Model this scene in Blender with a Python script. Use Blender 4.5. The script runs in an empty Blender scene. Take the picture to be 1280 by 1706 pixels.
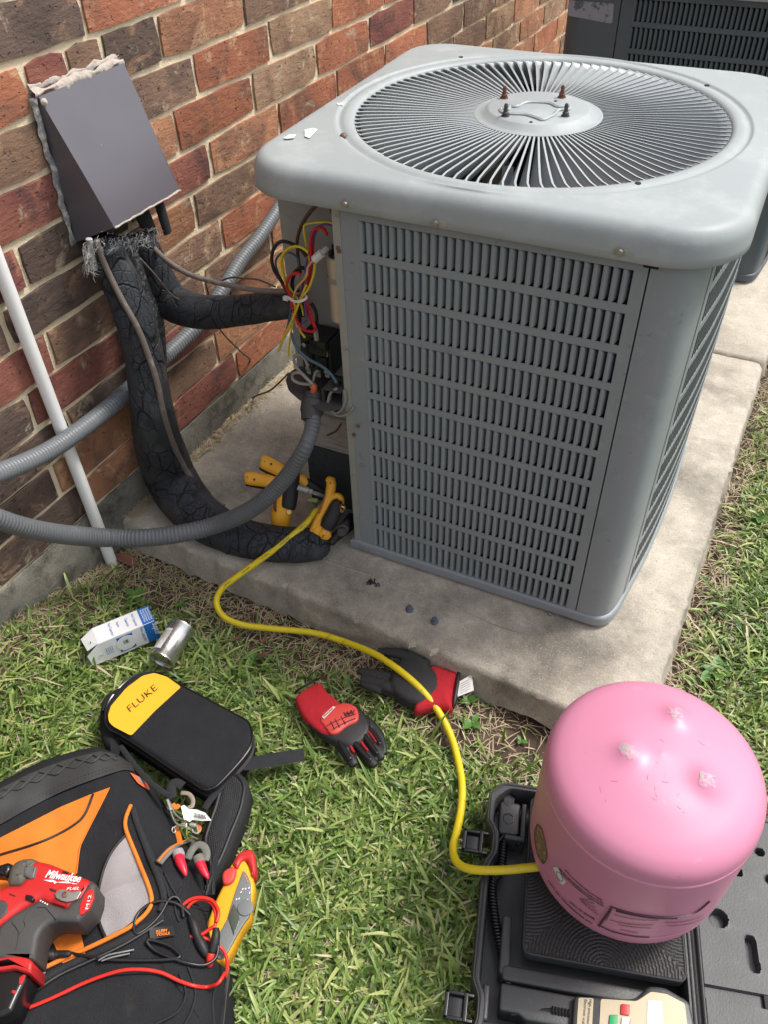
import bpy, bmesh, math, random
import numpy as np
from mathutils import Vector, Matrix, noise
from mathutils.geometry import tessellate_polygon
random.seed(7); NR = np.random.default_rng(11)
SC = bpy.context.scene
COL = SC.collection
# ---------------------------------------------------------------- camera
RM = ((0.904246617457941, -0.2781207092145455, 0.32401686055183976),
      (0.4262558986333805, 0.633007558602708, -0.6462254557289495),
      (-0.02537643978420584, 0.7224612805250101, 0.6909455365266072))
CAM = Vector((0.5723, -1.0216, 1.2266)); FPX = 1351.066
R3 = Matrix(RM)
cd = bpy.data.cameras.new('camera'); cam = bpy.data.objects.new('camera', cd); COL.objects.link(cam)
cam.matrix_world = Matrix.Translation(CAM) @ R3.to_4x4()
cd.sensor_fit = 'VERTICAL'; cd.sensor_height = 36.0; cd.lens = 36.0 * FPX / 1706.0
cd.clip_start = 0.02; cd.clip_end = 400.0
SC.camera = cam
# ---------------------------------------------------------------- world, sun, exposure
w = bpy.data.worlds.new('World'); SC.world = w; w.use_nodes = True
nt = w.node_tree; bg = nt.nodes['Background']
sky = nt.nodes.new('ShaderNodeTexSky'); sky.sky_type = 'NISHITA'; sky.sun_disc = False
SUN_EL = math.radians(58); SUN_AZ = math.atan2(0.62, 0.55)      # direction to the sun: x 0.62, y 0.55
sky.sun_elevation = SUN_EL; sky.sun_rotation = SUN_AZ
sky.air_density = 1.3; sky.dust_density = 4.0; sky.ozone_density = 1.0
hs_ = nt.nodes.new('ShaderNodeHueSaturation'); hs_.inputs['Saturation'].default_value = 0.4      # hazy, nearly white sky
nt.links.new(sky.outputs[0], hs_.inputs['Color']); nt.links.new(hs_.outputs[0], bg.inputs[0]); bg.inputs[1].default_value = 0.15
ld = bpy.data.lights.new('sun', 'SUN'); ld.energy = 1.9; ld.angle = math.radians(11); ld.color = (1.0, 0.955, 0.89)
sun = bpy.data.objects.new('sun', ld); COL.objects.link(sun)
sd = Vector((math.sin(SUN_AZ) * math.cos(SUN_EL), math.cos(SUN_AZ) * math.cos(SUN_EL), math.sin(SUN_EL)))
sun.rotation_euler = sd.to_track_quat('Z', 'Y').to_euler(); sun.location = sd * 6
SC.view_settings.view_transform = 'Standard'; SC.view_settings.look = 'None'
SC.view_settings.exposure = 0.52; SC.view_settings.gamma = 1.0; SC.view_settings.use_curve_mapping = False
SC.cycles.max_bounces = 7; SC.cycles.diffuse_bounces = 4
# ---------------------------------------------------------------- finding places: a sight line met with a real plane
def ray(u, v): return R3 @ Vector(((u - 640) / FPX, -(v - 853) / FPX, -1.0))
def at(u, v, z=None, y=None, x=None, d=None):
    r = ray(u, v)
    if z is not None: return CAM + r * ((z - CAM.z) / r.z)
    if y is not None: return CAM + r * ((y - CAM.y) / r.y)
    if x is not None: return CAM + r * ((x - CAM.x) / r.x)
    return CAM + r * d
def depth(p): return (R3.transposed() @ (Vector(p) - CAM)).z * -1
WX, WT = -0.5233, 0.04701            # wall face x = WX + WT*y
def wall(u, v, off=0.0):
    r = ray(u, v); t = (WX + off + WT * CAM.y - CAM.x) / (r.x - WT * r.y); return CAM + r * t
GZ = -0.085                           # ground level; the pad top is z = 0
# ---------------------------------------------------------------- objects
WL = {}
def empty(name, loc, label, cat, group=None):
    o = bpy.data.objects.new(name, None); COL.objects.link(o); o.location = loc; o.empty_display_size = .03
    o['label'] = label; o['category'] = cat
    if group: o['group'] = group
    WL[o] = Vector(loc); return o
def tag(o, label, cat, group=None):
    o['label'] = label; o['category'] = cat
    if group: o['group'] = group
    return o
def link(name, me, loc, parent=None):
    o = bpy.data.objects.new(name, me); COL.objects.link(o)
    loc = Vector(loc); WL[o] = loc
    if parent is not None: o.parent = parent; o.location = loc - WL[parent]
    else: o.location = loc
    return o
def fin(me, mat, smooth=40):
    if mat is not None: me.materials.append(mat)
    if smooth:
        me.shade_smooth()
        if smooth < 180: me.set_sharp_from_angle(angle=math.radians(smooth))
    return me
class MB:
    def __init__(s): s.v = []; s.f = []
    def add(s, vs, fs):
        n = len(s.v); s.v += [tuple(a) for a in vs]; s.f += [tuple(i + n for i in f) for f in fs]; return s
    def box(s, c, sz, M=None):
        x, y, z = sz[0] / 2, sz[1] / 2, sz[2] / 2
        vs = [Vector((a * x, b * y, e * z)) for a in (-1, 1) for b in (-1, 1) for e in (-1, 1)]
        if M is not None: vs = [M @ p for p in vs]
        c = Vector(c); vs = [p + c for p in vs]
        return s.add(vs, [(0, 1, 3, 2), (4, 6, 7, 5), (0, 4, 5, 1), (2, 3, 7, 6), (0, 2, 6, 4), (1, 5, 7, 3)])
    def box2(s, a, b): return s.box([(a[i] + b[i]) / 2 for i in range(3)], [abs(b[i] - a[i]) for i in range(3)])
    def mesh(s, name, org=(0, 0, 0)):
        me = bpy.data.meshes.new(name); o = Vector(org)
        me.from_pydata([tuple(Vector(p) - o) for p in s.v], [], s.f); me.update(); return me
    def build(s, name, mat, parent=None, org=None, smooth=40, recalc=False):
        if org is None: org = WL[parent] if parent is not None else (s.v[0] if s.v else (0, 0, 0))
        me = s.mesh(name, org)
        if recalc: fixn(me)
        fin(me, mat, smooth); return link(name, me, org, parent)
def fixn(me):
    bm = bmesh.new(); bm.from_mesh(me); bmesh.ops.recalc_face_normals(bm, faces=bm.faces); bm.to_mesh(me); bm.free()
def catmull(pts, n=6, closed=False, lin=()):
    pts = [tuple(p) for p in pts]; N = len(pts); out = []
    P = np.array(pts, float)
    rng = range(N) if closed else range(N - 1)
    for i in rng:
        if closed: a, b, c, d = P[(i - 1) % N], P[i], P[(i + 1) % N], P[(i + 2) % N]
        else: a, b, c, d = P[max(i - 1, 0)], P[i], P[i + 1], P[min(i + 2, N - 1)]
        for k in range(n):
            t = k / n
            out.append(.5 * ((2 * b) + (c - a) * t + (2 * a - 5 * b + 4 * c - d) * t * t + (3 * b - a - 3 * c + d) * t ** 3))
    if not closed: out.append(P[-1])
    return out
def resample(P, step):
    P = np.array(P, float); L = np.r_[0, np.cumsum(np.linalg.norm(np.diff(P[:, :3], axis=0), axis=1))]
    n = max(2, int(L[-1] / step)); t = np.linspace(0, L[-1], n + 1)
    return np.array([np.interp(t, L, P[:, j]) for j in range(P.shape[1])]).T, t
def tube(mb, pts, r, seg=10, cap=True, flat=1.0, up=None, smooth=5, jit=None):
    """pts: list of points (3) or points with own radius (4)"""
    Q = [tuple(p) if len(p) == 4 else tuple(p) + (r,) for p in pts]
    P = np.array(catmull(Q, smooth) if smooth else Q, float)
    X = [Vector(p[:3]) for p in P]; n = len(X); rings = []
    T = [(X[min(i + 1, n - 1)] - X[max(i - 1, 0)]).normalized() for i in range(n)]
    u = Vector(up) if up is not None else Vector((0, 0, 1))
    if abs(T[0].dot(u)) > .9 and up is None: u = Vector((1, 0, 0))
    nrm = (u - T[0] * u.dot(T[0])).normalized(); vs = []; fs = []
    for i in range(n):
        if up is not None: nrm = (u - T[i] * u.dot(T[i])).normalized()
        else: nrm = (nrm - T[i] * nrm.dot(T[i])).normalized()
        b = T[i].cross(nrm)
        for k in range(seg):
            a = 2 * math.pi * k / seg; rr = P[i][3]
            if jit: rr *= jit(i, k, a, X[i])
            vs.append(X[i] + (nrm * math.cos(a) * flat + b * math.sin(a)) * rr)
    for i in range(n - 1):
        for k in range(seg):
            a = i * seg + k; b = i * seg + (k + 1) % seg
            fs.append((a, b, b + seg, a + seg))
    if cap:
        fs.append(tuple(range(seg - 1, -1, -1))); fs.append(tuple((n - 1) * seg + k for k in range(seg)))
    return mb.add(vs, fs)
def T1(name, pts, r, mat, parent=None, **k):
    mb = MB(); tube(mb, pts, r, **k)
    return mb.build(name, mat, parent, smooth=60)
def lathe(mb, c, prof, seg=32, axis=(0, 0, 1), cap=True):
    c = Vector(c); ax = Vector(axis).normalized(); u = ax.orthogonal().normalized(); b = ax.cross(u); vs = []; fs = []
    for rr, z in prof:
        for k in range(seg):
            a = 2 * math.pi * k / seg; vs.append(c + ax * z + (u * math.cos(a) + b * math.sin(a)) * max(rr, 1e-5))
    for i in range(len(prof) - 1):
        for k in range(seg):
            a = i * seg + k; q = i * seg + (k + 1) % seg; fs.append((a, q, q + seg, a + seg))
    if cap: fs.append(tuple(range(seg - 1, -1, -1))); fs.append(tuple((len(prof) - 1) * seg + k for k in range(seg)))
    return mb.add(vs, fs)
def rnd(poly, r, n=4):
    """round the corners of a 2-D polygon"""
    out = []; N = len(poly)
    for i in range(N):
        p = np.array(poly[i][:2], float); a = np.array(poly[i - 1][:2], float) - p; b = np.array(poly[(i + 1) % N][:2], float) - p
        la, lb = np.linalg.norm(a), np.linalg.norm(b); q = min(r, la * .45, lb * .45)
        s, e = p + a / la * q, p + b / lb * q
        for k in range(n + 1):
            t = k / n; out.append(tuple((1 - t) ** 2 * s + 2 * t * (1 - t) * p + t * t * e))
    return out
def inset(poly, d):
    N = len(poly); P = np.array([p[:2] for p in poly], float); out = []
    ar = sum(P[i][0] * P[(i + 1) % N][1] - P[(i + 1) % N][0] * P[i][1] for i in range(N)); sg = 1 if ar > 0 else -1
    for i in range(N):
        t = P[(i + 1) % N] - P[i - 1]; t = t / (np.linalg.norm(t) + 1e-9); out.append(tuple(P[i] + sg * d * np.array((-t[1], t[0]))))
    return out
def slab(mb, poly, z0, z1, bev=.003, F=None, seg=3, bot=True, dome=0.0):
    """polygon (2-D, in frame F's xy) as a body from z0 to z1 with a rounded upper edge"""
    N = len(poly); ar = sum(poly[i][0] * poly[(i + 1) % N][1] - poly[(i + 1) % N][0] * poly[i][1] for i in range(N))
    if ar < 0: poly = poly[::-1]
    rings = [(inset(poly, bev * .5) if bot else poly, z0), (poly, z0 + (bev * .5 if bot else 0))]
    for k in range(seg + 1):
        a = math.pi / 2 * k / seg; rings.append((inset(poly, bev * (1 - math.cos(a))), z1 - bev + bev * math.sin(a)))
    if dome:
        c = np.mean(np.array([p[:2] for p in poly]), axis=0); q = rings[-1][0]
        for s_, h in ((.75, .5), (.45, .85), (.15, 1.0)): rings.append(([tuple(c + (np.array(p) - c) * s_) for p in q], z1 + dome * h))
    vs = [Vector((p[0], p[1], z)) for q, z in rings for p in q]
    if F is not None: vs = [F @ p for p in vs]
    fs = []
    for i in range(len(rings) - 1):
        for k in range(N): a = i * N + k; b = i * N + (k + 1) % N; fs.append((a, b, b + N, a + N))
    for ri, flip in ((0, True), (len(rings) - 1, False)):
        q = [Vector((p[0], p[1], 0)) for p in rings[ri][0]]
        for t in tessellate_polygon([q]):
            a, b, c = t; ar_ = (q[b] - q[a]).cross(q[c] - q[a]).z
            if (ar_ > 0) == flip: a, b, c = a, c, b
            if abs(ar_) > 1e-12: fs.append((ri * N + a, ri * N + b, ri * N + c))
    return mb.add(vs, fs)
def SL(name, poly, z0, z1, mat, parent=None, bev=.003, F=None, **k):
    mb = MB(); slab(mb, poly, z0, z1, bev, F, **k); return mb.build(name, mat, parent, smooth=50)
def frame(o, x, y=None, z=None):
    x = Vector(x).normalized()
    if z is None: y = Vector(y); z = x.cross(y).normalized()
    else: z = Vector(z).normalized()
    y = z.cross(x).normalized(); x = y.cross(z)
    return Matrix(((x.x, y.x, z.x, o[0]), (x.y, y.y, z.y, o[1]), (x.z, y.z, z.z, o[2]), (0, 0, 0, 1)))
def pxpoly(pts, z, off=(0, 0), s=1.0, r=0, n=3):
    """outline on the level z, read through the sight lines"""
    Q = [at(off[0] + u / s, off[1] + v / s, z=z) for u, v in pts]; q = [(p.x, p.y) for p in Q]
    return rnd(q, r, n) if r else q
def patch(name, pts, fn, mat, parent=None, cuts=3, kind=None, smooth=60):
    """flat outline, finely divided, laid on a surface given by fn(a,b)"""
    bm = bmesh.new(); vs = [bm.verts.new((p[0], p[1], 0)) for p in pts]; bm.faces.new(vs)
    bmesh.ops.triangulate(bm, faces=bm.faces[:])
    for _ in range(cuts):
        bmesh.ops.subdivide_edges(bm, edges=bm.edges[:], cuts=1, use_grid_fill=True)
    bm.verts.ensure_lookup_table()
    V = [fn(v.co.x, v.co.y) for v in bm.verts]; Fs = [[v.index for v in f.verts] for f in bm.faces]; bm.free()
    n = sum(((V[f[1]] - V[f[0]]).cross(V[f[2]] - V[f[0]]) for f in Fs), Vector())
    if n.dot(CAM - V[0]) < 0: Fs = [f[::-1] for f in Fs]
    mb = MB(); mb.add(V, Fs); return mb.build(name, mat, parent, smooth=smooth)
def text(name, s, o, x, y, size, mat, parent=None, extrude=.0002, bend=None, shear=0.0, sx=1.0, lift=.0006, bold=0.0):
    """lettering; o = left end of the base line, x = reading direction, y = up direction of the letters"""
    c = bpy.data.curves.new(name, 'FONT'); c.body = s; c.size = size; c.extrude = extrude; c.shear = shear; c.offset = bold
    c.resolution_u = 3
    t = bpy.data.objects.new(name, c); COL.objects.link(t)
    dg = bpy.context.evaluated_depsgraph_get(); me = bpy.data.meshes.new_from_object(t.evaluated_get(dg))
    bpy.data.objects.remove(t); F = frame(o, x, y)
    org = WL[parent] if parent is not None else Vector(o)
    for v in me.vertices:
        p = Vector((v.co.x * sx, v.co.y, v.co.z + lift)); q = bend(p) if bend else F @ p
        v.co = q - org
    me.materials.clear(); me.materials.append(mat); me.name = name
    return link(name, me, org, parent)
def fuse(mb, name, mat, parent, voxel=.002, sm=6, org=None, smooth=180, disp=None):
    me = mb.mesh(name, (0, 0, 0)); fixn(me); t = bpy.data.objects.new(name, me); COL.objects.link(t)
    m = t.modifiers.new('r', 'REMESH'); m.mode = 'VOXEL'; m.voxel_size = voxel
    if sm: q = t.modifiers.new('s', 'SMOOTH'); q.iterations = sm; q.factor = .5
    dg = bpy.context.evaluated_depsgraph_get(); me2 = bpy.data.meshes.new_from_object(t.evaluated_get(dg)); bpy.data.objects.remove(t)
    org = WL[parent] if parent is not None else Vector(org)
    for v in me2.vertices:
        c = v.co.copy()
        if disp: c = disp(c)
        v.co = c - org
    me2.materials.clear(); me2.name = name; fin(me2, mat, smooth)
    return link(name, me2, org, parent)
# ---------------------------------------------------------------- materials
def mat(name, col, rough=.5, metal=0.0, var=.12, vs=12.0, bump=.0, bs=150.0, col2=None, c2=(.55, .7), c2s=25.0, spec=.5,
        rvar=0.0, stretch=None, coat=0.0, obj=0.0, rand=0.0, sp=None, sp2=None):
    m = bpy.data.materials.new(name); m.use_nodes = True; n = m.node_tree; N = n.nodes; L = n.links; b = N['Principled BSDF']
    tc = N.new('ShaderNodeTexCoord'); vec = tc.outputs['Object']
    if stretch:
        mp = N.new('ShaderNodeMapping'); mp.inputs['Scale'].default_value = stretch; L.new(vec, mp.inputs[0]); vec = mp.outputs[0]
    def nz(sc, det=4.0, ro=.55):
        t = N.new('ShaderNodeTexNoise'); t.inputs['Scale'].default_value = sc; t.inputs['Detail'].default_value = det
        t.inputs['Roughness'].default_value = ro; L.new(vec, t.inputs['Vector']); return t.outputs['Fac']
    c = (*col, 1)
    hs = N.new('ShaderNodeMix'); hs.data_type = 'RGBA'; hs.inputs[6].default_value = tuple(max(0, x * (1 - var)) for x in col) + (1,)
    hs.inputs[7].default_value = tuple(min(1, x * (1 + var)) for x in col) + (1,)
    L.new(nz(vs), hs.inputs[0]); out = hs.outputs[2]
    if col2 is not None:
        rp = N.new('ShaderNodeMapRange'); rp.inputs[1].default_value = c2[0]; rp.inputs[2].default_value = c2[1]
        L.new(nz(c2s, 6, .65), rp.inputs[0]); mx = N.new('ShaderNodeMix'); mx.data_type = 'RGBA'
        L.new(rp.outputs[0], mx.inputs[0]); L.new(out, mx.inputs[6]); mx.inputs[7].default_value = (*col2, 1); out = mx.outputs[2]
    for s_ in (sp, sp2):
        if s_ is None: continue
        rp = N.new('ShaderNodeMapRange'); rp.inputs[1].default_value = s_[1]; rp.inputs[2].default_value = s_[2]; rp.inputs[4].default_value = s_[4]
        L.new(nz(s_[3], 7, .7), rp.inputs[0]); mx = N.new('ShaderNodeMix'); mx.data_type = 'RGBA'
        L.new(rp.outputs[0], mx.inputs[0]); L.new(out, mx.inputs[6]); mx.inputs[7].default_value = (*s_[0], 1); out = mx.outputs[2]
    if rand:
        oi = N.new('ShaderNodeObjectInfo'); mr = N.new('ShaderNodeMapRange'); mr.inputs[3].default_value = 1 - rand; mr.inputs[4].default_value = 1 + rand
        L.new(oi.outputs['Random'], mr.inputs[0]); mu = N.new('ShaderNodeVectorMath'); mu.operation = 'SCALE'
        L.new(out, mu.inputs[0]); L.new(mr.outputs[0], mu.inputs['Scale']); out = mu.outputs[0]
    L.new(out, b.inputs['Base Color']); b.inputs['Roughness'].default_value = rough; b.inputs['Metallic'].default_value = metal
    b.inputs['Specular IOR Level'].default_value = spec; b.inputs['Coat Weight'].default_value = coat
    if rvar:
        mr = N.new('ShaderNodeMapRange'); mr.inputs[3].default_value = max(.02, rough - rvar); mr.inputs[4].default_value = min(1, rough + rvar)
        L.new(nz(vs * 3), mr.inputs[0]); L.new(mr.outputs[0], b.inputs['Roughness'])
    if bump:
        bp = N.new('ShaderNodeBump'); bp.inputs['Strength'].default_value = bump; bp.inputs['Distance'].default_value = .002
        L.new(nz(bs, 3), bp.inputs['Height']); L.new(bp.outputs[0], b.inputs['Normal'])
    return m
# ---- bricks: fired clay with flashing, drag marks and pits
def brick_mat(name, a, b_, c_, dark):
    m = bpy.data.materials.new(name); m.use_nodes = True; n = m.node_tree; N = n.nodes; L = n.links; b = N['Principled BSDF']
    tc = N.new('ShaderNodeTexCoord'); oi = N.new('ShaderNodeObjectInfo')
    sc = N.new('ShaderNodeMath'); sc.operation = 'MULTIPLY'; sc.inputs[1].default_value = 37.0; L.new(oi.outputs['Random'], sc.inputs[0])
    ad = N.new('ShaderNodeVectorMath'); L.new(tc.outputs['Object'], ad.inputs[0]); L.new(sc.outputs[0], ad.inputs[1])
    def nz(s, det=5, ro=.6, vec=None, dist=0.0):
        t = N.new('ShaderNodeTexNoise'); t.inputs['Scale'].default_value = s; t.inputs['Detail'].default_value = det; t.inputs['Roughness'].default_value = ro
        t.inputs['Distortion'].default_value = dist; L.new(vec if vec is not None else ad.outputs[0], t.inputs['Vector']); return t.outputs['Fac']
    def mr(x, a0, a1, o0=0.0, o1=1.0):
        q = N.new('ShaderNodeMapRange'); q.inputs[1].default_value = a0; q.inputs[2].default_value = a1; q.inputs[3].default_value = o0; q.inputs[4].default_value = o1; L.new(x, q.inputs[0]); return q.outputs[0]
    def mix(f, p, q):
        x = N.new('ShaderNodeMix'); x.data_type = 'RGBA'; L.new(f, x.inputs[0])
        for s_, v in ((6, p), (7, q)):
            if isinstance(v, tuple): x.inputs[s_].default_value = (*v, 1)
            else: L.new(v, x.inputs[s_])
        return x.outputs[2]
    c = mix(mr(nz(9, 3, .5), .35, .65), a, b_)
    c = mix(mr(nz(13, 6, .7, dist=1.2), .56, .66), c, c_)
    c = mix(mr(nz(9, 5, .6, dist=1.0), .50, .66, 0, .85), c, dark)
    mp = N.new('ShaderNodeMapping'); mp.inputs['Rotation'].default_value = (.35, 0, 0); mp.inputs['Scale'].default_value = (1, .55, 1.7); L.new(ad.outputs[0], mp.inputs[0])
    c = mix(mr(nz(60, 6, .75, mp.outputs[0]), .62, .74, 0, .55), c, (.62, .47, .34))
    c = mix(mr(nz(120, 2, .5), .66, .72, 0, .6), c, (.04, .028, .024))
    c = mix(mr(nz(15, 7, .72, dist=.4), .60, .68, 0, .55), c, (.55, .46, .34))
    vv = N.new('ShaderNodeVectorMath'); vv.operation = 'SCALE'; L.new(c, vv.inputs[0])
    L.new(mr(oi.outputs['Random'], 0, 1, .82, 1.15), vv.inputs['Scale']); L.new(vv.outputs[0], b.inputs['Base Color'])
    b.inputs['Roughness'].default_value = .86; b.inputs['Specular IOR Level'].default_value = .25
    bp = N.new('ShaderNodeBump'); bp.inputs['Strength'].default_value = .85; bp.inputs['Distance'].default_value = .0030
    am = N.new('ShaderNodeMath'); am.operation = 'ADD'; L.new(nz(42, 8, .7), am.inputs[0]); L.new(nz(70, 4, .6, mp.outputs[0]), am.inputs[1])
    am2 = N.new('ShaderNodeMath'); am2.operation = 'SUBTRACT'; L.new(am.outputs[0], am2.inputs[0]); L.new(mr(nz(120, 2, .5), .64, .72, 0, .8), am2.inputs[1])
    L.new(am2.outputs[0], bp.inputs['Height']); L.new(bp.outputs[0], b.inputs['Normal'])
    return m
BRK = {
 'r': brick_mat('brick_red', (.42, .165, .092), (.33, .125, .074), (.52, .29, .165), (.19, .10, .07)),
 'o': brick_mat('brick_orange_brown', (.43, .215, .118), (.34, .16, .095), (.58, .36, .21), (.19, .105, .072)),
 'b': brick_mat('brick_brown', (.27, .165, .11), (.20, .125, .088), (.44, .28, .18), (.12, .08, .065)),
 'd': brick_mat('brick_dark', (.145, .10, .08), (.108, .078, .066), (.30, .18, .115), (.07, .054, .048)),
 'p': brick_mat('brick_plum', (.29, .115, .082), (.19, .07, .06), (.33, .15, .10), (.11, .055, .052)),
 't': brick_mat('brick_tan', (.40, .26, .165), (.27, .165, .105), (.55, .40, .27), (.16, .10, .075))}
def concrete(name, base, speck=.5, stain=(.16, .15, .13), st=(.5, .72), moss=False):
    m = bpy.data.materials.new(name); m.use_nodes = True; n = m.node_tree; N = n.nodes; L = n.links; b = N['Principled BSDF']
    tc = N.new('ShaderNodeTexCoord')
    def nz(s, det=5, ro=.6):
        t = N.new('ShaderNodeTexNoise'); t.inputs['Scale'].default_value = s; t.inputs['Detail'].default_value = det; t.inputs['Roughness'].default_value = ro; L.new(tc.outputs['Object'], t.inputs['Vector']); return t.outputs['Fac']
    def mr(x, a0, a1, o0=0.0, o1=1.0):
        q = N.new('ShaderNodeMapRange'); q.inputs[1].default_value = a0; q.inputs[2].default_value = a1; q.inputs[3].default_value = o0; q.inputs[4].default_value = o1; L.new(x, q.inputs[0]); return q.outputs[0]
    def mix(f, p, q):
        x = N.new('ShaderNodeMix'); x.data_type = 'RGBA'; L.new(f, x.inputs[0])
        for s_, v in ((6, p), (7, q)):
            if isinstance(v, tuple): x.inputs[s_].default_value = (*v, 1)
            else: L.new(v, x.inputs[s_])
        return x.outputs[2]
    c = mix(mr(nz(6, 4), .3, .7), tuple(x * .82 for x in base), tuple(x * 1.12 for x in base))
    c = mix(mr(nz(15, 9, .72), .40, .56, .32, 0), c, tuple(x * .66 for x in base))
    c = mix(mr(nz(34, 8, .7), .52, .66, 0, .5), c, tuple(min(1, x * 1.35) for x in base))
    c = mix(mr(nz(3.2, 8, .68), st[0], st[1], 0, .8), c, stain)
    vo = N.new('ShaderNodeTexVoronoi'); vo.inputs['Scale'].default_value = 260; L.new(tc.outputs['Object'], vo.inputs['Vector'])
    c = mix(mr(vo.outputs['Distance'], .12, .26, speck, 0), c, (.62, .57, .49))
    v2 = N.new('ShaderNodeTexVoronoi'); v2.inputs['Scale'].default_value = 330; L.new(tc.outputs['Object'], v2.inputs['Vector'])
    c = mix(mr(v2.outputs['Distance'], .10, .24, speck * .9, 0), c, (.10, .09, .075))
    c = mix(mr(nz(240, 2), .58, .70, 0, .5), c, (.12, .11, .095))
    if moss: c = mix(mr(nz(11, 6, .7), .5, .62, 0, .7), c, (.05, .05, .032))
    L.new(c, b.inputs['Base Color']); b.inputs['Roughness'].default_value = .9; b.inputs['Specular IOR Level'].default_value = .25
    bp = N.new('ShaderNodeBump'); bp.inputs['Strength'].default_value = .8; bp.inputs['Distance'].default_value = .0025
    am = N.new('ShaderNodeMath'); am.operation = 'ADD'; L.new(nz(150, 5, .7), am.inputs[0]); L.new(nz(28, 4), am.inputs[1])
    L.new(am.outputs[0], bp.inputs['Height']); L.new(bp.outputs[0], b.inputs['Normal']); return m
M_PAD = concrete('pad_concrete', (.50, .45, .375), .62, (.12, .112, .095), (.46, .66))
M_PAD2 = concrete('pad_concrete_far', (.52, .47, .39), .6, (.16, .15, .125), (.56, .75))
M_FOOT = concrete('foundation_concrete', (.27, .255, .215), .4, (.10, .095, .08), (.42, .65), moss=True)
M_MORT = mat('mortar', (.76, .65, .46), .95, var=.16, vs=30, bump=1.0, bs=170, col2=(.40, .33, .23), c2=(.58, .78), c2s=18, spec=.2)
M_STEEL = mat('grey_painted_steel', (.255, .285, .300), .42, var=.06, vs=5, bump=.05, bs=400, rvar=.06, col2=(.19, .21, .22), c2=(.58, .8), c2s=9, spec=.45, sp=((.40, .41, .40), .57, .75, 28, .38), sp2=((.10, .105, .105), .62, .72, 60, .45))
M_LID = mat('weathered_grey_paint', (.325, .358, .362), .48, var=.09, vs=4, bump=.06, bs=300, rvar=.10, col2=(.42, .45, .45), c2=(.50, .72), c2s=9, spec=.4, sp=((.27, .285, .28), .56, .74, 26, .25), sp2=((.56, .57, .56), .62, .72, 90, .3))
M_VANE = mat('vane_grey_paint', (.36, .39, .40), .40, var=.08, vs=8, col2=(.46, .48, .47), c2=(.6, .75), c2s=120, spec=.5)
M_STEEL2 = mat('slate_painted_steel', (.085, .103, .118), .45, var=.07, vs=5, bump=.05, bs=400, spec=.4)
M_GALV = mat('galvanised_post', (.36, .37, .34), .5, .25, var=.14, vs=30, col2=(.24, .23, .19), c2=(.6, .75), c2s=40)
M_INNER = mat('inner_panel_grey', (.30, .31, .295), .6, var=.08, vs=8, col2=(.22, .22, .2), c2=(.6, .8), c2s=22)
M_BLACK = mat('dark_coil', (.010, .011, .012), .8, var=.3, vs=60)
M_DARKPAN = mat('grimy_shaded_panel', (.035, .045, .052), .5, var=.3, vs=14, col2=(.012, .012, .012), c2=(.55, .65), c2s=90)  # blue-black holds both grime and the shade low in the open corner
M_SCREW = mat('rusty_screw', (.22, .13, .09), .6, .6, var=.3, vs=200, bump=.3, bs=500)
M_ZINC = mat('zinc_screw', (.42, .42, .40), .4, .8, var=.2, vs=200)
M_RUST = mat('rust_bolt', (.17, .07, .045), .85, .3, var=.35, vs=250, bump=.5, bs=500)
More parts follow.
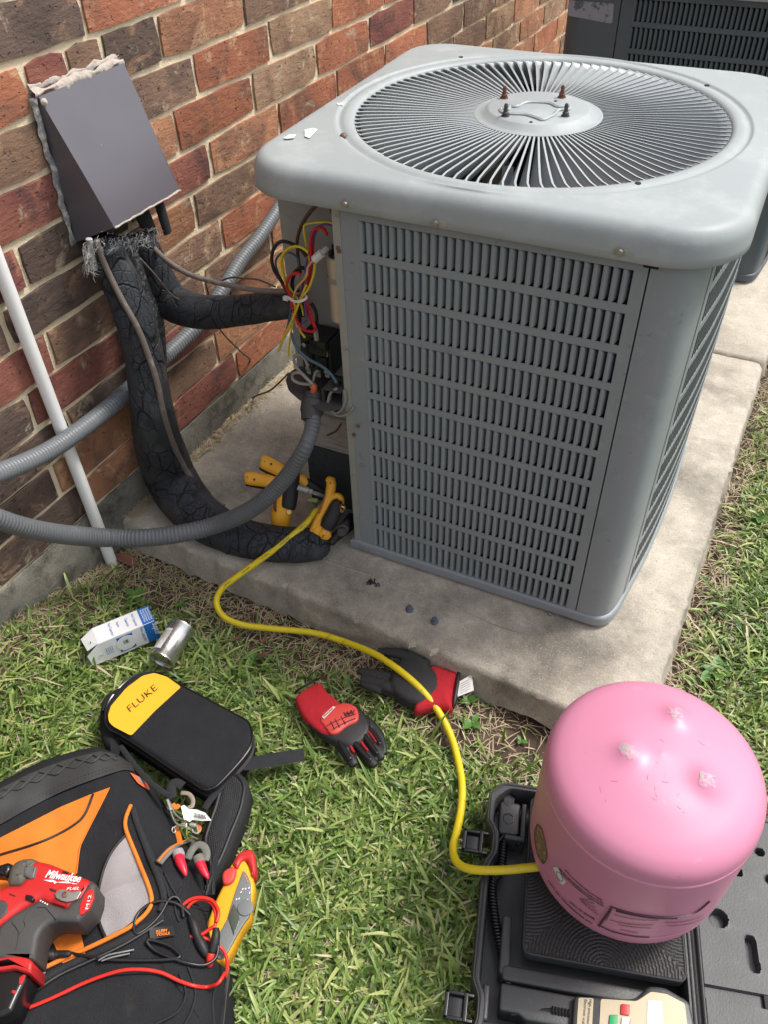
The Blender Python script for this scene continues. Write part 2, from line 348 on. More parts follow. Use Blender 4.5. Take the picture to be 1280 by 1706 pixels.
def crackfoam():
    m = bpy.data.materials.new('cracked_black_foam'); m.use_nodes = True; n = m.node_tree; N = n.nodes; L = n.links; b = N['Principled BSDF']
    tc = N.new('ShaderNodeTexCoord'); mp = N.new('ShaderNodeMapping'); mp.inputs['Scale'].default_value = (1, 1, .55); L.new(tc.outputs['Object'], mp.inputs[0])
    ns = N.new('ShaderNodeTexNoise'); ns.inputs['Scale'].default_value = 28; ns.inputs['Detail'].default_value = 5; L.new(mp.outputs[0], ns.inputs['Vector'])
    mx = N.new('ShaderNodeMix'); mx.data_type = 'VECTOR'; mx.inputs[0].default_value = .014; L.new(mp.outputs[0], mx.inputs[4]); L.new(ns.outputs['Color'], mx.inputs[5])
    hs = []
    for s_, wd in ((30, .052), (85, .06)):
        vo = N.new('ShaderNodeTexVoronoi'); vo.feature = 'DISTANCE_TO_EDGE'; vo.inputs['Scale'].default_value = s_; L.new(mx.outputs[1], vo.inputs['Vector'])
        q = N.new('ShaderNodeMapRange'); q.inputs[1].default_value = .0; q.inputs[2].default_value = wd; L.new(vo.outputs['Distance'], q.inputs[0]); hs.append(q.outputs[0])
    mu = N.new('ShaderNodeMath'); mu.operation = 'MULTIPLY'; L.new(hs[0], mu.inputs[0])
    h2 = N.new('ShaderNodeMapRange'); h2.inputs[3].default_value = .55; L.new(hs[1], h2.inputs[0]); L.new(h2.outputs[0], mu.inputs[1])
    c = N.new('ShaderNodeMix'); c.data_type = 'RGBA'; c.inputs[6].default_value = (.006, .006, .007, 1); c.inputs[7].default_value = (.036, .039, .047, 1); L.new(mu.outputs[0], c.inputs[0])
    n3 = N.new('ShaderNodeTexNoise'); n3.inputs['Scale'].default_value = 11; n3.inputs['Detail'].default_value = 4; L.new(tc.outputs['Object'], n3.inputs['Vector'])
    m3 = N.new('ShaderNodeMapRange'); m3.inputs[1].default_value = .46; m3.inputs[2].default_value = .60; m3.inputs[4].default_value = .92; L.new(n3.outputs['Fac'], m3.inputs[0])
    mm = N.new('ShaderNodeMath'); mm.operation = 'MAXIMUM'; L.new(mu.outputs[0], mm.inputs[0]); L.new(m3.outputs[0], mm.inputs[1]); mu = mm; L.new(mu.outputs[0], c.inputs[0])
    n2 = N.new('ShaderNodeTexNoise'); n2.inputs['Scale'].default_value = 14; n2.inputs['Detail'].default_value = 6; L.new(tc.outputs['Object'], n2.inputs['Vector'])
    mr = N.new('ShaderNodeMapRange'); mr.inputs[1].default_value = .58; mr.inputs[2].default_value = .72; mr.inputs[4].default_value = .5; L.new(n2.outputs['Fac'], mr.inputs[0])
    c2 = N.new('ShaderNodeMix'); c2.data_type = 'RGBA'; L.new(mr.outputs[0], c2.inputs[0]); L.new(c.outputs[2], c2.inputs[6]); c2.inputs[7].default_value = (.12, .118, .115, 1)
    L.new(c2.outputs[2], b.inputs['Base Color']); b.inputs['Roughness'].default_value = .62; b.inputs['Specular IOR Level'].default_value = .35
    bp = N.new('ShaderNodeBump'); bp.inputs['Strength'].default_value = .8; bp.inputs['Distance'].default_value = .004
    L.new(mu.outputs[0], bp.inputs['Height']); L.new(bp.outputs[0], b.inputs['Normal']); return m
M_FOAM = crackfoam()
M_FOAM2 = mat('black_foam_plain', (.02, .021, .024), .9, var=.3, vs=90, bump=.5, bs=300)
M_COND = mat('grey_conduit', (.115, .123, .132), .5, var=.1, vs=9, col2=(.20, .20, .195), c2=(.6, .8), c2s=16)
M_COND2 = mat('grey_conduit_clean', (.155, .168, .18), .42, var=.08, vs=9)
M_PVC = mat('white_pvc', (.86, .86, .85), .4, var=.05, vs=8, col2=(.45, .42, .37), c2=(.62, .8), c2s=14)
M_HOOD = mat('bronze_grey_sheet', (.130, .122, .140), .33, .25, var=.10, vs=9, rvar=.08, col2=(.40, .37, .35), c2=(.72, .76), c2s=60, bump=.1, bs=60)
M_HOODS = M_HOOD
M_SEAL = mat('pale_sealant', (.46, .40, .35), .85, var=.2, vs=60, bump=.6, bs=180, col2=(.32, .31, .30), c2=(.55, .65), c2s=40)
M_FUZZ = mat('fibreglass_fuzz', (.42, .42, .41), .9, var=.2, vs=60)
M_COPPER = mat('weathered_brown_cable', (.16, .13, .115), .5, var=.2, vs=60, col2=(.30, .26, .22), c2=(.55, .7), c2s=50)
M_WIREB = mat('thin_brown_wire', (.10, .075, .065), .5)
M_HOSE = mat('yellow_hose_rubber', (.72, .56, .015), .42, var=.07, vs=30, col2=(.45, .33, .03), c2=(.60, .74), c2s=45, bump=.05)
M_YEL = mat('tool_yellow', (.85, .40, .018), .42, var=.06, vs=20, col2=(.5, .22, .02), c2=(.66, .74), c2s=70)
M_YEL2 = mat('case_yellow', (.88, .44, .02), .7, var=.05, vs=20, bump=.2, bs=900)
M_BLK = mat('black_rubber', (.014, .014, .015), .55, var=.2, vs=60, bump=.08, bs=300)
M_BLKG = mat('black_gloss_plastic', (.012, .012, .013), .25, var=.1, vs=30)
M_FAB = mat('black_fabric', (.024, .0245, .027), .95, var=.25, vs=40, bump=.9, bs=420, spec=.12, sp=((.10, .095, .09), .66, .74, 70, .6), col2=(.04, .037, .033), c2=(.62, .8), c2s=22)
M_FABN = mat('black_nylon_weave', (.028, .029, .032), .85, var=.2, vs=60, bump=.8, bs=700, spec=.3)
M_ORG = mat('orange_nylon', (.80, .205, .02), .8, var=.08, vs=20, bump=.5, bs=800, col2=(.55, .15, .03), c2=(.66, .8), c2s=16)
M_GREYM = mat('grey_mesh_fabric', (.36, .335, .34), .85, var=.1, vs=30, bump=.8, bs=900)
M_RED = mat('red_tool_plastic', (.52, .022, .022), .42, var=.07, vs=20, col2=(.3, .02, .02), c2=(.66, .8), c2s=50)
M_REDK = mat('red_knit', (.46, .012, .022), .9, var=.12, vs=50, bump=.9, bs=420, stretch=(2.5, .7, 1))
M_REDR = mat('red_rubber', (.58, .055, .045), .5, var=.1, vs=30, bump=.15, bs=200)
M_DGREY = mat('dark_grey_rubber', (.058, .056, .055), .6, var=.12, vs=40, bump=.2, bs=350)
M_SLATE = mat('slate_faceplate', (.17, .185, .185), .45, var=.06, vs=20)
M_REDW = mat('red_silicone_lead', (.75, .03, .02), .35, var=.05)
M_BLKW = mat('black_silicone_lead', (.015, .015, .016), .35, var=.1)
M_PINK = mat('pink_gloss_enamel', (.62, .235, .355), .38, var=.06, vs=3, rvar=.08, spec=.5, sp=((.38, .20, .22), .665, .69, 55, .6), sp2=((.78, .45, .55), .62, .72, 16, .35), col2=(.56, .20, .31), c2=(.62, .8), c2s=5)
M_PINKM = mat('scuffed_bare_spot', (.48, .40, .40), .65, .1, var=.4, vs=160, bump=.5, bs=300, col2=(.70, .24, .38), c2=(.45, .55), c2s=160)
M_PINK3 = mat('pink_print_ink', (.09, .045, .055), .5)
M_PINKL = mat('pink_label_pale', (.62, .25, .37), .45)
M_INK = mat('black_ink', (.015, .015, .016), .6)
M_WHITE = mat('white_print', (.82, .82, .82), .5, var=.03)
M_CARD = mat('white_card', (.75, .75, .75), .6, var=.04, vs=30)
M_BLUE = mat('blue_print', (.015, .14, .47), .5, var=.05)
M_TIN = mat('tin_can_metal', (.60, .60, .58), .28, .95, var=.18, vs=26, rvar=.12, stretch=(1, 1, 1), bump=.15, bs=40)
M_TIN2 = mat('capacitor_case', (.66, .58, .44), .25, .35, var=.1, vs=20)
M_CASE = mat('black_case_plastic', (.045, .046, .048), .42, var=.12, vs=20, bump=.15, bs=350, rvar=.06, sp=((.14, .135, .125), .60, .74, 45, .5))
M_CASEL = mat('grey_black_lid_plastic', (.065, .067, .070), .5, var=.10, vs=14, bump=.2, bs=350, rvar=.05, sp=((.16, .155, .15), .58, .74, 30, .45))
M_MAT = mat('ribbed_rubber_platform', (.032, .030, .030), .55, var=.15, vs=40, bump=.1, bs=350)
M_GOLD = mat('champagne_faceplate', (.38, .32, .22), .4, .25, var=.05, vs=20)
M_LCD = mat('lcd_window', (.50, .60, .66), .2, var=.03)
M_GRN = mat('green_button', (.02, .30, .10), .45)
M_TAG = mat('care_tag', (.66, .64, .62), .8, var=.08, vs=60)
M_BRASS = mat('brass_fitting', (.45, .33, .14), .35, .9, var=.2, vs=60)
M_DECAL = mat('faded_sticker', (.26, .26, .29), .7, var=.1, vs=50, col2=(.09, .105, .12), c2=(.52, .56), c2s=60)
M_PAPER = mat('water_stained_label', (.33, .31, .29), .8, var=.12, vs=20, col2=(.17, .12, .10), c2=(.5, .7), c2s=34, stretch=(.5, 1, 3))
M_LEAF = mat('dead_leaf', (.17, .075, .045), .8, var=.3, vs=60, bump=.4, bs=200)
M_SOIL = mat('bare_soil', (.072, .048, .033), .95, var=.35, vs=40, bump=1.0, bs=120, col2=(.15, .11, .075), c2=(.5, .7), c2s=30)
M_NUT = mat('blue_grey_cap', (.11, .13, .16), .6, .2, var=.2, vs=90, bump=.3, bs=300)
WIRE = {k: mat('wire_' + k, c, .42, var=.05) for k, c in dict(yellow=(.66, .50, .04), red=(.50, .012, .02), brown=(.09, .035, .02), purple=(.13, .06, .20), black=(.012, .012, .013),
        blue=(.07, .13, .17), peach=(.60, .38, .17), grey=(.30, .28, .25), orange=(.62, .14, .05)).items()}
M_ZIP = mat('zip_tie_nylon', (.62, .60, .56), .5)
def blade_mat(name, trans=.22):
    m = bpy.data.materials.new(name); m.use_nodes = True; n = m.node_tree; N = n.nodes; L = n.links; b = N['Principled BSDF']
    a = N.new('ShaderNodeAttribute'); a.attribute_name = 'tint'
    r = N.new('ShaderNodeValToRGB'); e = r.color_ramp.elements
    stops = ((0.0, (.075, .125, .026)), (.25, (.135, .232, .048)), (.50, (.255, .365, .092)), (.74, (.470, .520, .190)), (.80, (.52, .43, .26)), (.90, (.64, .53, .37)), (1.0, (.34, .235, .145)))
    e[0].position = 0; e[0].color = (*stops[0][1], 1); e[1].position = 1; e[1].color = (*stops[-1][1], 1)
    for p, c in stops[1:-1]: q = e.new(p); q.color = (*c, 1)
    L.new(a.outputs['Fac'], r.inputs[0]); L.new(r.outputs[0], b.inputs['Base Color']); b.inputs['Roughness'].default_value = .36
    b.inputs['Specular IOR Level'].default_value = .45
    t = N.new('ShaderNodeBsdfTranslucent'); L.new(r.outputs[0], t.inputs[0]); ms = N.new('ShaderNodeMixShader'); ms.inputs[0].default_value = trans
    L.new(b.outputs[0], ms.inputs[1]); L.new(t.outputs[0], ms.inputs[2]); L.new(ms.outputs[0], N['Material Output'].inputs[0]); return m
M_GRASS = blade_mat('grass_blades')
# ---------------------------------------------------------------- ground
def axis(a, b, fine0, fine1, fs, g=1.5):
    X = list(np.arange(fine0, fine1 + 1e-6, fs)); s = fs; x = X[-1]
    while x < b: s *= g; x += s; X.append(min(x, b))
    s = fs; x = X[0]; Y = []
    while x > a: s *= g; x -= s; Y.append(max(x, a))
    return np.array(Y[::-1] + X)
PADF = [(-.540, -.128), (.632, -.200)]
def pad_edge_y(x): return -.128 + (x + .540) * (-.072 / 1.172)
def ground_z(x, y):
    z = GZ + .006 * noise.noise(Vector((x * 6, y * 6, 0))) + .003 * noise.noise(Vector((x * 22, y * 22, 3)))
    z -= .022 * math.exp(-((x - .44) / .16) ** 2 - ((y + .215) / .05) ** 2)       # the scooped-out bare spot by the pad corner
    z += .016 * math.exp(-((x - .30) / .13) ** 2 - ((y + .26) / .08) ** 2)
    z += .012 * math.exp(-((x + .55) / .12) ** 2)
    z += .080 * max(0, min(1, (-.17 - y) / .28)) * math.exp(-(max(0, x + .54) / .13) ** 2) * max(0, min(1, (y + 1.4) / .4))
    z += .020 * max(0, min(1, (x - .12) / .15)) * math.exp(-(max(0, -.2 - y) / .07) ** 2)
    z += .035 * min(1, max(0, (x - .66) / .12)) * (1 if y > -.15 else max(0, 1 + (y + .15) / .2))    # the lawn stands higher along the right side
    return z
xs = axis(-60, 60, -.9, 1.6, .025); ys = axis(-60, 60, -1.2, 2.2, .025)
gm = MB(); nx, ny = len(xs), len(ys)
gm.v = [(x, y, ground_z(x, y) if abs(x) < 4 and abs(y) < 4 else GZ) for y in ys for x in xs]
gm.f = [(j * nx + i, j * nx + i + 1, (j + 1) * nx + i + 1, (j + 1) * nx + i) for j in range(ny - 1) for i in range(nx - 1)]
ground = gm.build('ground', M_SOIL, None, org=(0, 0, 0), smooth=180); ground['kind'] = 'structure'
# lawn base colour away from the near view, where blades give way to texture
# ---------------------------------------------------------------- concrete pads
def pad(name, poly, zb, seed):
    P = rnd(poly, .022, 5); P = list(P) + [P[0]]; Q, _ = resample([(p[0], p[1], 0) for p in P], .011); Q = Q[:-1]; n = len(Q)
    mb = MB(); R_ = []
    def nn(i, s, k): return noise.noise(Vector((Q[i][0] * s, Q[i][1] * s, seed + k)))
    rows = [(-.010, 'b'), (-.004, -.045), (0, -.016), (.0005, -.009), (.004, -.003), (.010, 0.0)]
    for k, (d, z) in enumerate(rows):
        q = inset([(a[0], a[1]) for a in Q], d)
        for i, p in enumerate(q):
            j = .0028 * nn(i, 40, 0) + .0035 * nn(i, 9, 1) + (.004 * max(0, nn(i, 60, 5) - .25) * 4 if k > 2 else 0)
            c = inset([Q[i - 1], Q[i], Q[(i + 1) % n]], j)[1] if j else p
            dx, dy = c[0] - Q[i][0], c[1] - Q[i][1]
            zz = zb + .022 * max(-.6, nn(i, 13, 2)) + .010 * nn(i, 45, 3) if z == 'b' else z - (.0015 * abs(nn(i, 50, 4)) if k in (3, 4) else 0)
            mb.v.append((p[0] + dx, p[1] + dy, zz))
    for k in range(len(rows) - 1):
        for i in range(n): a = k * n + i; b = k * n + (i + 1) % n; mb.f.append((a, b, b + n, a + n))
    mb.f.append(tuple((len(rows) - 1) * n + i for i in range(n))); mb.f.append(tuple(range(n - 1, -1, -1)))
    me = mb.mesh(name); fixn(me); fin(me, M_PAD if seed < 5 else M_PAD2, 35); o = link(name, me, (0, 0, 0)); o['kind'] = 'structure'; return o
pad('concrete_pad', [(-.540, -.128), (.632, -.200), (.680, 1.052), (-.487, 1.085)], -.072, 1)
pad('concrete_pad', [(-.487, 1.094), (.682, 1.061), (.735, 2.75), (-.42, 2.78)], -.072, 9)
rg = [at(u, v, z=.0) for u, v in [(515, 925), (560, 942), (615, 958), (680, 985), (750, 1008), (835, 1044), (900, 1062)]]
o = T1('trowel_ridge', [(p.x, p.y + .0015 * math.sin(i * 2.3), -.0002) for i, p in enumerate(rg)], .0012, M_PAD, seg=6); o['kind'] = 'structure'
# ---------------------------------------------------------------- brick wall
Z0, HC, JT = .0770, .08058, .0105
wallE = empty('brick_wall', (WX, 0, GZ), 'red and brown brick house wall with thick sandy mortar behind the grey unit', 'wall')
def WP(y, z, off=0.0): return Vector((WX + WT * y + off, y, z))
WYA, WYB, NCR = -2.2, 3.6, 15
mb = MB(); yy = np.arange(WYA, WYB + .01, .03); zz = np.arange(Z0 - .01, Z0 + HC * 24, .02)
for z in zz:
    for y in yy:
        mb.v.append(WP(y, z, -.0012 + .0026 * noise.noise(Vector((y * 35, z * 35, 1))) + .0015 * noise.noise(Vector((y * 90, z * 90, 4)))))
ny_ = len(yy)
mb.f = [(j * ny_ + i, j * ny_ + i + 1, (j + 1) * ny_ + i + 1, (j + 1) * ny_ + i) for j in range(len(zz) - 1) for i in range(ny_ - 1)]
mb.build('mortar', M_MORT, wallE, smooth=180)
# solid core behind
mb = MB(); mb.add([WP(WYA, GZ - .1, -.012), WP(WYB, GZ - .1, -.012), WP(WYB, Z0 + HC * 24, -.012), WP(WYA, Z0 + HC * 24, -.012),
                   WP(WYA, GZ - .1, -.2), WP(WYB, GZ - .1, -.2), WP(WYB, Z0 + HC * 24, -.2), WP(WYA, Z0 + HC * 24, -.2)],
                  [(0, 1, 2, 3), (7, 6, 5, 4), (0, 4, 5, 1), (2, 6, 7, 3), (1, 5, 6, 2), (4, 0, 3, 7)]); mb.build('wall_core', M_MORT, wallE, smooth=0)
def brick_geo(mb, y0, y1, z0, z1, seed, nyb=5, nzb=2):
    rs = random.Random(seed); vs = []; fs = []; tilt = rs.uniform(-.0012, .0012)
    cols = nyb + 1; rows = nzb + 1
    for j in range(rows):
        for i in range(cols):
            fy, fz = i / nyb, j / nzb; eg = (i in (0, nyb)) or (j in (0, nzb)); cr = (i in (0, nyb)) and (j in (0, nzb))
            y = y0 + (y1 - y0) * fy; z = z0 + (z1 - z0) * fz
            if eg: y += rs.uniform(-.0022, .0022); z += rs.uniform(-.0024, .0024)
            if cr: y += (.004 if i == 0 else -.004) * rs.random(); z += (.004 if j == 0 else -.004) * rs.random()
            off = .0055 + tilt * (fy - .5) + rs.uniform(-.0008, .0012) - (.0016 if eg else 0) - (.001 if cr else 0)
            vs.append(WP(y, z, off))
    nb = len(vs)
    for j in range(nzb):
        for i in range(nyb): a = j * cols + i; fs.append((a, a + 1, a + cols + 1, a + cols))
    bd = [i for i in range(cols)] + [j * cols + nyb for j in range(1, rows)] + [nzb * cols + i for i in range(nyb - 1, -1, -1)] + [j * cols for j in range(nzb - 1, 0, -1)]
    for k in bd: p = Vector(vs[k]); vs.append(p + Vector((-.017, 0, 0)))
    m = len(bd)
    for q in range(m): r = (q + 1) % m; fs.append((bd[r], bd[q], nb + q, nb + r))
    mb.add(vs, fs)
# joints: the bond shifts a little from course to course, as it does on the wall
JO = {0: -.177, 1: -.237, 2: -.162, 3: -.233, 4: -.148, 5: -.218, 6: -.145, 7: -.230, 8: -.146, 9: -.225, 10: -.135, 11: -.22, 12: -.14, 13: -.22, 14: -.15}
EXTRA = {9: {(-.225, .299): [-.027, .065, .147]}}
# colour of bricks where the photograph shows them: (course, brick number from the joint nearest the corner)
CO = {(0, -1): 'd', (0, 0): 'o', (0, 1): 'p', (0, 2): 'r', (0, -2): 'p', (1, -1): 'd', (1, -2): 'd', (1, 0): 'o', (1, 1): 'b', (1, 2): 'o', (2, -1): 'd', (2, 0): 'd', (2, 1): 'p', (2, 2): 'o', (2, -2): 'd',
      (3, -1): 'd', (3, 0): 'p', (3, 1): 'b', (3, 2): 'b', (3, 3): 'o', (4, -1): 'p', (4, 0): 'b', (4, 1): 'b', (4, 2): 'r', (4, 3): 'r', (5, -1): 'd', (5, 0): 'd', (5, 1): 'o', (5, 2): 'b', (5, 3): 'r',
      (6, -1): 'p', (6, 0): 'd', (6, 1): 'p', (6, 2): 'o', (6, 3): 'r', (6, 4): 'r', (6, 5): 'r', (6, 6): 'b', (6, 7): 'b', (6, 8): 't', (7, -1): 'b', (7, 0): 'p', (7, 1): 'o', (7, 2): 'r', (7, 3): 't', (7, 4): 'r', (7, 5): 'p', (7, 6): 'b', (7, 7): 'd', (7, 8): 't',
      (8, -1): 'o', (8, 0): 'b', (8, 1): 'b', (8, 2): 'r', (8, 3): 't', (8, 4): 'r', (8, 5): 'r', (8, 6): 'b', (9, -1): 'r', (9, 0): 'p', (9, 1): 'b', (9, 2): 'd', (9, 3): 'o', (9, 4): 'b', (10, -1): 'b', (10, 0): 'd', (10, 1): 'r', (10, 2): 'd', (5, 6): 't', (5, 7): 'b', (5, 8): 't', (5, 9): 'o', (4, 8): 't', (4, 9): 'o', (4, 10): 't'}
rs = random.Random(5); nbr = 0; mbs = MB()
for k in range(NCR):
    n0 = int(math.floor((WYA - JO[k]) / .2595)) + 1
    js = [JO[k] + .2595 * i for i in range(n0, 40) if JO[k] + .2595 * i < WYB]
    if k == 9: js = sorted([j for j in js if abs(j - .034) > .03 and not (-.1 < j < .2)] + [-.027, .065, .147])
    for a, b in zip(js[:-1], js[1:]):
        idx = int(round((a - JO[k]) / .2595)) if k != 9 else (lambda c: -1 if c < -.03 else 0 if c < .05 else 1 if c < .1 else 2 if c < .2 else int(round((c - .299) / .2595)) + 3)(a)
        key = CO.get((k, idx)) or rs.choice('rrobbpdot' if a > .3 else 'robbpdd')
        ja, jb = a + JT / 2 + rs.uniform(-.002, .002), b - JT / 2 + rs.uniform(-.002, .002)
        za_, zb_ = Z0 + k * HC + JT / 2 + rs.uniform(-.001, .001), Z0 + (k + 1) * HC - JT / 2 + rs.uniform(-.001, .001)
        if b < -.95 or a > 3.2:
            brick_geo(mbs, ja, jb, za_, zb_, nbr, 2, 1); nbr += 1; continue
        mb = MB(); brick_geo(mb, ja, jb, za_, zb_, nbr)
        mb.build('brick', BRK[key], wallE, org=WP((a + b) / 2, (za_ + zb_) / 2), smooth=30); nbr += 1
for k in range(NCR, 24):
    for i in range(-9, 14):
        a = JO[k % 2] + .2595 * i
        if a > WYA and a + .26 < WYB: brick_geo(mbs, a + .005, a + .2545, Z0 + k * HC + .005, Z0 + (k + 1) * HC - .005, nbr, 2, 1); nbr += 1
o = mbs.build('outer_bricks', BRK['p'], wallE, smooth=30); o['kind'] = 'stuff'
# foundation ledge, with a sloped smear of mortar on its top
mb = MB(); ys_ = np.arange(WYA, WYB + .01, .02); ring = []
for y in ys_:
    n1 = noise.noise(Vector((y * 18, 0, 0))); n2 = noise.noise(Vector((y * 40, 5, 0)))
    for off, z in ((-.02, GZ - .1), (.012 + .003 * n1, GZ - .1), (.010 + .003 * n1, -.02 + .01 * n2), (.0085 + .002 * n2, Z0 - .018 + .003 * n2), (.0050 + .001 * n2, Z0 - .004 + .002 * n1), (-.02, Z0 + .001)): mb.v.append(WP(y, z, off))
for i in range(len(ys_) - 1):
    for k in range(5): a = i * 6 + k; mb.f.append((a, a + 1, a + 7, a + 6))
mb.build('foundation', M_FOOT, wallE, smooth=60, recalc=True)
# ---------------------------------------------------------------- condensing units
XL, XR, YD, HB, HL = -.1518, .5537, .6845, .7311, .0507
CX, CY, RI, RO = .1930, .344, .2990, .3280
RC = .13
XA, XB, XG, ZA, ZB = .0326, .4374, .4555, .7217, .0244
NCOL, NROW = 31, 11; PX = (XB - XA) / NCOL; PZ = (ZA - ZB) / NROW; SH = PZ * .80
def rrect_pt(cx, cy, hx, hy, r, th):
    if math.cos(th) < 0: r = max(r - .016, .002)
    """point of a rounded rectangle at polar angle th"""
    c, s = math.cos(th), math.sin(th); t = min(hx / abs(c) if abs(c) > 1e-9 else 9, hy / abs(s) if abs(s) > 1e-9 else 9)
    x, y = c * t, s * t; kx, ky = hx - r, hy - r
    if abs(x) > kx and abs(y) > ky:
        ox, oy = math.copysign(kx, x), math.copysign(ky, y); a = c * ox + s * oy; q = a * a - (ox * ox + oy * oy - r * r)
        t = a + math.sqrt(max(q, 0)); x, y = c * t, s * t
    return cx + x, cy + y
def louver_mesh(h):
    me = MB(); prof = [(0, -.0003), (.2, -.0012), (.42, .0000), (.58, .0032), (.71, .0082), (.775, .0150)]; zs = [0, .018, .05, .09, .76, .84, .905, .955, .985, 1.0]; lim = [.36, .56, .70, .80, .80, .72, .60, .44, .28, .10]
    for j, fz in enumerate(zs):
        for fx, d in prof:
            x = fx * PX
            x = min(x, PX * lim[j]); dd = d
            me.v.append((x, dd, fz * h))
    n = len(prof)
    for j in range(len(zs) - 1):
        for i in range(n - 1): a = j * n + i; me.f.append((a, a + 1, a + 1 + n, a + n))
    m = me.mesh('louver'); return m
def make_unit(ox, oy, mbody, mlid, label, main=True):
    O = Vector((ox, oy, 0)); U = empty('condenser_unit', (ox + .2, oy + .34, 0), label, 'air conditioner')
    cx, cy = (XL + XR) / 2, YD / 2; hx, hy = (XR - XL) / 2, YD / 2
    def B(name, mb, m, par=U, smooth=40):
        mb.v = [tuple(Vector(p) + O) for p in mb.v]; return mb.build(name, m, par, smooth=smooth)
    # base pan
    mb = MB(); ring = [rrect_pt(cx, cy, hx + .004, hy + .004, RC + .004, 2 * math.pi * k / 96) for k in range(96)]
    ring = [p for p in ring if not (p[0] > .44 and p[1] < .45)]; i0 = max(range(len(ring)), key=lambda i: ring[i][0] if ring[i][1] < .01 else -9)
    ins = [(.5590, .46), (.5575, .38), (.5540, .30), (.5490, .22), (.5425, .16), (.5365, .11), (.5315, .07), (.5275, .04), (.5210, .018), (.5110, .004), (.496, -.003), (.478, -.004)][::-1]; ring = ring[:i0 + 1] + ins + ring[i0 + 1:]
    if main: # front left corner cut away under the control box
        ring = [(x, y) for x, y in ring if not (x < -.03 and y < .075)]; i0 = max(range(len(ring)), key=lambda i: (ring[i][0] < -.1) * (1 - ring[i][1]))
        ring = ring[:i0 + 1] + [(XL, .075), (-.02, .075), (-.02, -.004)] + ring[i0 + 1:]
    slab(mb, ring, .006, .030, .006); B('base_pan', mb, mbody)
    mb = MB()
    for fx, fy in ((-.02, .12), (.45, .1), (-.02, .58), (.45, .58)): mb.box((fx, fy, .004), (.05, .05, .008))
    B('feet', mb, M_BLK)
    # front louvered panel: frame and bands
    t = .0016; mb = MB()
    def pl(x0, x1, z0, z1): mb.box2((x0, 0, z0), (x1, t, z1))
    pl(.001, XA, .030, HB + .01); pl(XB, XG, .030, HB + .01); pl(XA, XB, .030, ZB + (PZ - SH) * .5); pl(XA, XB, ZA - (PZ - SH) * .5, HB + .01)
    for k in range(1, NROW): zc = ZB + k * PZ; pl(XA, XB, zc - (PZ - SH) / 2, zc + (PZ - SH) / 2)
    if main: mb.box2((XG - .0012, t, .03), (XG, .012, HB)); mb.box2((.001, t, .03), (.0022, .018, HB))
    fp = B('front_panel', mb, mbody, smooth=0)
    # louvers
    me = louver_mesh(SH); fin(me, mbody, 50); cnt = 0; rest = MB(); lv = [tuple(v.co) for v in me.vertices]; lf = [tuple(p.vertices) for p in me.polygons]
    for k in range(NROW - 1, -1, -1):
        z = ZB + k * PZ + (PZ - SH) / 2
        for i in range(NCOL):
            p = Vector((XA + i * PX, .0003, z)) + O
            if cnt < (299 if main else 140): link('louver', me, p, U); cnt += 1
            else: rest.add([Vector(q) + p for q in lv], lf)
    if rest.v: q = rest.build('lower_louvers', mbody, U, smooth=50); q['kind'] = 'stuff'
    # right front corner post, rounded
    mb = MB(); rr = RC; pr = [tuple(p) for p in catmull([(XG + .0022, 0), (.478, .0004), (.495, .0035), (.508, .011), (.5165, .023), (.522, .040), (.5255, .060), (.528, .078)], 3)]
    pr = [(pr[0][0], .014)] + pr + [(pr[-1][0] - .01, pr[-1][1] + .001)]
    for z in (.030, HB + .012): mb.v += [(x, y, z) for x, y in pr]
    n = len(pr); mb.f = [(i, i + 1, n + i + 1, n + i) for i in range(n - 1)]
    B('corner_post', mb, mbody, smooth=60)
    # right side grille wrapped round the soft corner: bands and slats (seen almost edge-on)
    path = [tuple(p) for p in catmull([(.528, .078), (.5325, .11), (.5385, .16), (.5450, .22), (.5500, .30), (.5530, .38), (.5540, .46), (XR, YD - rr)], 5)] + [(XR - rr + rr * math.cos(k / 6 * .6), YD - rr + rr * math.sin(k / 6 * .6)) for k in range(1, 7)]
    Pq, tq = resample([(a, b, 0) for a, b in path], PX / 4); Pq = Pq[:, :2]; NP = len(Pq)
    Tq = np.gradient(Pq, axis=0); Tq /= np.linalg.norm(Tq, axis=1)[:, None]; Nq = np.stack([Tq[:, 1], -Tq[:, 0]], 1)
    mb = MB()
    def band(i0, i1, z0, z1, o=.0004):
        n0 = len(mb.v); idx = list(range(i0, i1, 3)) + [i1]
        for i in idx:
            q = Pq[i] + Nq[i] * o; q2 = Pq[i] - Nq[i] * .0012; mb.v += [(q[0], q[1], z0), (q[0], q[1], z1), (q2[0], q2[1], z1), (q2[0], q2[1], z0)]
        for j in range(len(idx) - 1):
            for k in range(4): a = n0 + j * 4 + k; b = n0 + j * 4 + (k + 1) % 4; mb.f.append((a, a + 4, b + 4, b))
    for k in range(0, NROW + 1): zc = ZB + k * PZ; band(0, NP - 1, max(.03, zc - (PZ - SH) / 2), min(HB + .01, zc + (PZ - SH) / 2))
    band(0, 6, .03, HB, .0008); band(NP - 8, NP - 1, .03, HB, .0008)
    B('side_panel', mb, mbody, smooth=30)
    mb = MB()
    for k in range(NROW):
        z = ZB + k * PZ + (PZ - SH) / 2
        for i in range(7, NP - 12, 4):
            a_ = Pq[i] - Nq[i] * .0002; b_ = Pq[i + 1] - Nq[i + 1] * .0002; c_ = Pq[i + 3] - Nq[i + 3] * .0095
            mb.add([(a_[0], a_[1], z), (b_[0], b_[1], z), (c_[0], c_[1], z), (a_[0], a_[1], z + SH), (b_[0], b_[1], z + SH), (c_[0], c_[1], z + SH)], [(0, 1, 4, 3), (1, 2, 5, 4)])
    q = B('side_slats', mb, mbody); q['kind'] = 'stuff'
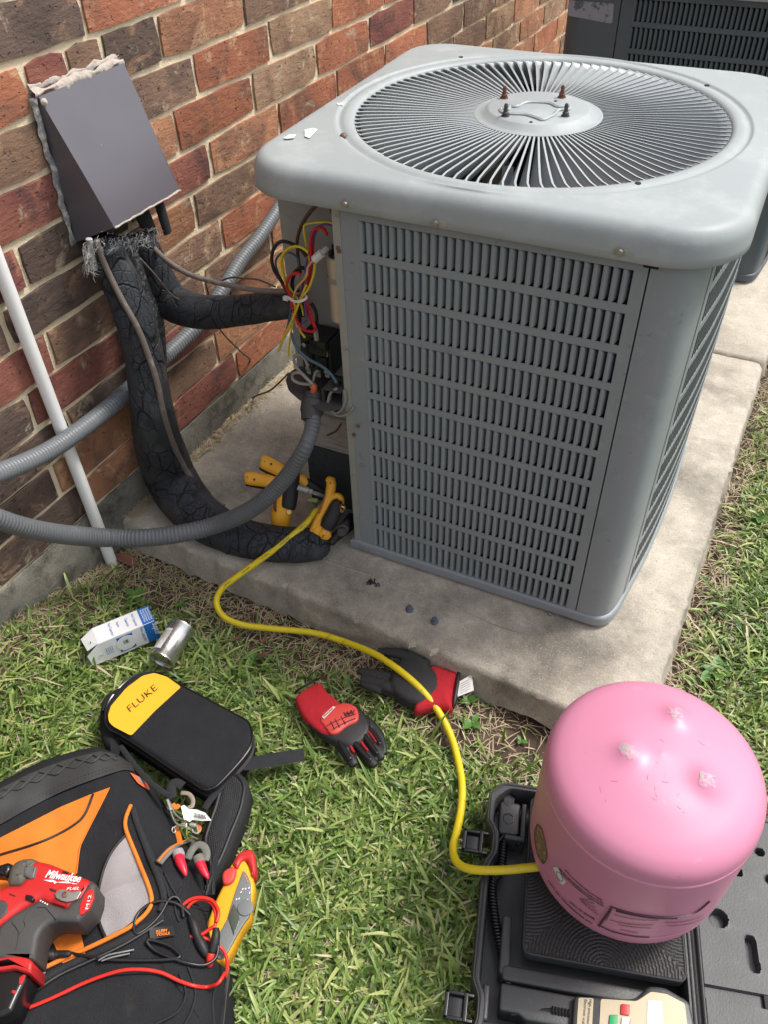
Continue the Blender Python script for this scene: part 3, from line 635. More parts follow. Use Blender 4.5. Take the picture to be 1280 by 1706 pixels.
    # rear corner, back and left skins
    mb = MB(); pr = []
    for k in range(9): a = .6 + (math.pi / 2 - .6) * k / 8; pr.append((XR - rr + rr * math.cos(a), YD - rr + rr * math.sin(a)))
    for k in range(9): a = math.pi / 2 + math.pi / 2 * k / 8; pr.append((XL + rr + rr * math.cos(a), YD - rr + rr * math.sin(a)))
    pr.append((XL, .075))
    for z in (.030, HB + .012): mb.v += [(x, y, z) for x, y in pr]
    n = len(pr); mb.f = [(i, i + 1, n + i + 1, n + i) for i in range(n - 1)]
    B('back_skin', mb, mbody, smooth=60)
    # dark coil behind the louvers
    mb = MB(); q_ = [(.004, .020), (XG, .026), (.500, .07), (.524, .20), (XR - .02, YD - .12), (XR - .10, YD - .03), (XL + .12, YD - .03), (XL + .02, YD - .12), (XL + .02, .085), (.004, .085)]
    for z in (.03, HB): mb.v += [(x, y, z) for x, y in q_]
    n = len(q_); mb.f = [(i, (i + 1) % n, n + (i + 1) % n, n + i) for i in range(n)] + [tuple(range(n))]
    B('coil', mb, M_BLACK, smooth=0)
    # ---- lid
    N = 224; ov = .0115; lc = (CX, CY); rings = []
    def sq(d, z): return [(*rrect_pt(cx - .004, cy, hx + ov + .004 - d, hy + ov - d, .104 - d, 2 * math.pi * k / N), z) for k in range(N)]
    def ci(r, z): return [(lc[0] + r * math.cos(2 * math.pi * k / N), lc[1] + r * math.sin(2 * math.pi * k / N), z) for k in range(N)]
    def mixr(a, b, f, z): return [((1 - f) * p[0] + f * q[0], (1 - f) * p[1] + f * q[1], z) for p, q in zip(a, b)]
    ZT = HB + HL
    rings.append(sq(.003, HB + .012)); rings.append(sq(.0, HB)); rings.append(sq(-.0008, HB + .001)); rings.append(sq(-.0008, HB + .012)); rings.append(sq(.0006, HB + .022))
    for k in range(1, 8): a = math.pi / 2 * k / 7; rings.append(sq(.0006 + .022 * (1 - math.cos(a)), HB + .022 + (HL - .0245) * math.sin(a)))
    a_, b_ = rings[-1], ci(RO + .003, 0)
    for f in (.2, .45, .75, .95): rings.append(mixr(a_, b_, f, ZT - .0025 + .0025 * f))
    rings += [ci(RO + .002, ZT), ci(RO + .0005, ZT - .0008), ci(RO - .002, ZT - .0030), ci(RO - .0055, ZT - .0032), ci(RO - .009, ZT - .0010), ci(RO - .015, ZT), ci(RI + .008, ZT - .0006), ci(RI + .003, ZT - .002), ci(RI, ZT - .006), ci(RI - .002, ZT - .014), ci(RI - .001, ZT - .045)]
    mb = MB()
    for r_ in rings: mb.v += r_
    for j in range(len(rings) - 1):
        for k in range(N): a = j * N + k; b = j * N + (k + 1) % N; mb.f.append((a, b, b + N, a + N))
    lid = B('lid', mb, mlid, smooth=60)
    # inside of the fan opening
    mb = MB(); lathe(mb, (lc[0], lc[1], 0), [(RI + .01, HB + .02), (RI + .01, HB - .16), (.02, HB - .161)], 48, cap=False); B('fan_well', mb, M_BLACK)
    # ---- fan guard vanes
    NV = 104 if main else 90
    def vane_mesh():
        m = MB(); st = [(.098, .0095, .12, 0), (.14, .015, .34, .0006), (.20, .020, .46, .0012), (.255, .0235, .54, .0012), (.283, .0240, .58, .0004), (.2915, .0200, .95, -.0012), (.2985, .0135, 1.42, -.0026)]
        th = .0010
        for r, h, ti, dy in st:
            s_, c_ = math.sin(ti), math.cos(ti); ww = .0032 * (1 if r > .12 else .7) # lipped upper edge
            top = [(r, -dy + th, 0), (r, -dy - th - ww * .35, .0004), (r, -dy - th, -.0012)]
            bot = [(r, -dy - th - s_ * h, -c_ * h), (r, -dy + th - s_ * h, -c_ * h)]
            m.v += top + bot
        n = 5
        for i in range(len(st) - 1):
            for k in range(n): a = i * n + k; b = i * n + (k + 1) % n; m.f.append((a, a + n, b + n, b))
        return m
    vm = vane_mesh()
    if main:
        me = vm.mesh('vane'); fixn(me); fin(me, M_VANE, 50)
        g = link('fan_guard', MB().mesh('x'), Vector((lc[0], lc[1], ZT - .004)) + O, U)
        for k in range(NV):
            o = link('vane', me, WL[g], g); o.rotation_euler = (0, 0, 2 * math.pi * (k + .3) / NV + random.uniform(-.002, .002))
        gm_ = MB(); lathe(gm_, (lc[0], lc[1], ZT), [(.1, -.0085), (.1035, -.0035), (.099, -.0022), (.090, -.0026), (.083, .0052), (.079, .0066), (.0, .0070)], 72, cap=False)
        oldme = g.data; g.data = fin(gm_.mesh('fan_guard', WL[g]), mlid, 60)
    else:
        m = MB()
        for k in range(NV):
            a = 2 * math.pi * k / NV; R_ = Matrix.Rotation(a, 3, 'Z'); m.add([R_ @ Vector(v) + Vector((lc[0], lc[1], ZT - .004)) for v in vm.v], vm.f)
        lathe(m, (lc[0], lc[1], ZT), [(.1, -.0085), (.1035, -.0035), (.09, -.0026), (.083, .0052), (.0, .0070)], 40, cap=False)
        q = B('fan_guard', m, mlid)
    return U, O
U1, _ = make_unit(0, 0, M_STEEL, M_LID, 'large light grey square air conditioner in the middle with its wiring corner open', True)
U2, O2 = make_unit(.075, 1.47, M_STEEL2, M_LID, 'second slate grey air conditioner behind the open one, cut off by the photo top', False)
ZT = HB + HL
# hub details: embossed outline, bolts, holes
pl_ = [at(u, v, z=ZT + .0075) for u, v in [(850, 176), (862, 178), (880, 171), (915, 172), (930, 178), (948, 177), (948, 183), (932, 184), (924, 192), (916, 196), (905, 200), (893, 196), (875, 191), (853, 190), (838, 187), (836, 181), (848, 183)]]
C_ = sum(pl_, Vector()) / len(pl_)
tb = MB(); tube(tb, [(p.x, p.y, ZT + .0072) for p in pl_ + [pl_[0]]], .0032, seg=6, cap=False); tb.build('embossed_outline', M_LID, U1)
for u, v, m in [(841, 163, M_RUST), (937, 162, M_RUST), (843, 193, M_DGREY), (943, 193, M_DGREY)]:
    p = at(u, v, z=ZT + .007); b = MB(); lathe(b, p, [(.0070, 0), (.0070, .0010), (.0052, .0012), (.0052, .0052), (.0034, .0062), (.0032, .0160), (.0020, .0182)], 8); b.build('bolt', m, U1, smooth=30)
for u, v in [(838, 180), (886, 203), (927, 168)]:
    p = at(u, v, z=ZT + .0074); b = MB(); lathe(b, p, [(.0026, 0), (.0026, .0004)], 10); b.build('hole', M_BLACK, U1)
for u, v in [(1064, 305), (1179, 142), (769, 95)]:
    p = at(u, v, z=ZT + .0002); b = MB(); lathe(b, p, [(.0042, -.001), (.0042, .0005)], 12); b.build('hole', M_BLACK, U1)
p = at(572, 226, z=ZT); b = MB(); lathe(b, p, [(.0058, 0), (.0055, .0015), (.004, .003), (.001, .0035)], 10); b.build('screw', M_SCREW, U1)
for pts in ([(507, 216), (520, 213), (529, 215), (519, 226), (515, 230), (507, 227)], [(472, 229), (481, 224), (493, 224), (489, 230), (475, 231)], [(560, 172), (570, 171), (572, 174), (563, 175)]):
    patch('bare_paint_chip', pts, lambda a, b_: at(a, b_, z=ZT + .0008), M_WHITE, U1, cuts=1)
# rim screws with their washers and slots
for u, v, m in [(575, 340, M_ZINC), (727, 372, M_ZINC), (1034, 420, M_ZINC)]:
    p = at(u, v, y=-.0128); b = MB(); lathe(b, p, [(.0065, 0), (.0065, .001), (.0048, .0012), (.0042, .0042), (.001, .0048)], 10, axis=(0, -1, 0)); b.build('screw', m, U1)
    b = MB(); slab(b, rnd([(-.012, -.0045), (.014, -.0045), (.014, .0045), (-.012, .0045)], .0044, 4), 0, .0006, .0003, frame(p + Vector((.003, .0002, 0)), (1, 0, 0), (0, 0, 1))); b.build('slot_plate', M_GALV, U1)
p = at(1222, 386, z=HB + .016); b = MB(); lathe(b, p, [(.008, -.002), (.008, .002), (.005, .005), (.001, .006)], 10, axis=(1, 0, 0)); b.build('screw', M_RUST, U1)
b = MB(); b.box(at(1087, 440, y=.0) + Vector((0, -.001, -.002)), (.019, .003, .006)); b.build('notch', M_BLACK, U1)
for u, v in [(602, 909), (712, 962), (917, 1023)]:
    p = at(u, v, y=-.004); b = MB(); lathe(b, p, [(.004, 0), (.0035, .003), (.001, .0035)], 8, axis=(0, -1, 0)); b.build('screw', M_ZINC, U1)
p = at(1110, 870, x=XR); 
# galvanised post beside the open corner
b = MB(); b.box2((-.0095, -.0014, .012), (.0035, -.0002, HB - .001)); b.box2((-.0095, -.0002, .012), (-.0083, .014, HB + .008)); b.build('galvanised_post', M_GALV, U1, smooth=0)
for u, v, m in [(563, 413, M_SCREW), (565, 418, M_SCREW), (576, 580, M_ZINC), (596, 709, M_SCREW), (589, 724, M_SCREW), (603, 775, M_ZINC)]:
    p = at(u, v, y=-.0013); b = MB(); lathe(b, p, [(.0038, 0), (.0034, .0022), (.001, .003)], 8, axis=(0, -1, 0)); b.build('screw', m, U1)
# inner sheet behind the missing corner cover
b = MB(); b.box2((XL, .075, .030), (.0, .0765, HB + .01)); b.box2((-.0012, .0005, .030), (.0006, .075, HB + .01)); b.box2((XL, .0765, .03), (XL + .0015, .1, HB)); b.build('inner_panel', M_INNER, U1, smooth=0)
y_ = .0742
zt = at(560, 752, y=y_).z; zl = at(560, 702, y=y_).z
b = MB(); b.box2((XL, y_, .032), (-.002, y_ - .001, zt)); b.build('lower_dark_panel', M_DARKPAN, U1, smooth=0)
b = MB(); b.box2((XL + .016, y_ - .0012, zt + .002), (-.003, y_ - .0018, zl + .010)); b.build('stained_label', M_PAPER, U1, smooth=0)
b = MB(); b.box2((XL + .016, y_ - .0002, at(520, 325, y=y_).z - .010), (-.03, y_ - .0010, at(520, 325, y=y_).z + .006)); b.build('masking_tape', mat('old_tape', (.42, .38, .26), .8, col2=(.55, .53, .46), c2s=60), U1, smooth=0)
# faded sticker and seam on the far unit
yf = O2.y - .0003
b = MB(); p0 = at(948, 3, y=yf); p1 = at(1024, 38, y=yf)
patch('faded_sticker', rnd([(949, 0), (1024, 6), (1021, 40), (947, 26)], 4), lambda a, b_: at(a, b_, y=yf - .0006), M_DECAL, U2, cuts=2)
b = MB(); pr = [(XL, .075)] + [(XL + .05 + .05 * math.cos(math.pi + math.pi / 2 * k / 8), .05 + .05 * math.sin(math.pi + math.pi / 2 * k / 8)) for k in range(9)] + [(-.0018, 0), (-.0018, .01)]
for z in (.030, HB + .012): b.v += [(x + O2.x, y + O2.y, z) for x, y in pr]
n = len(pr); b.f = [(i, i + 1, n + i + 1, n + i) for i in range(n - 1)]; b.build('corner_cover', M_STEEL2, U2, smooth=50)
# motor seen down through the guard
b = MB(); lathe(b, (CX, CY, HB - .10), [(.055, -.05), (.06, .02), (.06, .085), (.045, .10), (.012, .10)], 24); mo = b.build('fan_motor', M_BLK, U1)
p = at(846, 296, z=HB - .02); b = MB(); b.box(p, (.018, .004, .035)); b.build('motor_label', M_WHITE, U1)
p = at(827, 292, z=HB - .03); b = MB(); lathe(b, p, [(.022, -.05), (.022, .02), (.018, .024)], 16); b.build('motor_can', mat('dull_tan', (.28, .24, .16), .6), U1)
for k in range(3):
    a0 = 2 * math.pi * k / 3; mb = MB()
    for i in range(8):
        r = .07 + .21 * i / 7
        for j in range(5): a = a0 + (j / 4) * 1.1; mb.v.append((CX + r * math.cos(a), CY + r * math.sin(a), HB - .075 - .035 * (j / 4)))
    mb.f = [(i * 5 + j, i * 5 + j + 1, (i + 1) * 5 + j + 1, (i + 1) * 5 + j) for i in range(7) for j in range(4)]
    mb.build('fan_blade', mat('fan_blade_metal', (.025, .027, .03), .5), U1, smooth=180)
# ---- control compartment
capE = []
c0 = at(556, 424, y=.045); c1 = at(566, 530, y=.045); rcap = .019; cc = Vector((-.030, .046, 0))
zt_, zb_ = at(556, 424, y=.046).z, at(562, 528, y=.046).z
b = MB(); lathe(b, (cc.x, cc.y, zb_), [(rcap, 0), (rcap, zt_ - zb_), (rcap * .9, zt_ - zb_ + .001)], 24); cap = b.build('capacitor', M_TIN2, U1)
b = MB(); lathe(b, (cc.x, cc.y, zt_), [(rcap * .85, 0), (rcap * .8, .006), (.001, .006)], 20); 
for dx, dy in ((-.008, 0), (.006, -.006), (.005, .008)): b.box((cc.x + dx, cc.y + dy, zt_ + .011), (.002, .006, .012))
b.build('terminal_top', M_BLKG, cap)
zb2 = at(556, 458, y=.046).z; b = MB(); lathe(b, (cc.x, cc.y, zb2 - .007), [(rcap + .0008, 0), (rcap + .0008, .009)], 24, cap=False); b.build('clamp_band', M_GALV, cap)
# contactor: stepped black block with screws
ct = Vector(((at(507, 560, y=.05).x + at(562, 560, y=.05).x) / 2, .050, at(535, 588, y=.04).z)); W_ = .058
b = MB(); b.box(ct, (W_, .045, .072)); b.box(ct + Vector((.012, -.010, .030)), (.030, .05, .02)); b.box(ct + Vector((-.012, -.022, .0)), (.012, .012, .05)); b.box(ct + Vector((.018, -.022, -.012)), (.010, .012, .03)); b.box(ct + Vector((-.002, -.026, .012)), (.05, .006, .008)); ctr = b.build('contactor', M_BLKG, U1, smooth=0)
for dx, dz in ((-.02, .02), (.0, .022), (.02, .018), (-.018, -.028), (.002, -.03), (.02, -.026)):
    b = MB(); lathe(b, ct + Vector((dx, -.026, dz)), [(.0045, 0), (.0045, .002), (.003, .003)], 8, axis=(0, -1, 0)); b.build('terminal_screw', M_ZINC, ctr)
    b = MB(); b.box(ct + Vector((dx, -.0235, dz - .006)), (.008, .0015, .014)); b.build('terminal_tab', M_GALV, ctr)
# bracket plate that carries the conduit fitting
ZPL = at(520, 650, y=.015).z
plp = pxpoly([(475, 632), (480, 622), (492, 612), (520, 606), (560, 618), (575, 628), (574, 676), (556, 684), (536, 684), (498, 666), (480, 650)], ZPL, r=.008)
SL('bracket_plate', plp, ZPL - .0016, ZPL, M_DGREY, U1, bev=.0008)
f0 = at(524, 656, z=ZPL)
b = MB(); lathe(b, f0, [(.0165, .0), (.0165, .006), (.0135, .007), (.0135, .011), (.0105, .0115), (.010, .003)], 10, cap=False); b.build('lock_nut', M_DGREY, U1, smooth=30)
b = MB(); dn = (at(518, 690, d=depth(f0) - .005) - f0).normalized()
lathe(b, f0, [(.0185, .001), (.0185, .012), (.0215, .014), (.0215, .032), (.0180, .042), (.0165, .050)], 20, axis=dn); b.build('conduit_fitting', M_DGREY, U1)
FIT = f0 + dn * .045
# folded bracket with the coil of grey sensor lead
q0 = at(545, 648, y=-.004); b = MB()
bx0, bx1 = at(541, 650, y=.0).x, -.012; bz1 = at(556, 645, y=.0).z
b.box2((bx0, -.012, bz1 - .0015), (bx1, .03, bz1)); b.box2((bx0, -.012, bz1 - .034), (bx0 + .0015, .03, bz1)); b.build('folded_bracket', M_DGREY, U1, smooth=0)
b = MB(); lathe(b, at(561, 640, z=bz1), [(.0075, 0), (.0075, .003), (.004, .005), (.0035, .001)], 12, cap=False); b.build('grommet', M_BLK, U1)
def W(name, pts, y, r, m, par=U1, wob=.0):
    """wire through points read on the upright plane y (or own y as third value)"""
    q = []
    for i, p in enumerate(pts): q.append(at(400 + p[0] / 4, 280 + p[1] / 4, y=(p[2] if len(p) > 2 else y)))
    o = T1(name, q, r, WIRE[m], par, seg=6); o['label'] = m + ' ' + name.replace('_', ' '); return o
W('wire', [(612, 300), (590, 250), (540, 235), (490, 265), (430, 340), (392, 420), (378, 500), (385, 600), (400, 700)], .035, .0030, 'brown')
W('wire', [(620, 366), (560, 360), (480, 366), (430, 378), (424, 420), (440, 520), (452, 560)], .02, .0020, 'yellow')
W('wire', [(618, 385), (560, 375), (510, 410), (470, 520), (440, 640), (410, 800), (350, 960), (320, 1060)], .018, .0020, 'purple')
W('wire', [(575, 450), (560, 410), (520, 398), (480, 430), (465, 520), (470, 640), (440, 780), (440, 880), (470, 980), (505, 1080)], .014, .0026, 'red')
W('wire', [(580, 440), (540, 400), (500, 415), (485, 500), (480, 620), (455, 760), (430, 860), (450, 960), (500, 1075)], .02, .0022, 'red')
W('wire', [(440, 590), (400, 540), (330, 500), (270, 490), (225, 530), (208, 600), (225, 680), (270, 750), (310, 820), (350, 880), (380, 960), (400, 1060), (450, 1110), (500, 1110)], .012, .0032, 'black')
W('wire', [(450, 560), (400, 527), (340, 525), (285, 570), (268, 640), (285, 720), (320, 820), (360, 900), (370, 980), (400, 1080), (430, 1130)], .010, .0022, 'yellow')
W('wire', [(470, 640), (440, 560), (380, 530), (320, 545), (280, 600), (290, 700), (330, 800), (400, 900), (420, 980)], .016, .0020, 'yellow')
W('wire', [(495, 640), (490, 700), (455, 800), (400, 880), (350, 1000), (290, 1130), (250, 1225)], .006, .0022, 'yellow')
W('wire', [(440, 780), (400, 870), (355, 980), (340, 1080), (325, 1180), (320, 1255)], .008, .0020, 'yellow')
W('wire', [(390, 650), (380, 600), (330, 565), (270, 570), (235, 620), (250, 700), (300, 790), (340, 870), (330, 980), (295, 1130)], .024, .0020, 'blue')
W('wire', [(500, 600), (450, 660), (440, 720), (375, 800), (350, 880), (355, 960), (380, 1060)], .010, .0022, 'peach')
W('wire', [(500, 620), (460, 655), (420, 740), (370, 800), (360, 900), (345, 1010)], .016, .0020, 'peach')
W('wire', [(460, 690), (410, 665), (365, 690), (345, 760), (350, 830), (360, 900), (400, 1020)], .02, .0034, 'black')
W('wire', [(400, 720), (380, 700), (330, 720), (308, 790), (335, 860), (350, 940), (400, 1060), (470, 1090), (500, 1075)], .008, .0026, 'red')
W('wire', [(450, 800), (430, 900), (440, 1000), (420, 1030), (390, 1030), (385, 990)], .012, .0020, 'purple')
W('wire', [(470, 900), (500, 950), (510, 1020), (500, 1080)], .02, .0034, 'black')
W('wire', [(340, 1100), (370, 1190), (450, 1270), (540, 1320), (600, 1370), (640, 1430)], -.004, .0026, 'blue')
W('wire', [(450, 1320), (430, 1270), (390, 1240), (358, 1260), (370, 1320), (420, 1380), (470, 1430)], -.002, .0030, 'grey')
W('wire', [(480, 1440), (440, 1400), (400, 1365), (350, 1370), (352, 1410), (400, 1435), (470, 1440)], -.006, .0030, 'grey')
W('wire', [(500, 1360), (485, 1410), (475, 1440)], .004, .0028, 'grey')
b = MB(); tube(b, [at(520, 655, y=-.001), at(523, 647, y=-.001), at(519, 641, y=-.001)], .0065, seg=10); b.build('orange_wire_sleeve', WIRE['orange'], U1)
for k in range(3): W('sensor_lead', [(640, 1470 + 6 * k), (600, 1500), (585 + 8 * k, 1560), (600 + 6 * k, 1610), (640, 1630 - 8 * k), (680, 1600), (700 - 6 * k, 1540), (690, 1480)], -.006 + .006 * k, .0028, 'grey')
W('sensor_lead', [(600, 1620), (650, 1650), (710, 1640), (750, 1600)], -.006, .0026, 'grey')
W('sensor_lead', [(580, 1780, .03), (640, 1750, .0), (672, 1700, -.01)], 0, .0022, 'brown')
# push-on connectors and zip tie
b = MB(); tube(b, [at(523, 433, y=.012), at(536, 421, y=.016)], .0068, seg=8); tube(b, [at(534, 423, y=.016), at(544, 414, y=.03)], .0048, seg=8); b.build('wire_connector', mat('connector_white', (.62, .62, .58), .4), U1)
b = MB(); tube(b, [at(525, 550, y=.012), at(527, 566, y=.012)], .0045, seg=6); b.build('crimp_terminal', M_ZINC, U1)
b = MB(); zc = [at(478, 495, y=-.002), at(490, 502, y=-.010), at(500, 502, y=-.010), at(510, 496, y=.0), at(505, 490, y=.02), at(490, 490, y=.022), at(478, 495, y=.008)]; tube(b, zc, .0024, seg=6); b.box(at(476, 497, y=-.004), (.009, .006, .006)); b.build('zip_tie', M_ZIP, U1)
def dl(pts, anchors):
    """sight-line points with depth interpolated along the list between anchored ones {index: depth}"""
    k = sorted(anchors); ds = np.interp(range(len(pts)), k, [anchors[i] for i in k]); return [at(p[0], p[1], d=float(d)) for p, d in zip(pts, ds)], ds
# ---------------------------------------------------------------- vent hood on the wall
HOOD = empty('vent_hood', wall(90, 280), 'wedge-shaped bronze grey sheet metal hood sealed to the brick wall over the pipes', 'vent hood')
tl, tr, bl = wall(54, 160, .004), wall(196, 104, .004), wall(118, 408, .004)
bl = Vector((bl.x, tl.y - .004, bl.z)); br = Vector((bl.x + WT * (tr.y - tl.y), tr.y, bl.z))
fl = at(190, 379, x=bl.x + .098); fr = at(299, 317, x=bl.x + .105)
lip = .012; tlo, tro = tl + Vector((lip, 0, .0)), tr + Vector((lip, 0, 0))
def sheet(mb, q, th):
    n = (q[1] - q[0]).cross(q[2] - q[0]).normalized() * th; N = len(q)
    mb.add(list(q) + [p - n for p in q], [tuple(range(N)), tuple(range(2 * N - 1, N - 1, -1))] + [(i, i + N, (i + 1) % N + N, (i + 1) % N) for i in range(N)])
mb = MB()
def gridq(a, b, c, d, n=8, amp=.0012):
    for i in range(n + 1):
        for j in range(n + 1):
            p = a.lerp(b, j / n).lerp(d.lerp(c, j / n), i / n); mb.v.append(p + Vector((amp * noise.noise(p * 14), 0, 0)))
o0 = len(mb.v)
gridq(tlo, tro, fr, fl); n = 8; mb.f += [(o0 + i * 9 + j, o0 + i * 9 + j + 1, o0 + (i + 1) * 9 + j + 1, o0 + (i + 1) * 9 + j) for i in range(n) for j in range(n)]
me = mb.mesh('face_sheet', WL[HOOD]); fixn(me); fin(me, M_HOOD, 180); o = link('face_sheet', me, WL[HOOD], HOOD)
s = o.modifiers.new('t', 'SOLIDIFY'); s.thickness = .0016; s = o.modifiers.new('e', 'EDGE_SPLIT'); s.split_angle = math.radians(35)
mb = MB(); sheet(mb, [tl, bl, fl, tlo], .0014); mb.build('side_sheet', M_HOOD, HOOD, smooth=0, recalc=True)
mb = MB(); sheet(mb, [tr, tro, fr, br], .0014); mb.build('side_sheet', M_HOOD, HOOD, smooth=0, recalc=True)
mb = MB(); sheet(mb, [tl, tlo, tro, tr], .0014); mb.build('top_sheet', M_HOOD, HOOD, smooth=0, recalc=True)
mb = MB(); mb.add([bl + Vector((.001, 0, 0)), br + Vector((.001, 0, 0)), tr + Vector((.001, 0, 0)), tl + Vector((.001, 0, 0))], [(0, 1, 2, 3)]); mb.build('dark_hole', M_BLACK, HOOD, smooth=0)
fz = fl.lerp(fr, .0)
def bead(name, a, b, r, n, m, amp=.004, par=HOOD, seg=7):
    q = []
    for i in range(n + 1):
        p = a.lerp(b, i / n) if not callable(a) else a(i / n); q.append((p.x + amp * .5 * noise.noise(p * 70), p.y + amp * noise.noise(p * 80 + Vector((3, 0, 0))), p.z + amp * noise.noise(p * 75 + Vector((0, 7, 0))), r * (.7 + .9 * abs(noise.noise(p * 90)))))
    return T1(name, q, r, m, par, seg=seg, smooth=2)
def crust(name, a, b, sd, wd, ht, m, n=90, seed=0, par=HOOD):
    """smeared, lumpy sealant along a seam; sd = direction across the seam, x = outwards"""
    mb = MB(); kk = 9; ax_ = (b - a).normalized(); sd = (sd - ax_ * sd.dot(ax_)).normalized(); out = ax_.cross(sd); out = out if out.x > 0 else -out
    for i in range(n + 1):
        p = a.lerp(b, i / n); w1 = wd * (.75 + .9 * noise.noise(p * 38 + Vector((seed, 0, 0)))); w2 = wd * (.75 + .9 * noise.noise(p * 45 + Vector((seed + 9, 0, 0))))
        for k in range(kk):
            t = k / (kk - 1) * 2 - 1; off = t * (w1 if t < 0 else w2); q = p + sd * off; h = ht * max(0, 1 - t * t) ** .6 * (.55 + .8 * abs(noise.noise(q * 160)) + .5 * noise.noise(q * 60)); mb.v.append(q + out * (h - .0006) + ax_ * .002 * noise.noise(q * 120))
    mb.f = [(i * kk + k, i * kk + k + 1, (i + 1) * kk + k + 1, (i + 1) * kk + k) for i in range(n) for k in range(kk - 1)]
    me = mb.mesh(name, WL[par])
    if sum(p.normal.dot(out) for p in me.polygons) < 0: me.flip_normals()
    return link(name, fin(me, m, 180), WL[par], par)
crust('sealant_smear', tl + Vector((.008, -.006, .004)), tr + Vector((.008, .003, .003)), Vector((-.5, 0, 1)), .0085, .0055, M_SEAL)
crust('sealant_smear', tl + Vector((.001, -.006, .010)), tr + Vector((.001, .003, .008)), Vector((0, 0, 1)), .008, .003, M_SEAL, seed=4)
crust('sealant_smear', tl + Vector((.006, -.006, .0)), bl + Vector((.002, -.005, 0)), Vector((0, -1, 0)), .0085, .0045, mat('grey_sealant', (.25, .245, .25), .7, var=.3, vs=60, bump=.5, bs=200, col2=(.5, .48, .45), c2=(.5, .6), c2s=60), seed=2)
bead('sealant_bead', tr + Vector((.004, .004, .0)), tr.lerp(br, .22) + Vector((.003, .005, 0)), .0035, 10, M_SEAL)
bead('rough_edge', fl + Vector((.001, 0, -.0005)), fr + Vector((.001, 0, -.0005)), .0022, 40, M_SEAL, .002)
p = tl + Vector((.016, .002, -.008)); mb = MB(); lathe(mb, p, [(.002, 0), (.005, .002), (.006, .004), (.003, .007), (.001, .008)], 7, axis=(1, -.3, .3)); mb.build('sealant_blob', M_SEAL, HOOD)
# black foam stubs hanging out under the hood
for a, b_, w_ in (((232, 345), (252, 392), 30), ((262, 330), (279, 388), 20)):
    fo = empty('foam_stub', wall(*b_, .05), 'wide black foam stub under the hood, nearer the pipes' if w_ == 30 else 'narrow black foam stub under the hood, farther right', 'foam insulation')
    pa, pb = at(*a, x=bl.x + .055), at(*b_, x=bl.x + .055); mb = MB(); rr = w_ * depth(pb) / FPX / 2
    tube(mb, [(*pa, rr), (*pa.lerp(pb, .5), rr), (*pb, rr * .92)], rr, seg=14, flat=.55, up=(1, 0, 0)); mb.build('foam', M_FOAM2, fo)
# ---------------------------------------------------------------- insulated pipes
def foamtube(root, name, pts, anchors, m, seg=26):
    P_, ds = dl(pts, anchors); Q = [(*p, pts[i][2] * .5 * float(ds[i]) / FPX) for i, p in enumerate(P_)]
    mb = MB(); fine, _ = resample(catmull(Q, 8), .006)
    tube(mb, [tuple(a) for a in fine], 0, seg=seg, smooth=0, jit=lambda i, k, a, X: 1 + .03 * noise.noise(X * 25 + Vector((math.cos(a), math.sin(a), 0))) + .010 * noise.noise(X * 75 + Vector((math.cos(a), math.sin(a), 0)) * 2.5))
    return mb.build(name, m, root, smooth=180), Q
dA0 = depth(wall(172, 405, .070)); AP = [(172, 405, 58), (182, 432, 60), (200, 470, 64), (220, 520, 64), (234, 570, 65), (244, 620, 66), (252, 680, 70), (264, 740, 80), (282, 790, 84), (306, 832, 82), (345, 869, 74), (395, 893, 66), (450, 905, 62), (500, 908, 60), (536, 908, 50)]
dA = {0: dA0, 3: depth(wall(220, 520, .095)), 5: depth(wall(244, 620, .108)), 6: depth(wall(252, 680, .112))}
for i, (z, ) in {8: (.060,), 9: (.046,), 10: (.038,), 12: (.034,), 14: (.030,)}.items(): dA[i] = depth(at(AP[i][0], AP[i][1], z=z))
PA = empty('insulated_pipe', at(536, 908, z=.03), 'thick cracked black foam pipe curving down from the hood onto the concrete', 'pipe insulation')
foamA, QA = foamtube(PA, 'foam_sleeve', AP, dA, M_FOAM, 30)
e0, e1 = Vector(QA[-2][:3]), Vector(QA[-1][:3]); mb = MB(); lathe(mb, e1, [(QA[-1][3] * .98, -.004), (QA[-1][3] * .7, .010), (.012, .016)], 24, axis=(e1 - e0)); mb.build('foam_end', M_FOAM, PA)
T1('copper_tube', [e1, at(560, 893, z=.032), at(592, 868, z=.035), (at(600, 860, z=.036).x, .09, .04)], .011, M_BLK, PA)
t0 = at(372, 905, z=.03); mb = MB(); mb.add([at(362, 898, z=.022), at(392, 902, z=.022), at(377, 925, z=.004), at(377, 905, z=.045)], [(0, 1, 2), (0, 2, 3), (1, 3, 2), (0, 3, 1)]); mb.build('torn_flap', M_FOAM2, PA, smooth=0)
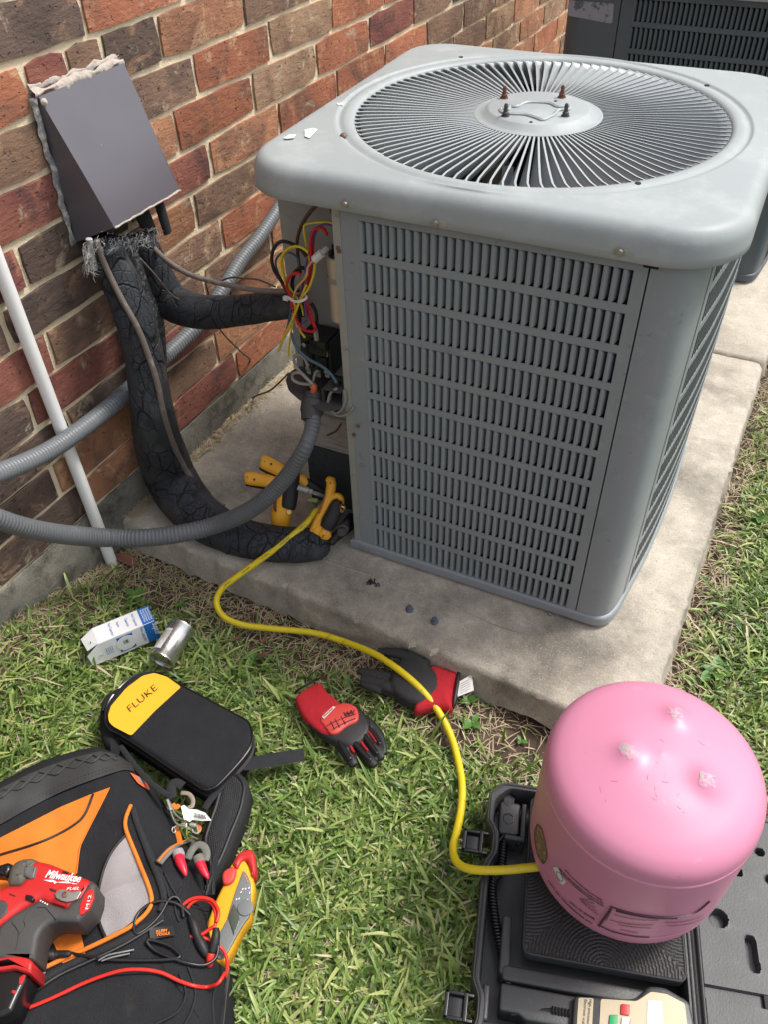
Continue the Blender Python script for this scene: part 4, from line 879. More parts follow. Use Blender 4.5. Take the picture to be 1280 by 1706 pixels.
# right half: second foam tube lying beside the first under the hood, ending behind it
BP = [(222, 405, 50), (232, 430, 52), (252, 480, 56), (262, 540, 44), (268, 600, 30), (270, 640, 16)]
B2 = [(232, 398, 50), (246, 430, 56), (262, 466, 60), (285, 502, 62), (330, 519, 58), (390, 518, 52), (440, 512, 49), (500, 506, 45)]
PB = empty('insulated_pipe', at(480, 508, x=XL), 'thinner black foam pipe bending right from the hood straight into the open corner', 'pipe insulation')
foamtube(PB, 'foam_sleeve', B2, {0: depth(wall(232, 398, .05)), 3: depth(wall(285, 502, .075)), 7: depth(at(500, 506, y=.06))}, M_FOAM, 26)
PC = empty('insulated_pipe', wall(240, 480, .04), 'short grey-dusted black foam pipe hidden behind the thick one under the hood', 'pipe insulation')
foamtube(PC, 'foam_sleeve', [(205, 405, 40), (222, 440, 50), (238, 490, 52), (250, 545, 46), (258, 600, 38), (262, 650, 24)], {0: depth(wall(205, 405, .04)), 3: depth(wall(250, 545, .045)), 5: depth(wall(262, 650, .03))}, mat('dusty_cracked_foam', (.06, .062, .066), .8, var=.3, vs=60, bump=1, bs=120, col2=(.22, .215, .205), c2=(.5, .62), c2s=150), 22)
# cables
def onAv(u, v):
    """depth at which a thin line lies on the skin of the thick pipe"""
    av = [p[1] for p in AP]; uc = np.interp(v, av, [p[0] for p in AP]); rr = np.interp(v, av, [q[3] for q in QA]); dd_ = np.interp(v, av, [depth(q[:3]) for q in QA]); hw = np.interp(v, av, [p[2] * .5 for p in AP])
    o = min(1, abs(u - uc) / hw); return float(dd_ - rr * math.sqrt(max(0, 1 - o * o)) * 1.04 - .004)
def cable(name, pts, anchors, rpx, m, label, cat='cable', seg=8, group=None):
    P_, ds = dl(pts, anchors); q = [(*p, rpx * .5 * float(d) / FPX) for p, d in zip(P_, ds)]
    mb = MB(); tube(mb, q, 0, seg=seg); o = mb.build(name, m, None, org=P_[0], smooth=180); return tag(o, label, cat, group)
def onA(i, k=1.0): # depth just in front of pipe A at its i-th point
    return float(np.interp(i, range(len(QA)), [depth(q[:3]) - q[3] * k for q in QA]))
cable('copper_line', [(160, 400), (168, 425), (182, 458), (203, 500), (228, 545), (246, 590), (262, 640), (272, 690), (288, 740), (310, 785), (340, 822), (372, 845)],
      {i: onAv(u, v) for i, (u, v) in enumerate([(160, 400), (168, 425), (182, 458), (203, 500), (228, 545), (246, 590), (262, 640), (272, 690), (288, 740), (310, 785), (340, 822), (372, 845)])}, 10, M_COPPER, 'brownish bare line running down along the thick black foam pipe')
cable('control_cable', [(248, 405), (275, 432), (310, 455), (350, 468), (385, 476), (430, 484), (480, 485)], {0: depth(wall(248, 405, .06)), 6: depth(at(480, 485, y=.05)) - .02}, 9, M_COPPER, 'brown sheathed cable sagging from the hood across the wall to the wiring')
cable('thin_wire', [(262, 422), (285, 445), (320, 460), (360, 472), (372, 466), (388, 462), (405, 464), (430, 466), (458, 478)], {0: depth(wall(262, 422, .05)), 8: depth(at(458, 478, y=.05)) - .02}, 3.2, M_WIREB, 'thin wavy wire twisted above the sagging brown cable')
cable('thin_wire', [(232, 430), (258, 458), (275, 480), (293, 497), (330, 511), (352, 530), (375, 560), (400, 585), (416, 601), (398, 618), (370, 640), (364, 655), (380, 668), (405, 673), (425, 660), (450, 650), (480, 622)],
      {0: depth(wall(232, 430, .1)), 3: depth(wall(293, 497, .125)), 5: depth(wall(352, 530, .11)), 8: depth(wall(416, 601, .015)), 9: depth(at(398, 618, z=.05)), 12: depth(at(380, 668, z=.004)), 14: depth(at(425, 660, z=.02)), 16: depth(at(480, 622, y=-.01))}, 3.2, M_WIREB, 'thin dark wire dangling over the black pipe and looping onto the concrete')
# tufts of insulation fibre where the pipes leave the hood
FZ = MB()
for i in range(420):
    u, v = random.uniform(140, 268), 0; t = (u - 140) / 128; v = random.gauss(400 + 6 * math.sin(t * 5) + (18 if t < .15 else 0), 8)
    p = wall(u, v, random.uniform(.05, .098)); a = random.uniform(0, 6.28); L_ = random.uniform(.004, .013); d1 = Vector((random.uniform(-.3, .3), math.cos(a), math.sin(a) - .3)) * L_; d2 = Vector((random.uniform(-.5, .5), random.uniform(-1, 1), random.uniform(-1, .4))) * L_ * .6
    tube(FZ, [p, p + d1 * .5, p + d1 + d2], .00026, seg=3, cap=False, smooth=2)
for i in range(60):
    p = at(random.uniform(138, 158), random.uniform(405, 455), x=bl.x + .07); d1 = Vector((random.uniform(-.3, .3), random.uniform(-1, 1), -1)) * .01; tube(FZ, [p, p + d1, p + d1 * 1.6 + Vector((0, .004, 0))], .00028, seg=3, cap=False, smooth=2)
o = FZ.build('insulation_fibres', M_FUZZ, HOOD); o['kind'] = 'stuff'
for pts in ([(148, 398, .075), (152, 425, .07), (158, 448, .066)],):
    T1('fibre_matting', [wall(*p[:2], p[2]) for p in pts], .0055, mat('grey_matting', (.33, .33, .33), .95, var=.35, vs=180, bump=1, bs=300, col2=(.6, .6, .58), c2=(.5, .6), c2s=200), HOOD, seg=8)
# ---------------------------------------------------------------- flexible conduits and the white pipe
def conduit(name, pts, anchors, wpx, m, label, pitch=.0075):
    P_, ds = dl(pts, anchors); Q = [(*p, w_ * .5 * float(d) / FPX) for p, d, w_ in zip(P_, ds, wpx)]
    fine, t = resample(catmull(Q, 8), pitch / 4); fine[:, 3] *= 1 + .05 * np.sin(2 * np.pi * np.arange(len(fine)) / 4 + .4)
    mb = MB(); tube(mb, [tuple(a) for a in fine], 0, seg=16, smooth=0); o = mb.build(name, m, None, org=P_[len(P_) // 2], smooth=180); return tag(o, label, 'conduit')
conduit('flexible_conduit', [(474, 330), (452, 365), (428, 400), (400, 435), (372, 480), (335, 535), (300, 570), (262, 605), (222, 643), (170, 688), (110, 733), (60, 762), (0, 787), (-60, 806)],
        {0: depth(wall(474, 330, .03)), 3: depth(wall(400, 435, .035)), 6: depth(wall(300, 570, .035)), 8: depth(wall(222, 643, .035)), 9: depth(wall(170, 688, .045)), 11: depth(wall(60, 762, .065)), 13: depth(wall(-60, 806, .09))}, [20, 21, 22, 23, 24, 25, 26, 27, 28, 29, 30, 31, 33, 35], M_COND2, 'upper grey ribbed conduit rising along the brick wall behind the black pipes')
dF = depth(FIT)
conduit('flexible_conduit', [(520, 682), (521, 705), (508, 745), (480, 790), (445, 828), (405, 856), (355, 876), (300, 889), (240, 896), (180, 896), (110, 891), (50, 881), (0, 866), (-60, 842)],
        {0: dF, 2: dF - .01, 6: depth(at(355, 876, z=.09)), 9: depth(at(180, 896, x=-.43)), 11: depth(at(50, 881, x=-.44)), 13: depth(at(-60, 842, x=-.45))}, [24, 25, 26, 27, 28, 29, 29, 30, 30, 31, 32, 33, 34, 36], M_COND, 'lower grey ribbed conduit sweeping from the open corner past the white pipe')
pt, pb = wall(-30, 395, .022), wall(176, 905, .022); xw = pb.x; yv = wall(90, 690, .022).y
mb = MB(); lathe(mb, (xw, yv + .002, GZ - .05), [(.0122, 0), (.0122, 1.4)], 24); o = mb.build('white_pipe', M_PVC, None, org=(xw, yv, GZ)); tag(o, 'white plastic pipe standing against the brick wall at the left', 'pipe')
# ---------------------------------------------------------------- yellow hose
HP = [(522, 858, .075), (505, 876, .07), (470, 905, .058), (430, 935, .03), (398, 958, .012), (370, 980, -.01), (360, 1002, -.03), (370, 1025, -.044), (400, 1040, -.052), (450, 1047, -.056), (520, 1054, -.056), (570, 1068, -.05), (620, 1088, -.03), (660, 1112, -.018), (700, 1146, -.022), (730, 1183, -.04), (752, 1225, -.052), (765, 1270, -.054), (771, 1310, -.052), (769, 1350, -.048), (762, 1385, -.04), (756, 1412, -.03), (762, 1436, -.018), (785, 1448, -.004), (830, 1450, .008), (880, 1446, .016), (930, 1440, .022), (960, 1438, .024)]
mb = MB(); q = [at(u, v, z=z) for u, v, z in HP]; tube(mb, q, .0064, seg=14, smooth=6)
hose = mb.build('yellow_hose', M_HOSE, None, org=q[10], smooth=180); tag(hose, 'yellow refrigerant hose from the unit valve across the grass to the pink tank', 'hose')
Qh, _ = resample(catmull([tuple(p) for p in q], 8), .004)
for a, b_ in ((7, 12), (18, 25), (31, 37), (43, 49), (55, 60)): # printed dashes on the visible upper side
    seg_ = [Vector(Qh[i]) for i in range(a, b_)]; seg_ = [p + (CAM - p).normalized() * .0058 + Vector((0, 0, .0006)) for p in seg_]
    T1('printed_dash', seg_, .00095, M_WIREB, hose, seg=4)
for k, i0 in enumerate(range(92, 330, 9)):
    if i0 + 4 < len(Qh): seg_ = [Vector(Qh[i]) for i in range(i0, i0 + random.choice((3, 4, 5)))]; seg_ = [p + (CAM - p).normalized() * .0060 + Vector((.0012, .001, .0002)) for p in seg_]; T1('printed_dash', seg_, .00055, M_WIREB, hose, seg=4)
mb = MB(); tube(mb, [at(520, 860, z=.0755), at(528, 850, z=.08)], .0078, seg=10); mb.build('hose_collar', M_HOSE, hose)
mb = MB(); tube(mb, [at(527, 851, z=.08), at(535, 843, z=.083), at(545, 836, z=.085)], .0062, seg=6); mb.build('brass_swivel', M_BRASS, hose)
# ---------------------------------------------------------------- yellow clamp and yellow probe at the valves
def facef(u, v, d, tu, tv):
    """frame whose xy-plane faces roughly the camera at depth d; x along (u,v)->(tu,tv)"""
    o = at(u, v, d=d); x = at(tu, tv, d=d) - o; return o, x
K1 = empty('pipe_clamp_meter', at(468, 900, z=0), 'yellow and black clamp with two handles standing behind the lower conduit', 'clamp tool')
d1 = depth(at(466, 880, z=.02)); dd = lambda u, v, k=0: at(u, v, d=d1 - .02 - (880 - v) / 880 * .22 - k)
zb_cam = (CAM - dd(465, 840)).normalized()
def blob(name, pts, m, par, flat=.7, seg=14, up=None, dfn=dd, k=0):
    mb = MB(); q = [(*dfn(p[0], p[1], k), p[2] * .5 * depth(dfn(p[0], p[1], k)) / FPX) for p in pts]; tube(mb, q, 0, seg=seg, flat=flat, up=up or zb_cam, smooth=5); return mb.build(name, m, par, smooth=180)
body = blob('lower_body', [(469, 885, 20), (468, 880, 28), (467, 862, 33), (470, 845, 34), (474, 826, 33), (478, 808, 30)], M_YEL, K1)
blob('black_grip', [(478, 846, 26), (480, 838, 28), (483, 815, 28), (487, 790, 25), (490, 775, 20)], M_BLK, K1, k=.006)
blob('handle', [(408, 797, 18), (414, 797, 23), (432, 799, 23), (452, 802, 22), (470, 806, 18)], M_YEL, K1, flat=.55)
blob('handle', [(434, 768, 18), (440, 770, 24), (458, 779, 23), (474, 788, 20)], M_YEL, K1, flat=.55)
blob('handle_pad', [(410, 803, 14), (430, 806, 16), (452, 809, 16)], M_BLK, K1, flat=.8, k=-.006)
blob('handle_pad', [(434, 776, 14), (450, 784, 16), (468, 792, 16)], M_BLK, K1, flat=.8, k=-.006)
blob('jaw', [(496, 795, 14), (505, 800, 16), (512, 806, 14)], M_YEL, K1); blob('jaw_pad', [(508, 800, 12), (525, 812, 13), (545, 822, 9)], M_BLK, K1)
for u, v in ((423, 799), (451, 773)):
    p = dd(u, v, .0085); mb = MB(); lathe(mb, p, [(.0026, 0), (.0026, .0008)], 10, axis=zb_cam); mb.build('rivet', M_RUST, K1)
    p = dd(u - 11, v - 4, .0085); mb = MB(); lathe(mb, p, [(.0016, 0), (.0016, .0008)], 4, axis=zb_cam); mb.build('slot', M_BLK, K1)
p = dd(481, 853, .0135); mb = MB(); lathe(mb, p, [(.0050, 0), (.0050, .0012), (.004, .0016), (.004, .001), (.0022, .001), (.002, .0018), (.0001, .0018)], 16, axis=zb_cam); mb.build('round_button', mat('button_yellow', (.9, .62, .15), .4), K1)
blob('vent_slot', [(458, 832, 5), (457, 843, 6), (459, 852, 4)], M_RUST, K1, k=.0135)
K2 = empty('pressure_probe', at(541, 900, z=.03), 'yellow hooked probe with a black rubber grip at the lower left valve', 'gauge')
d2 = depth(at(545, 885, z=.05)) ; d2f = lambda u, v, k=0: at(u, v, d=d2 - .01 - (900 - v) / 900 * .20 - k)
def b2(name, pts, m, **k): return blob(name, pts, m, K2, dfn=d2f, **k)
b2('yellow_arm', [(546, 804, 12), (550, 800, 16), (551, 812, 17), (545, 832, 14), (537, 852, 13), (527, 872, 13), (522, 888, 15), (530, 898, 18)], M_YEL, flat=.8)
b2('yellow_arm', [(541, 850, 7), (546, 838, 9), (552, 830, 10), (560, 826, 11), (567, 830, 11), (569, 840, 8)], M_YEL, flat=.8, k=.002)
b2('yellow_nose', [(524, 880, 12), (531, 888, 18), (540, 889, 26), (536, 897, 14), (534, 901, 4)], M_YEL, flat=.75, k=.004)
b2('yellow_nose', [(531, 868, 16), (536, 882, 26), (544, 890, 26)], M_YEL, flat=.6, k=.0)
b2('black_grip', [(561, 834, 16), (560, 842, 22), (555, 855, 25), (548, 870, 27), (542, 880, 22)], M_BLK, flat=.7, k=.008)
b2('inner_shade_strip', [(546, 818, 8), (541, 834, 8), (533, 856, 8)], mat('amber_shadow', (.35, .14, .02), .6), flat=.6, k=.003)  # darker amber paints the shade along the arm's inner side
p = d2f(543, 888, .014); mb = MB(); lathe(mb, p, [(.0028, 0), (.0028, .0008)], 10, axis=zb_cam); mb.build('blue_badge', mat('pale_blue', (.2, .3, .55), .4), K2)
p = d2f(550, 805, .009); mb = MB(); lathe(mb, p, [(.0016, 0), (.0016, .0008)], 8, axis=zb_cam); mb.build('eyelet', M_BLK, K2)
# service valves low on the unit
V1 = [(498, 812, 9), (512, 815, 10), (522, 818, 9), (538, 822, 8)]
b = MB(); tube(b, [(*at(495, 812, y=-.012), .0055), (*at(505, 815, y=-.008), .006), (*at(512, 817, y=-.004), .0062)], 0, seg=10, smooth=2); tube(b, [(*at(514, 818, y=-.003), .0052), (*at(520, 819, y=.0), .0052)], 0, seg=6, smooth=1); tube(b, [(*at(522, 821, y=0), .004), (*at(545, 828, y=.03), .004)], 0, seg=8, smooth=1); b.build('liquid_valve', M_GALV, U1, smooth=40)
b = MB(); tube(b, [at(512, 832, y=-.008), at(528, 834, y=.0)], .0048, seg=8); b.build('valve_grip', mat('olive_grip', (.20, .23, .06), .5), U1)
b = MB(); tube(b, [at(550, 905, y=-.035), at(562, 890, y=-.015), at(575, 872, y=.0), at(585, 860, y=.03)], .0085, seg=12); b.build('suction_valve', M_BLK, U1)
b = MB(); lathe(b, at(571, 843, y=-.004), [(.0065, 0), (.0065, .010), (.004, .012), (.004, .02)], 6, axis=(.3, -.8, .2)); b.build('brass_cap', M_BRASS, U1, smooth=20)
b = MB(); lathe(b, at(572, 878, y=-.012), [(.012, 0), (.012, .012), (.009, .014), (.009, .024)], 8, axis=(.3, -.9, .3)); b.build('dark_cap', M_DGREY, U1, smooth=20)
# caps left on the pad
for i, (u, v) in enumerate([(683, 1015), (725, 1035)]):
    p = at(u, v, z=.003); b = MB(); lathe(b, (p.x, p.y, .0), [(.0072, 0), (.0078, .0015), (.0072, .004), (.0058, .005), (.0056, .0105), (.0044, .0125), (.0005, .0128)], 12)
    o = b.build('valve_cap', M_NUT, None, org=(p.x, p.y, 0)); tag(o, ['small blue-grey valve cap on the concrete, the one nearer the foam pipe end', 'small blue-grey valve cap on the concrete, the one nearer the pad front edge'][i], 'cap', 'valve caps lying on the concrete')
    Mx = Matrix.Rotation(.5 * (1 if i else -1), 4, 'Y'); 
# dark scrap on the concrete
p = at(620, 972, z=.002); b = MB()
for k in range(9): q = p + Vector((random.uniform(-.010, .010), random.uniform(-.007, .007), 0)); tube(b, [q, q + Vector((random.uniform(-.006, .006), random.uniform(-.006, .006), .003)), q + Vector((random.uniform(-.009, .009), random.uniform(-.009, .009), 0))], .0011, seg=4, smooth=2)
o = b.build('rubber_shaving', M_BLK, None, org=p); tag(o, 'small dark curled shaving on the concrete in front of the black pipe end', 'scrap')
p = at(378, 695, z=.004); b = MB()
for pts in ([(365, 690), (376, 688), (383, 686), (388, 694), (386, 699)], [(370, 697), (378, 700), (384, 690)]): tube(b, [at(u, v, z=.005) for u, v in pts], .0028, seg=6)
o = b.build('foam_crumb', mat('tan_foam', (.42, .33, .17), .9, var=.3, vs=150, bump=1, bs=200), None, org=p); tag(o, 'small tan crumb of dried foam on the concrete by the foundation', 'scrap')
GT = -.058    # level on which things rest in the grass
# ---------------------------------------------------------------- small carton and metal can
def sl(zoomoff, s):
    return lambda u, v: (zoomoff[0] + u / s, zoomoff[1] + v / s)
Z1 = sl((120, 980), 3.2)
BX = empty('carton', at(200, 1085, z=GT), 'small white and blue cardboard carton with open flaps lying in the grass', 'box')
# the carton: upper face seen (long), long side face, blue end
zt_, zb_ = -.004, GT
A = at(*Z1(105, 215), z=zt_); Bc = at(*Z1(400, 95), z=zt_); Cc = at(*Z1(498, 140), z=zt_); D_ = at(*Z1(248, 258), z=zt_)
ax = (Bc - A); ax.z = 0; Lx = ax.length; ax.normalize(); ay = Vector((ax.y, -ax.x, 0)); wy = .5 * abs((Cc - Bc).dot(ay)) + .5 * abs((D_ - A).dot(ay))
o_ = A.copy(); o_.z = 0
def bxp(a, b, z): return Vector((o_.x, o_.y, 0)) + ax * a + ay * b + Vector((0, 0, z))
hz = zt_ - zb_
mb = MB(); th = .0007
for q in ([bxp(0, 0, zt_), bxp(Lx, 0, zt_), bxp(Lx, wy, zt_), bxp(0, wy, zt_)], [bxp(0, wy, zt_), bxp(Lx, wy, zt_), bxp(Lx, wy, zb_), bxp(0, wy, zb_)], [bxp(0, 0, zb_), bxp(Lx, 0, zb_), bxp(Lx, 0, zt_), bxp(0, 0, zt_)], [bxp(0, wy, zb_), bxp(Lx, wy, zb_), bxp(Lx, 0, zb_), bxp(0, 0, zb_)]): sheet(mb, q, th)
cart = mb.build('carton_body', M_CARD, BX, smooth=0, recalc=True)
mb = MB(); sheet(mb, [bxp(Lx, 0, zt_), bxp(Lx, 0, zb_), bxp(Lx, wy, zb_), bxp(Lx, wy, zt_)], th); mb.build('end_panel', M_BLUE, BX, smooth=0, recalc=True)
mb = MB(); sheet(mb, [bxp(0, 0, zt_), bxp(0, wy, zt_), bxp(-.022, wy * .92, zt_ - .012), bxp(-.026, wy * .15, zt_ - .010)], th); mb.build('flap', M_CARD, BX, smooth=0, recalc=True)
mb = MB(); sheet(mb, [bxp(0, wy, zt_), bxp(0, wy, zb_), bxp(-.024, wy + .004, zb_ + .006), bxp(-.026, wy + .003, zt_ - .018)], th); mb.build('flap', M_CARD, BX, smooth=0, recalc=True)
mb = MB(); sheet(mb, [bxp(-.001, 0, zb_), bxp(-.001, wy, zb_), bxp(-.045, wy * .9, zb_ + .002), bxp(-.045, wy * .2, zb_ + .002)], th); mb.build('flap', M_CARD, BX, smooth=0, recalc=True)
mb = MB(); mb.box2((0, 0, 0), (0, 0, 0))
def rectp(name, f, a0, a1, b0, b1, m, lift=.0009):
    mb = MB(); mb.add([f(a0, b0, lift), f(a1, b0, lift), f(a1, b1, lift), f(a0, b1, lift)], [(0, 1, 2, 3)]); return mb.build(name, m, BX, smooth=0, recalc=False)
top = lambda a, b, l: bxp(a * Lx, b * wy, zt_ + l)
sid = lambda a, b, l: bxp(a * Lx, wy + l, zt_ - b * hz)
rectp('blue_band', top, .80, 1.0, 0, 1, M_BLUE); rectp('blue_band', sid, .80, 1.0, 0, 1, M_BLUE)
rectp('blue_square', sid, .30, .58, .10, .90, M_BLUE)
mb = MB(); lathe(mb, sid(.44, .5, .0010), [(hz * .36, 0), (hz * .36, .0004)], 28, axis=ay); o = mb.build('white_oval', M_CARD, BX)
for k in range(9): rectp('bar', sid, .395 + k * .0105, .395 + k * .0105 + random.choice((.003, .006)), .32, .52, M_INK, .0020)
def btext(s, f, a, b, size, m, rot=0, sx=1.0):
    o = f(a, b, .0012); x = (f(a + .01, b, 0) - f(a, b, 0)).normalized(); y = (f(a, b, 0) - f(a, b + .01, 0)).normalized()
    if rot: x, y = -y, x
    text('print', s, o, x, y, size, m, BX, lift=0.0, extrude=0.00005, sx=sx)
btext('Run Capacitor', sid, .735, .04, .0088, M_BLUE, 1, .82); btext('Supco', sid, .95, .06, .0165, M_WHITE, 1, .85)
for a, s_, z_ in ((.26, 'Run Capacitor', .0072), (.40, 'Supco', .0072), (.55, 'Capacitor', .0072), (.68, 'Run Capacitor', .0072)): btext(s_, top, a, .12 + (.10 if len(s_) < 10 else 0), z_, M_BLUE, 1, .8)
for k in range(4): btext('Round Oval Motor', top, .84 + k * .042, .10, .0055, M_WHITE, 1, .8)
btext('SUPCO', sid, .35, .20, .0045, M_WHITE); btext('370V  440V', sid, .33, .87, .0042, M_WHITE)
for k in range(4): btext('www.supco.com', sid, .08 + k * .035, .35, .003, M_BLUE, 1)
# can
CAN = empty('metal_can', at(285, 1085, z=GT), 'dented shiny metal capacitor can lying beside the blue and white carton', 'can')
r_ = .0255; e0 = at(*Z1(590, 205), z=GT + r_ + .004); e1 = at(*Z1(475, 385), z=GT + r_ - .003); axc = (e1 - e0).normalized(); Lc = (e1 - e0).length
mb = MB(); lathe(mb, e0, [(.001, .002), (r_ * .8, .002), (r_ * .96, .0), (r_ * 1.03, .001), (r_ * 1.03, .004), (r_, .005), (r_, Lc * .5), (r_ * .995, Lc - .006), (r_ * 1.03, Lc - .004), (r_ * 1.03, Lc - .0005), (r_ * .97, Lc), (r_ * .95, Lc - .0035), (.001, Lc - .003)], 40, axis=axc, cap=False)
o = mb.build('can_body', M_TIN, CAN, smooth=40)
sd1 = Vector((0, 0, 1)); sd1 = (sd1 - axc * sd1.dot(axc)).normalized(); sd2 = axc.cross(sd1)
def canp(a, l, lift=.0006): return e0 + axc * (Lc * l) + (sd1 * math.cos(a) + sd2 * math.sin(a)) * (r_ + lift)
sgn = 1 if sd2.dot(Vector((-1, 0, 0))) > 0 else -1
mb = MB()
for i in range(9):
    for j in range(2): mb.v.append(canp(sgn * (.05 + .9 * i / 8), (.28, .86)[j]))
mb.f = [(2 * i, 2 * i + 1, 2 * i + 3, 2 * i + 2) for i in range(8)]; me_ = mb.mesh('x'); mb.build('paper_label', M_TAG, CAN)
for k in range(8):
    a = sgn * (.12 + .095 * k); mb = MB()
    l0, l1 = .34, random.uniform(.5, .8)
    mb.v = [canp(a, l0, .0011), canp(a, l1, .0011), canp(a + .03 * sgn, l1, .0011), canp(a + .03 * sgn, l0, .0011)]; mb.f = [(0, 1, 2, 3)]; mb.build('print_line', mat('grey_ink', (.2, .2, .22), .6) if k == 0 else bpy.data.materials['grey_ink'], CAN)
mb = MB(); lathe(mb, e0 + axc * .5 * Lc, [(.0, 0), (.0, 0)], 3); 
# ---------------------------------------------------------------- yellow and black meter case
FC = empty('meter_case', at(300, 1215, z=GT), 'black soft zip case with a yellow lettered end lying flat in the grass', 'case')
zt_ = .0; out = [at(u, v, z=zt_) for u, v in [(176, 1190), (184, 1163), (215, 1130), (246, 1120), (268, 1124), (300, 1142), (390, 1190), (412, 1205), (416, 1232), (404, 1256), (366, 1298), (350, 1309), (334, 1307), (280, 1272), (205, 1222), (182, 1210)]]
ol = catmull([(p.x, p.y) for p in out], 5, closed=True); ol = [tuple(p) for p in ol]
mb = MB(); slab(mb, inset(ol, -.002), GT - .004, zt_ + .001, .009, seg=5, dome=.0035); case = mb.build('case_shell', M_FAB, FC, smooth=60)
mb = MB(); tube(mb, [(p[0], p[1], zt_ - .0045) for p in inset(ol, -.0025)] + [(*inset(ol, -.0025)[0], zt_ - .0045)], .0021, seg=6, smooth=0, cap=False); mb.build('piping', M_BLKG, FC)
for zz_ in (-.024, -.030): mb = MB(); tube(mb, [(p[0], p[1], zz_) for p in inset(ol, -.0022)] + [(*inset(ol, -.0022)[0], zz_)], .0016, seg=5, smooth=0, cap=False); mb.build('zip_track', M_BLK, FC)
# bulging carry pocket behind the upper left end
pk = [at(u, v, z=-.022) for u, v in [(168, 1168), (185, 1150), (216, 1143), (238, 1150), (200, 1200), (200, 1262), (172, 1240), (163, 1205)]]
mb = MB(); slab(mb, [tuple(p) for p in catmull([(p.x, p.y) for p in pk], 4, closed=True)], GT - .004, -.018, .016, seg=4); mb.build('side_pocket', M_FAB, FC, smooth=60)
T1('pocket_loop', [at(u, v, z=z) for u, v, z in [(172, 1185, -.014), (178, 1164, -.008), (200, 1150, -.004), (222, 1146, -.006)]], .0045, M_FAB, FC)
ytop = lambda u, v: at(u, v, z=zt_ + .0042)
ypatch = [Z1(*p) for p in [(190, 676), (205, 628), (288, 530), (373, 467), (436, 451), (504, 472), (580, 526), (440, 654), (314, 786), (224, 740), (195, 714)]]
patch('yellow_panel', rnd(ypatch, 4), ytop, M_YEL2, FC, cuts=2)
o_ = at(*Z1(305, 664), z=zt_ + .0050); x_ = at(*Z1(455, 538), z=zt_ + .0050) - o_; xl = x_.length
text('lettering', 'FLUKE', o_, x_, Vector((-x_.y, x_.x, 0)), .0205, M_INK, FC, sx=xl / .0205 / 2.75, shear=.12, bold=-.0004)
T1('side_handle', [at(u, v, z=-.020) for u, v in [(250, 1240), (262, 1249), (270, 1256), (274, 1262)]], .0032, M_BLKG, FC)
# woven strap to the right
st = [at(u, v, z=z) for u, v, z in [(396, 1270, -.03), (415, 1272, -.034), (450, 1266, -.034), (480, 1261, -.034), (506, 1257, -.036)]]
mb = MB(); tube(mb, st, .0125, seg=8, flat=.10, up=(0, 0, 1)); mb.build('hanging_strap', M_FABN, FC, smooth=30)
T1('case_sling', [at(u, v, z=z) for u, v, z in [(200, 1243, -.02), (225, 1276, .0), (252, 1305, .022), (280, 1325, .032)]], .0048, M_FABN, FC, flat=.35)
# ---------------------------------------------------------------- gloves
Z2 = sl((460, 1040), 3.5556)
def gfinger(mb, pts, zc, k=1.0, seg=12, flat=.75):
    q = []
    for p in pts:
        c = at(*Z2(p[0], p[1]), z=zc + (p[3] if len(p) > 3 else 0)); q.append((*c, p[2] * .5 / 3.5556 * depth(c) / FPX * k))
    tube(mb, q, 0, seg=seg, flat=flat, up=(0, 0, 1), smooth=5)
def gslab(mb, pts, z0, z1, bev=.006, dome=.003, zz=None):
    P_ = pxpoly([Z2(*p) for p in pts], (zz if zz is not None else z1)); P_ = [tuple(p) for p in catmull(P_, 3, closed=True)]; slab(mb, P_, z0, z1, bev, seg=4, dome=dome)
G1 = empty('work_glove', at(560, 1210, z=GT), 'red-backed work glove with black fingers lying palm down, left of the other glove', 'glove', 'pair of work gloves')
mb = MB(); gslab(mb, [(118, 410), (245, 335), (300, 390), (385, 470), (390, 620), (300, 660), (180, 570), (120, 470)], GT + .002, GT + .026, .010); fuse(mb, 'knit_cuff', M_REDK, G1, .0018, 8)
mb = MB(); gslab(mb, [(170, 545), (290, 500), (440, 460), (500, 490), (560, 590), (520, 680), (440, 720), (360, 700), (250, 640)], GT, GT + .024, .009)
for f in ([(350, 660, 74), (400, 740, 78), (450, 812, 70), (466, 840, 50)], [(430, 640, 80), (490, 720, 76), (550, 800, 70), (590, 840, 50)], [(490, 600, 76), (545, 680, 74), (600, 755, 66), (630, 800, 46)], [(520, 560, 66), (585, 630, 64), (628, 700, 56), (645, 770, 40)], [(180, 560, 44), (230, 610, 52), (310, 670, 52), (360, 715, 40)]): gfinger(mb, f, GT + .010)
fuse(mb, 'black_fingers', M_BLK, G1, .0018, 6)
mb = MB(); gslab(mb, [(255, 560), (290, 505), (390, 462), (462, 478), (486, 520), (480, 570), (420, 600), (365, 640), (320, 645), (290, 610)], GT + .018, GT + .0305, .004, .002); fuse(mb, 'knuckle_guard', M_REDR, G1, .0016, 3)
for pts in ([(320, 575), (345, 620)], [(345, 560), (375, 610)], [(380, 545), (410, 590)], [(300, 600), (360, 570), (470, 530)], [(330, 625), (400, 585), (470, 556)]):
    T1('guard_groove', [at(*Z2(*p), z=GT + .0325) for p in pts], .0007, M_BLK, G1, seg=5)
for f in ([(430, 650, 36), (470, 705, 34), (520, 765, 32), (560, 805, 26)], [(485, 615, 34), (530, 670, 32), (570, 725, 30), (600, 765, 24)], [(375, 690, 30), (405, 745, 32), (440, 800, 26)], [(545, 605, 22), (585, 655, 22), (615, 710, 20)]):
    mb = MB(); gfinger(mb, f, GT + .021, flat=.45); mb.build('finger_guard', M_BLKG, G1, smooth=180)
for f in ([(462, 655), (500, 700), (540, 750)], [(515, 600), (560, 655), (590, 700)], [(400, 660), (430, 710), (460, 760)]): T1('red_side_strip', [at(*Z2(*p), z=GT + .0185) for p in f], .0026, M_REDK, G1, seg=6)
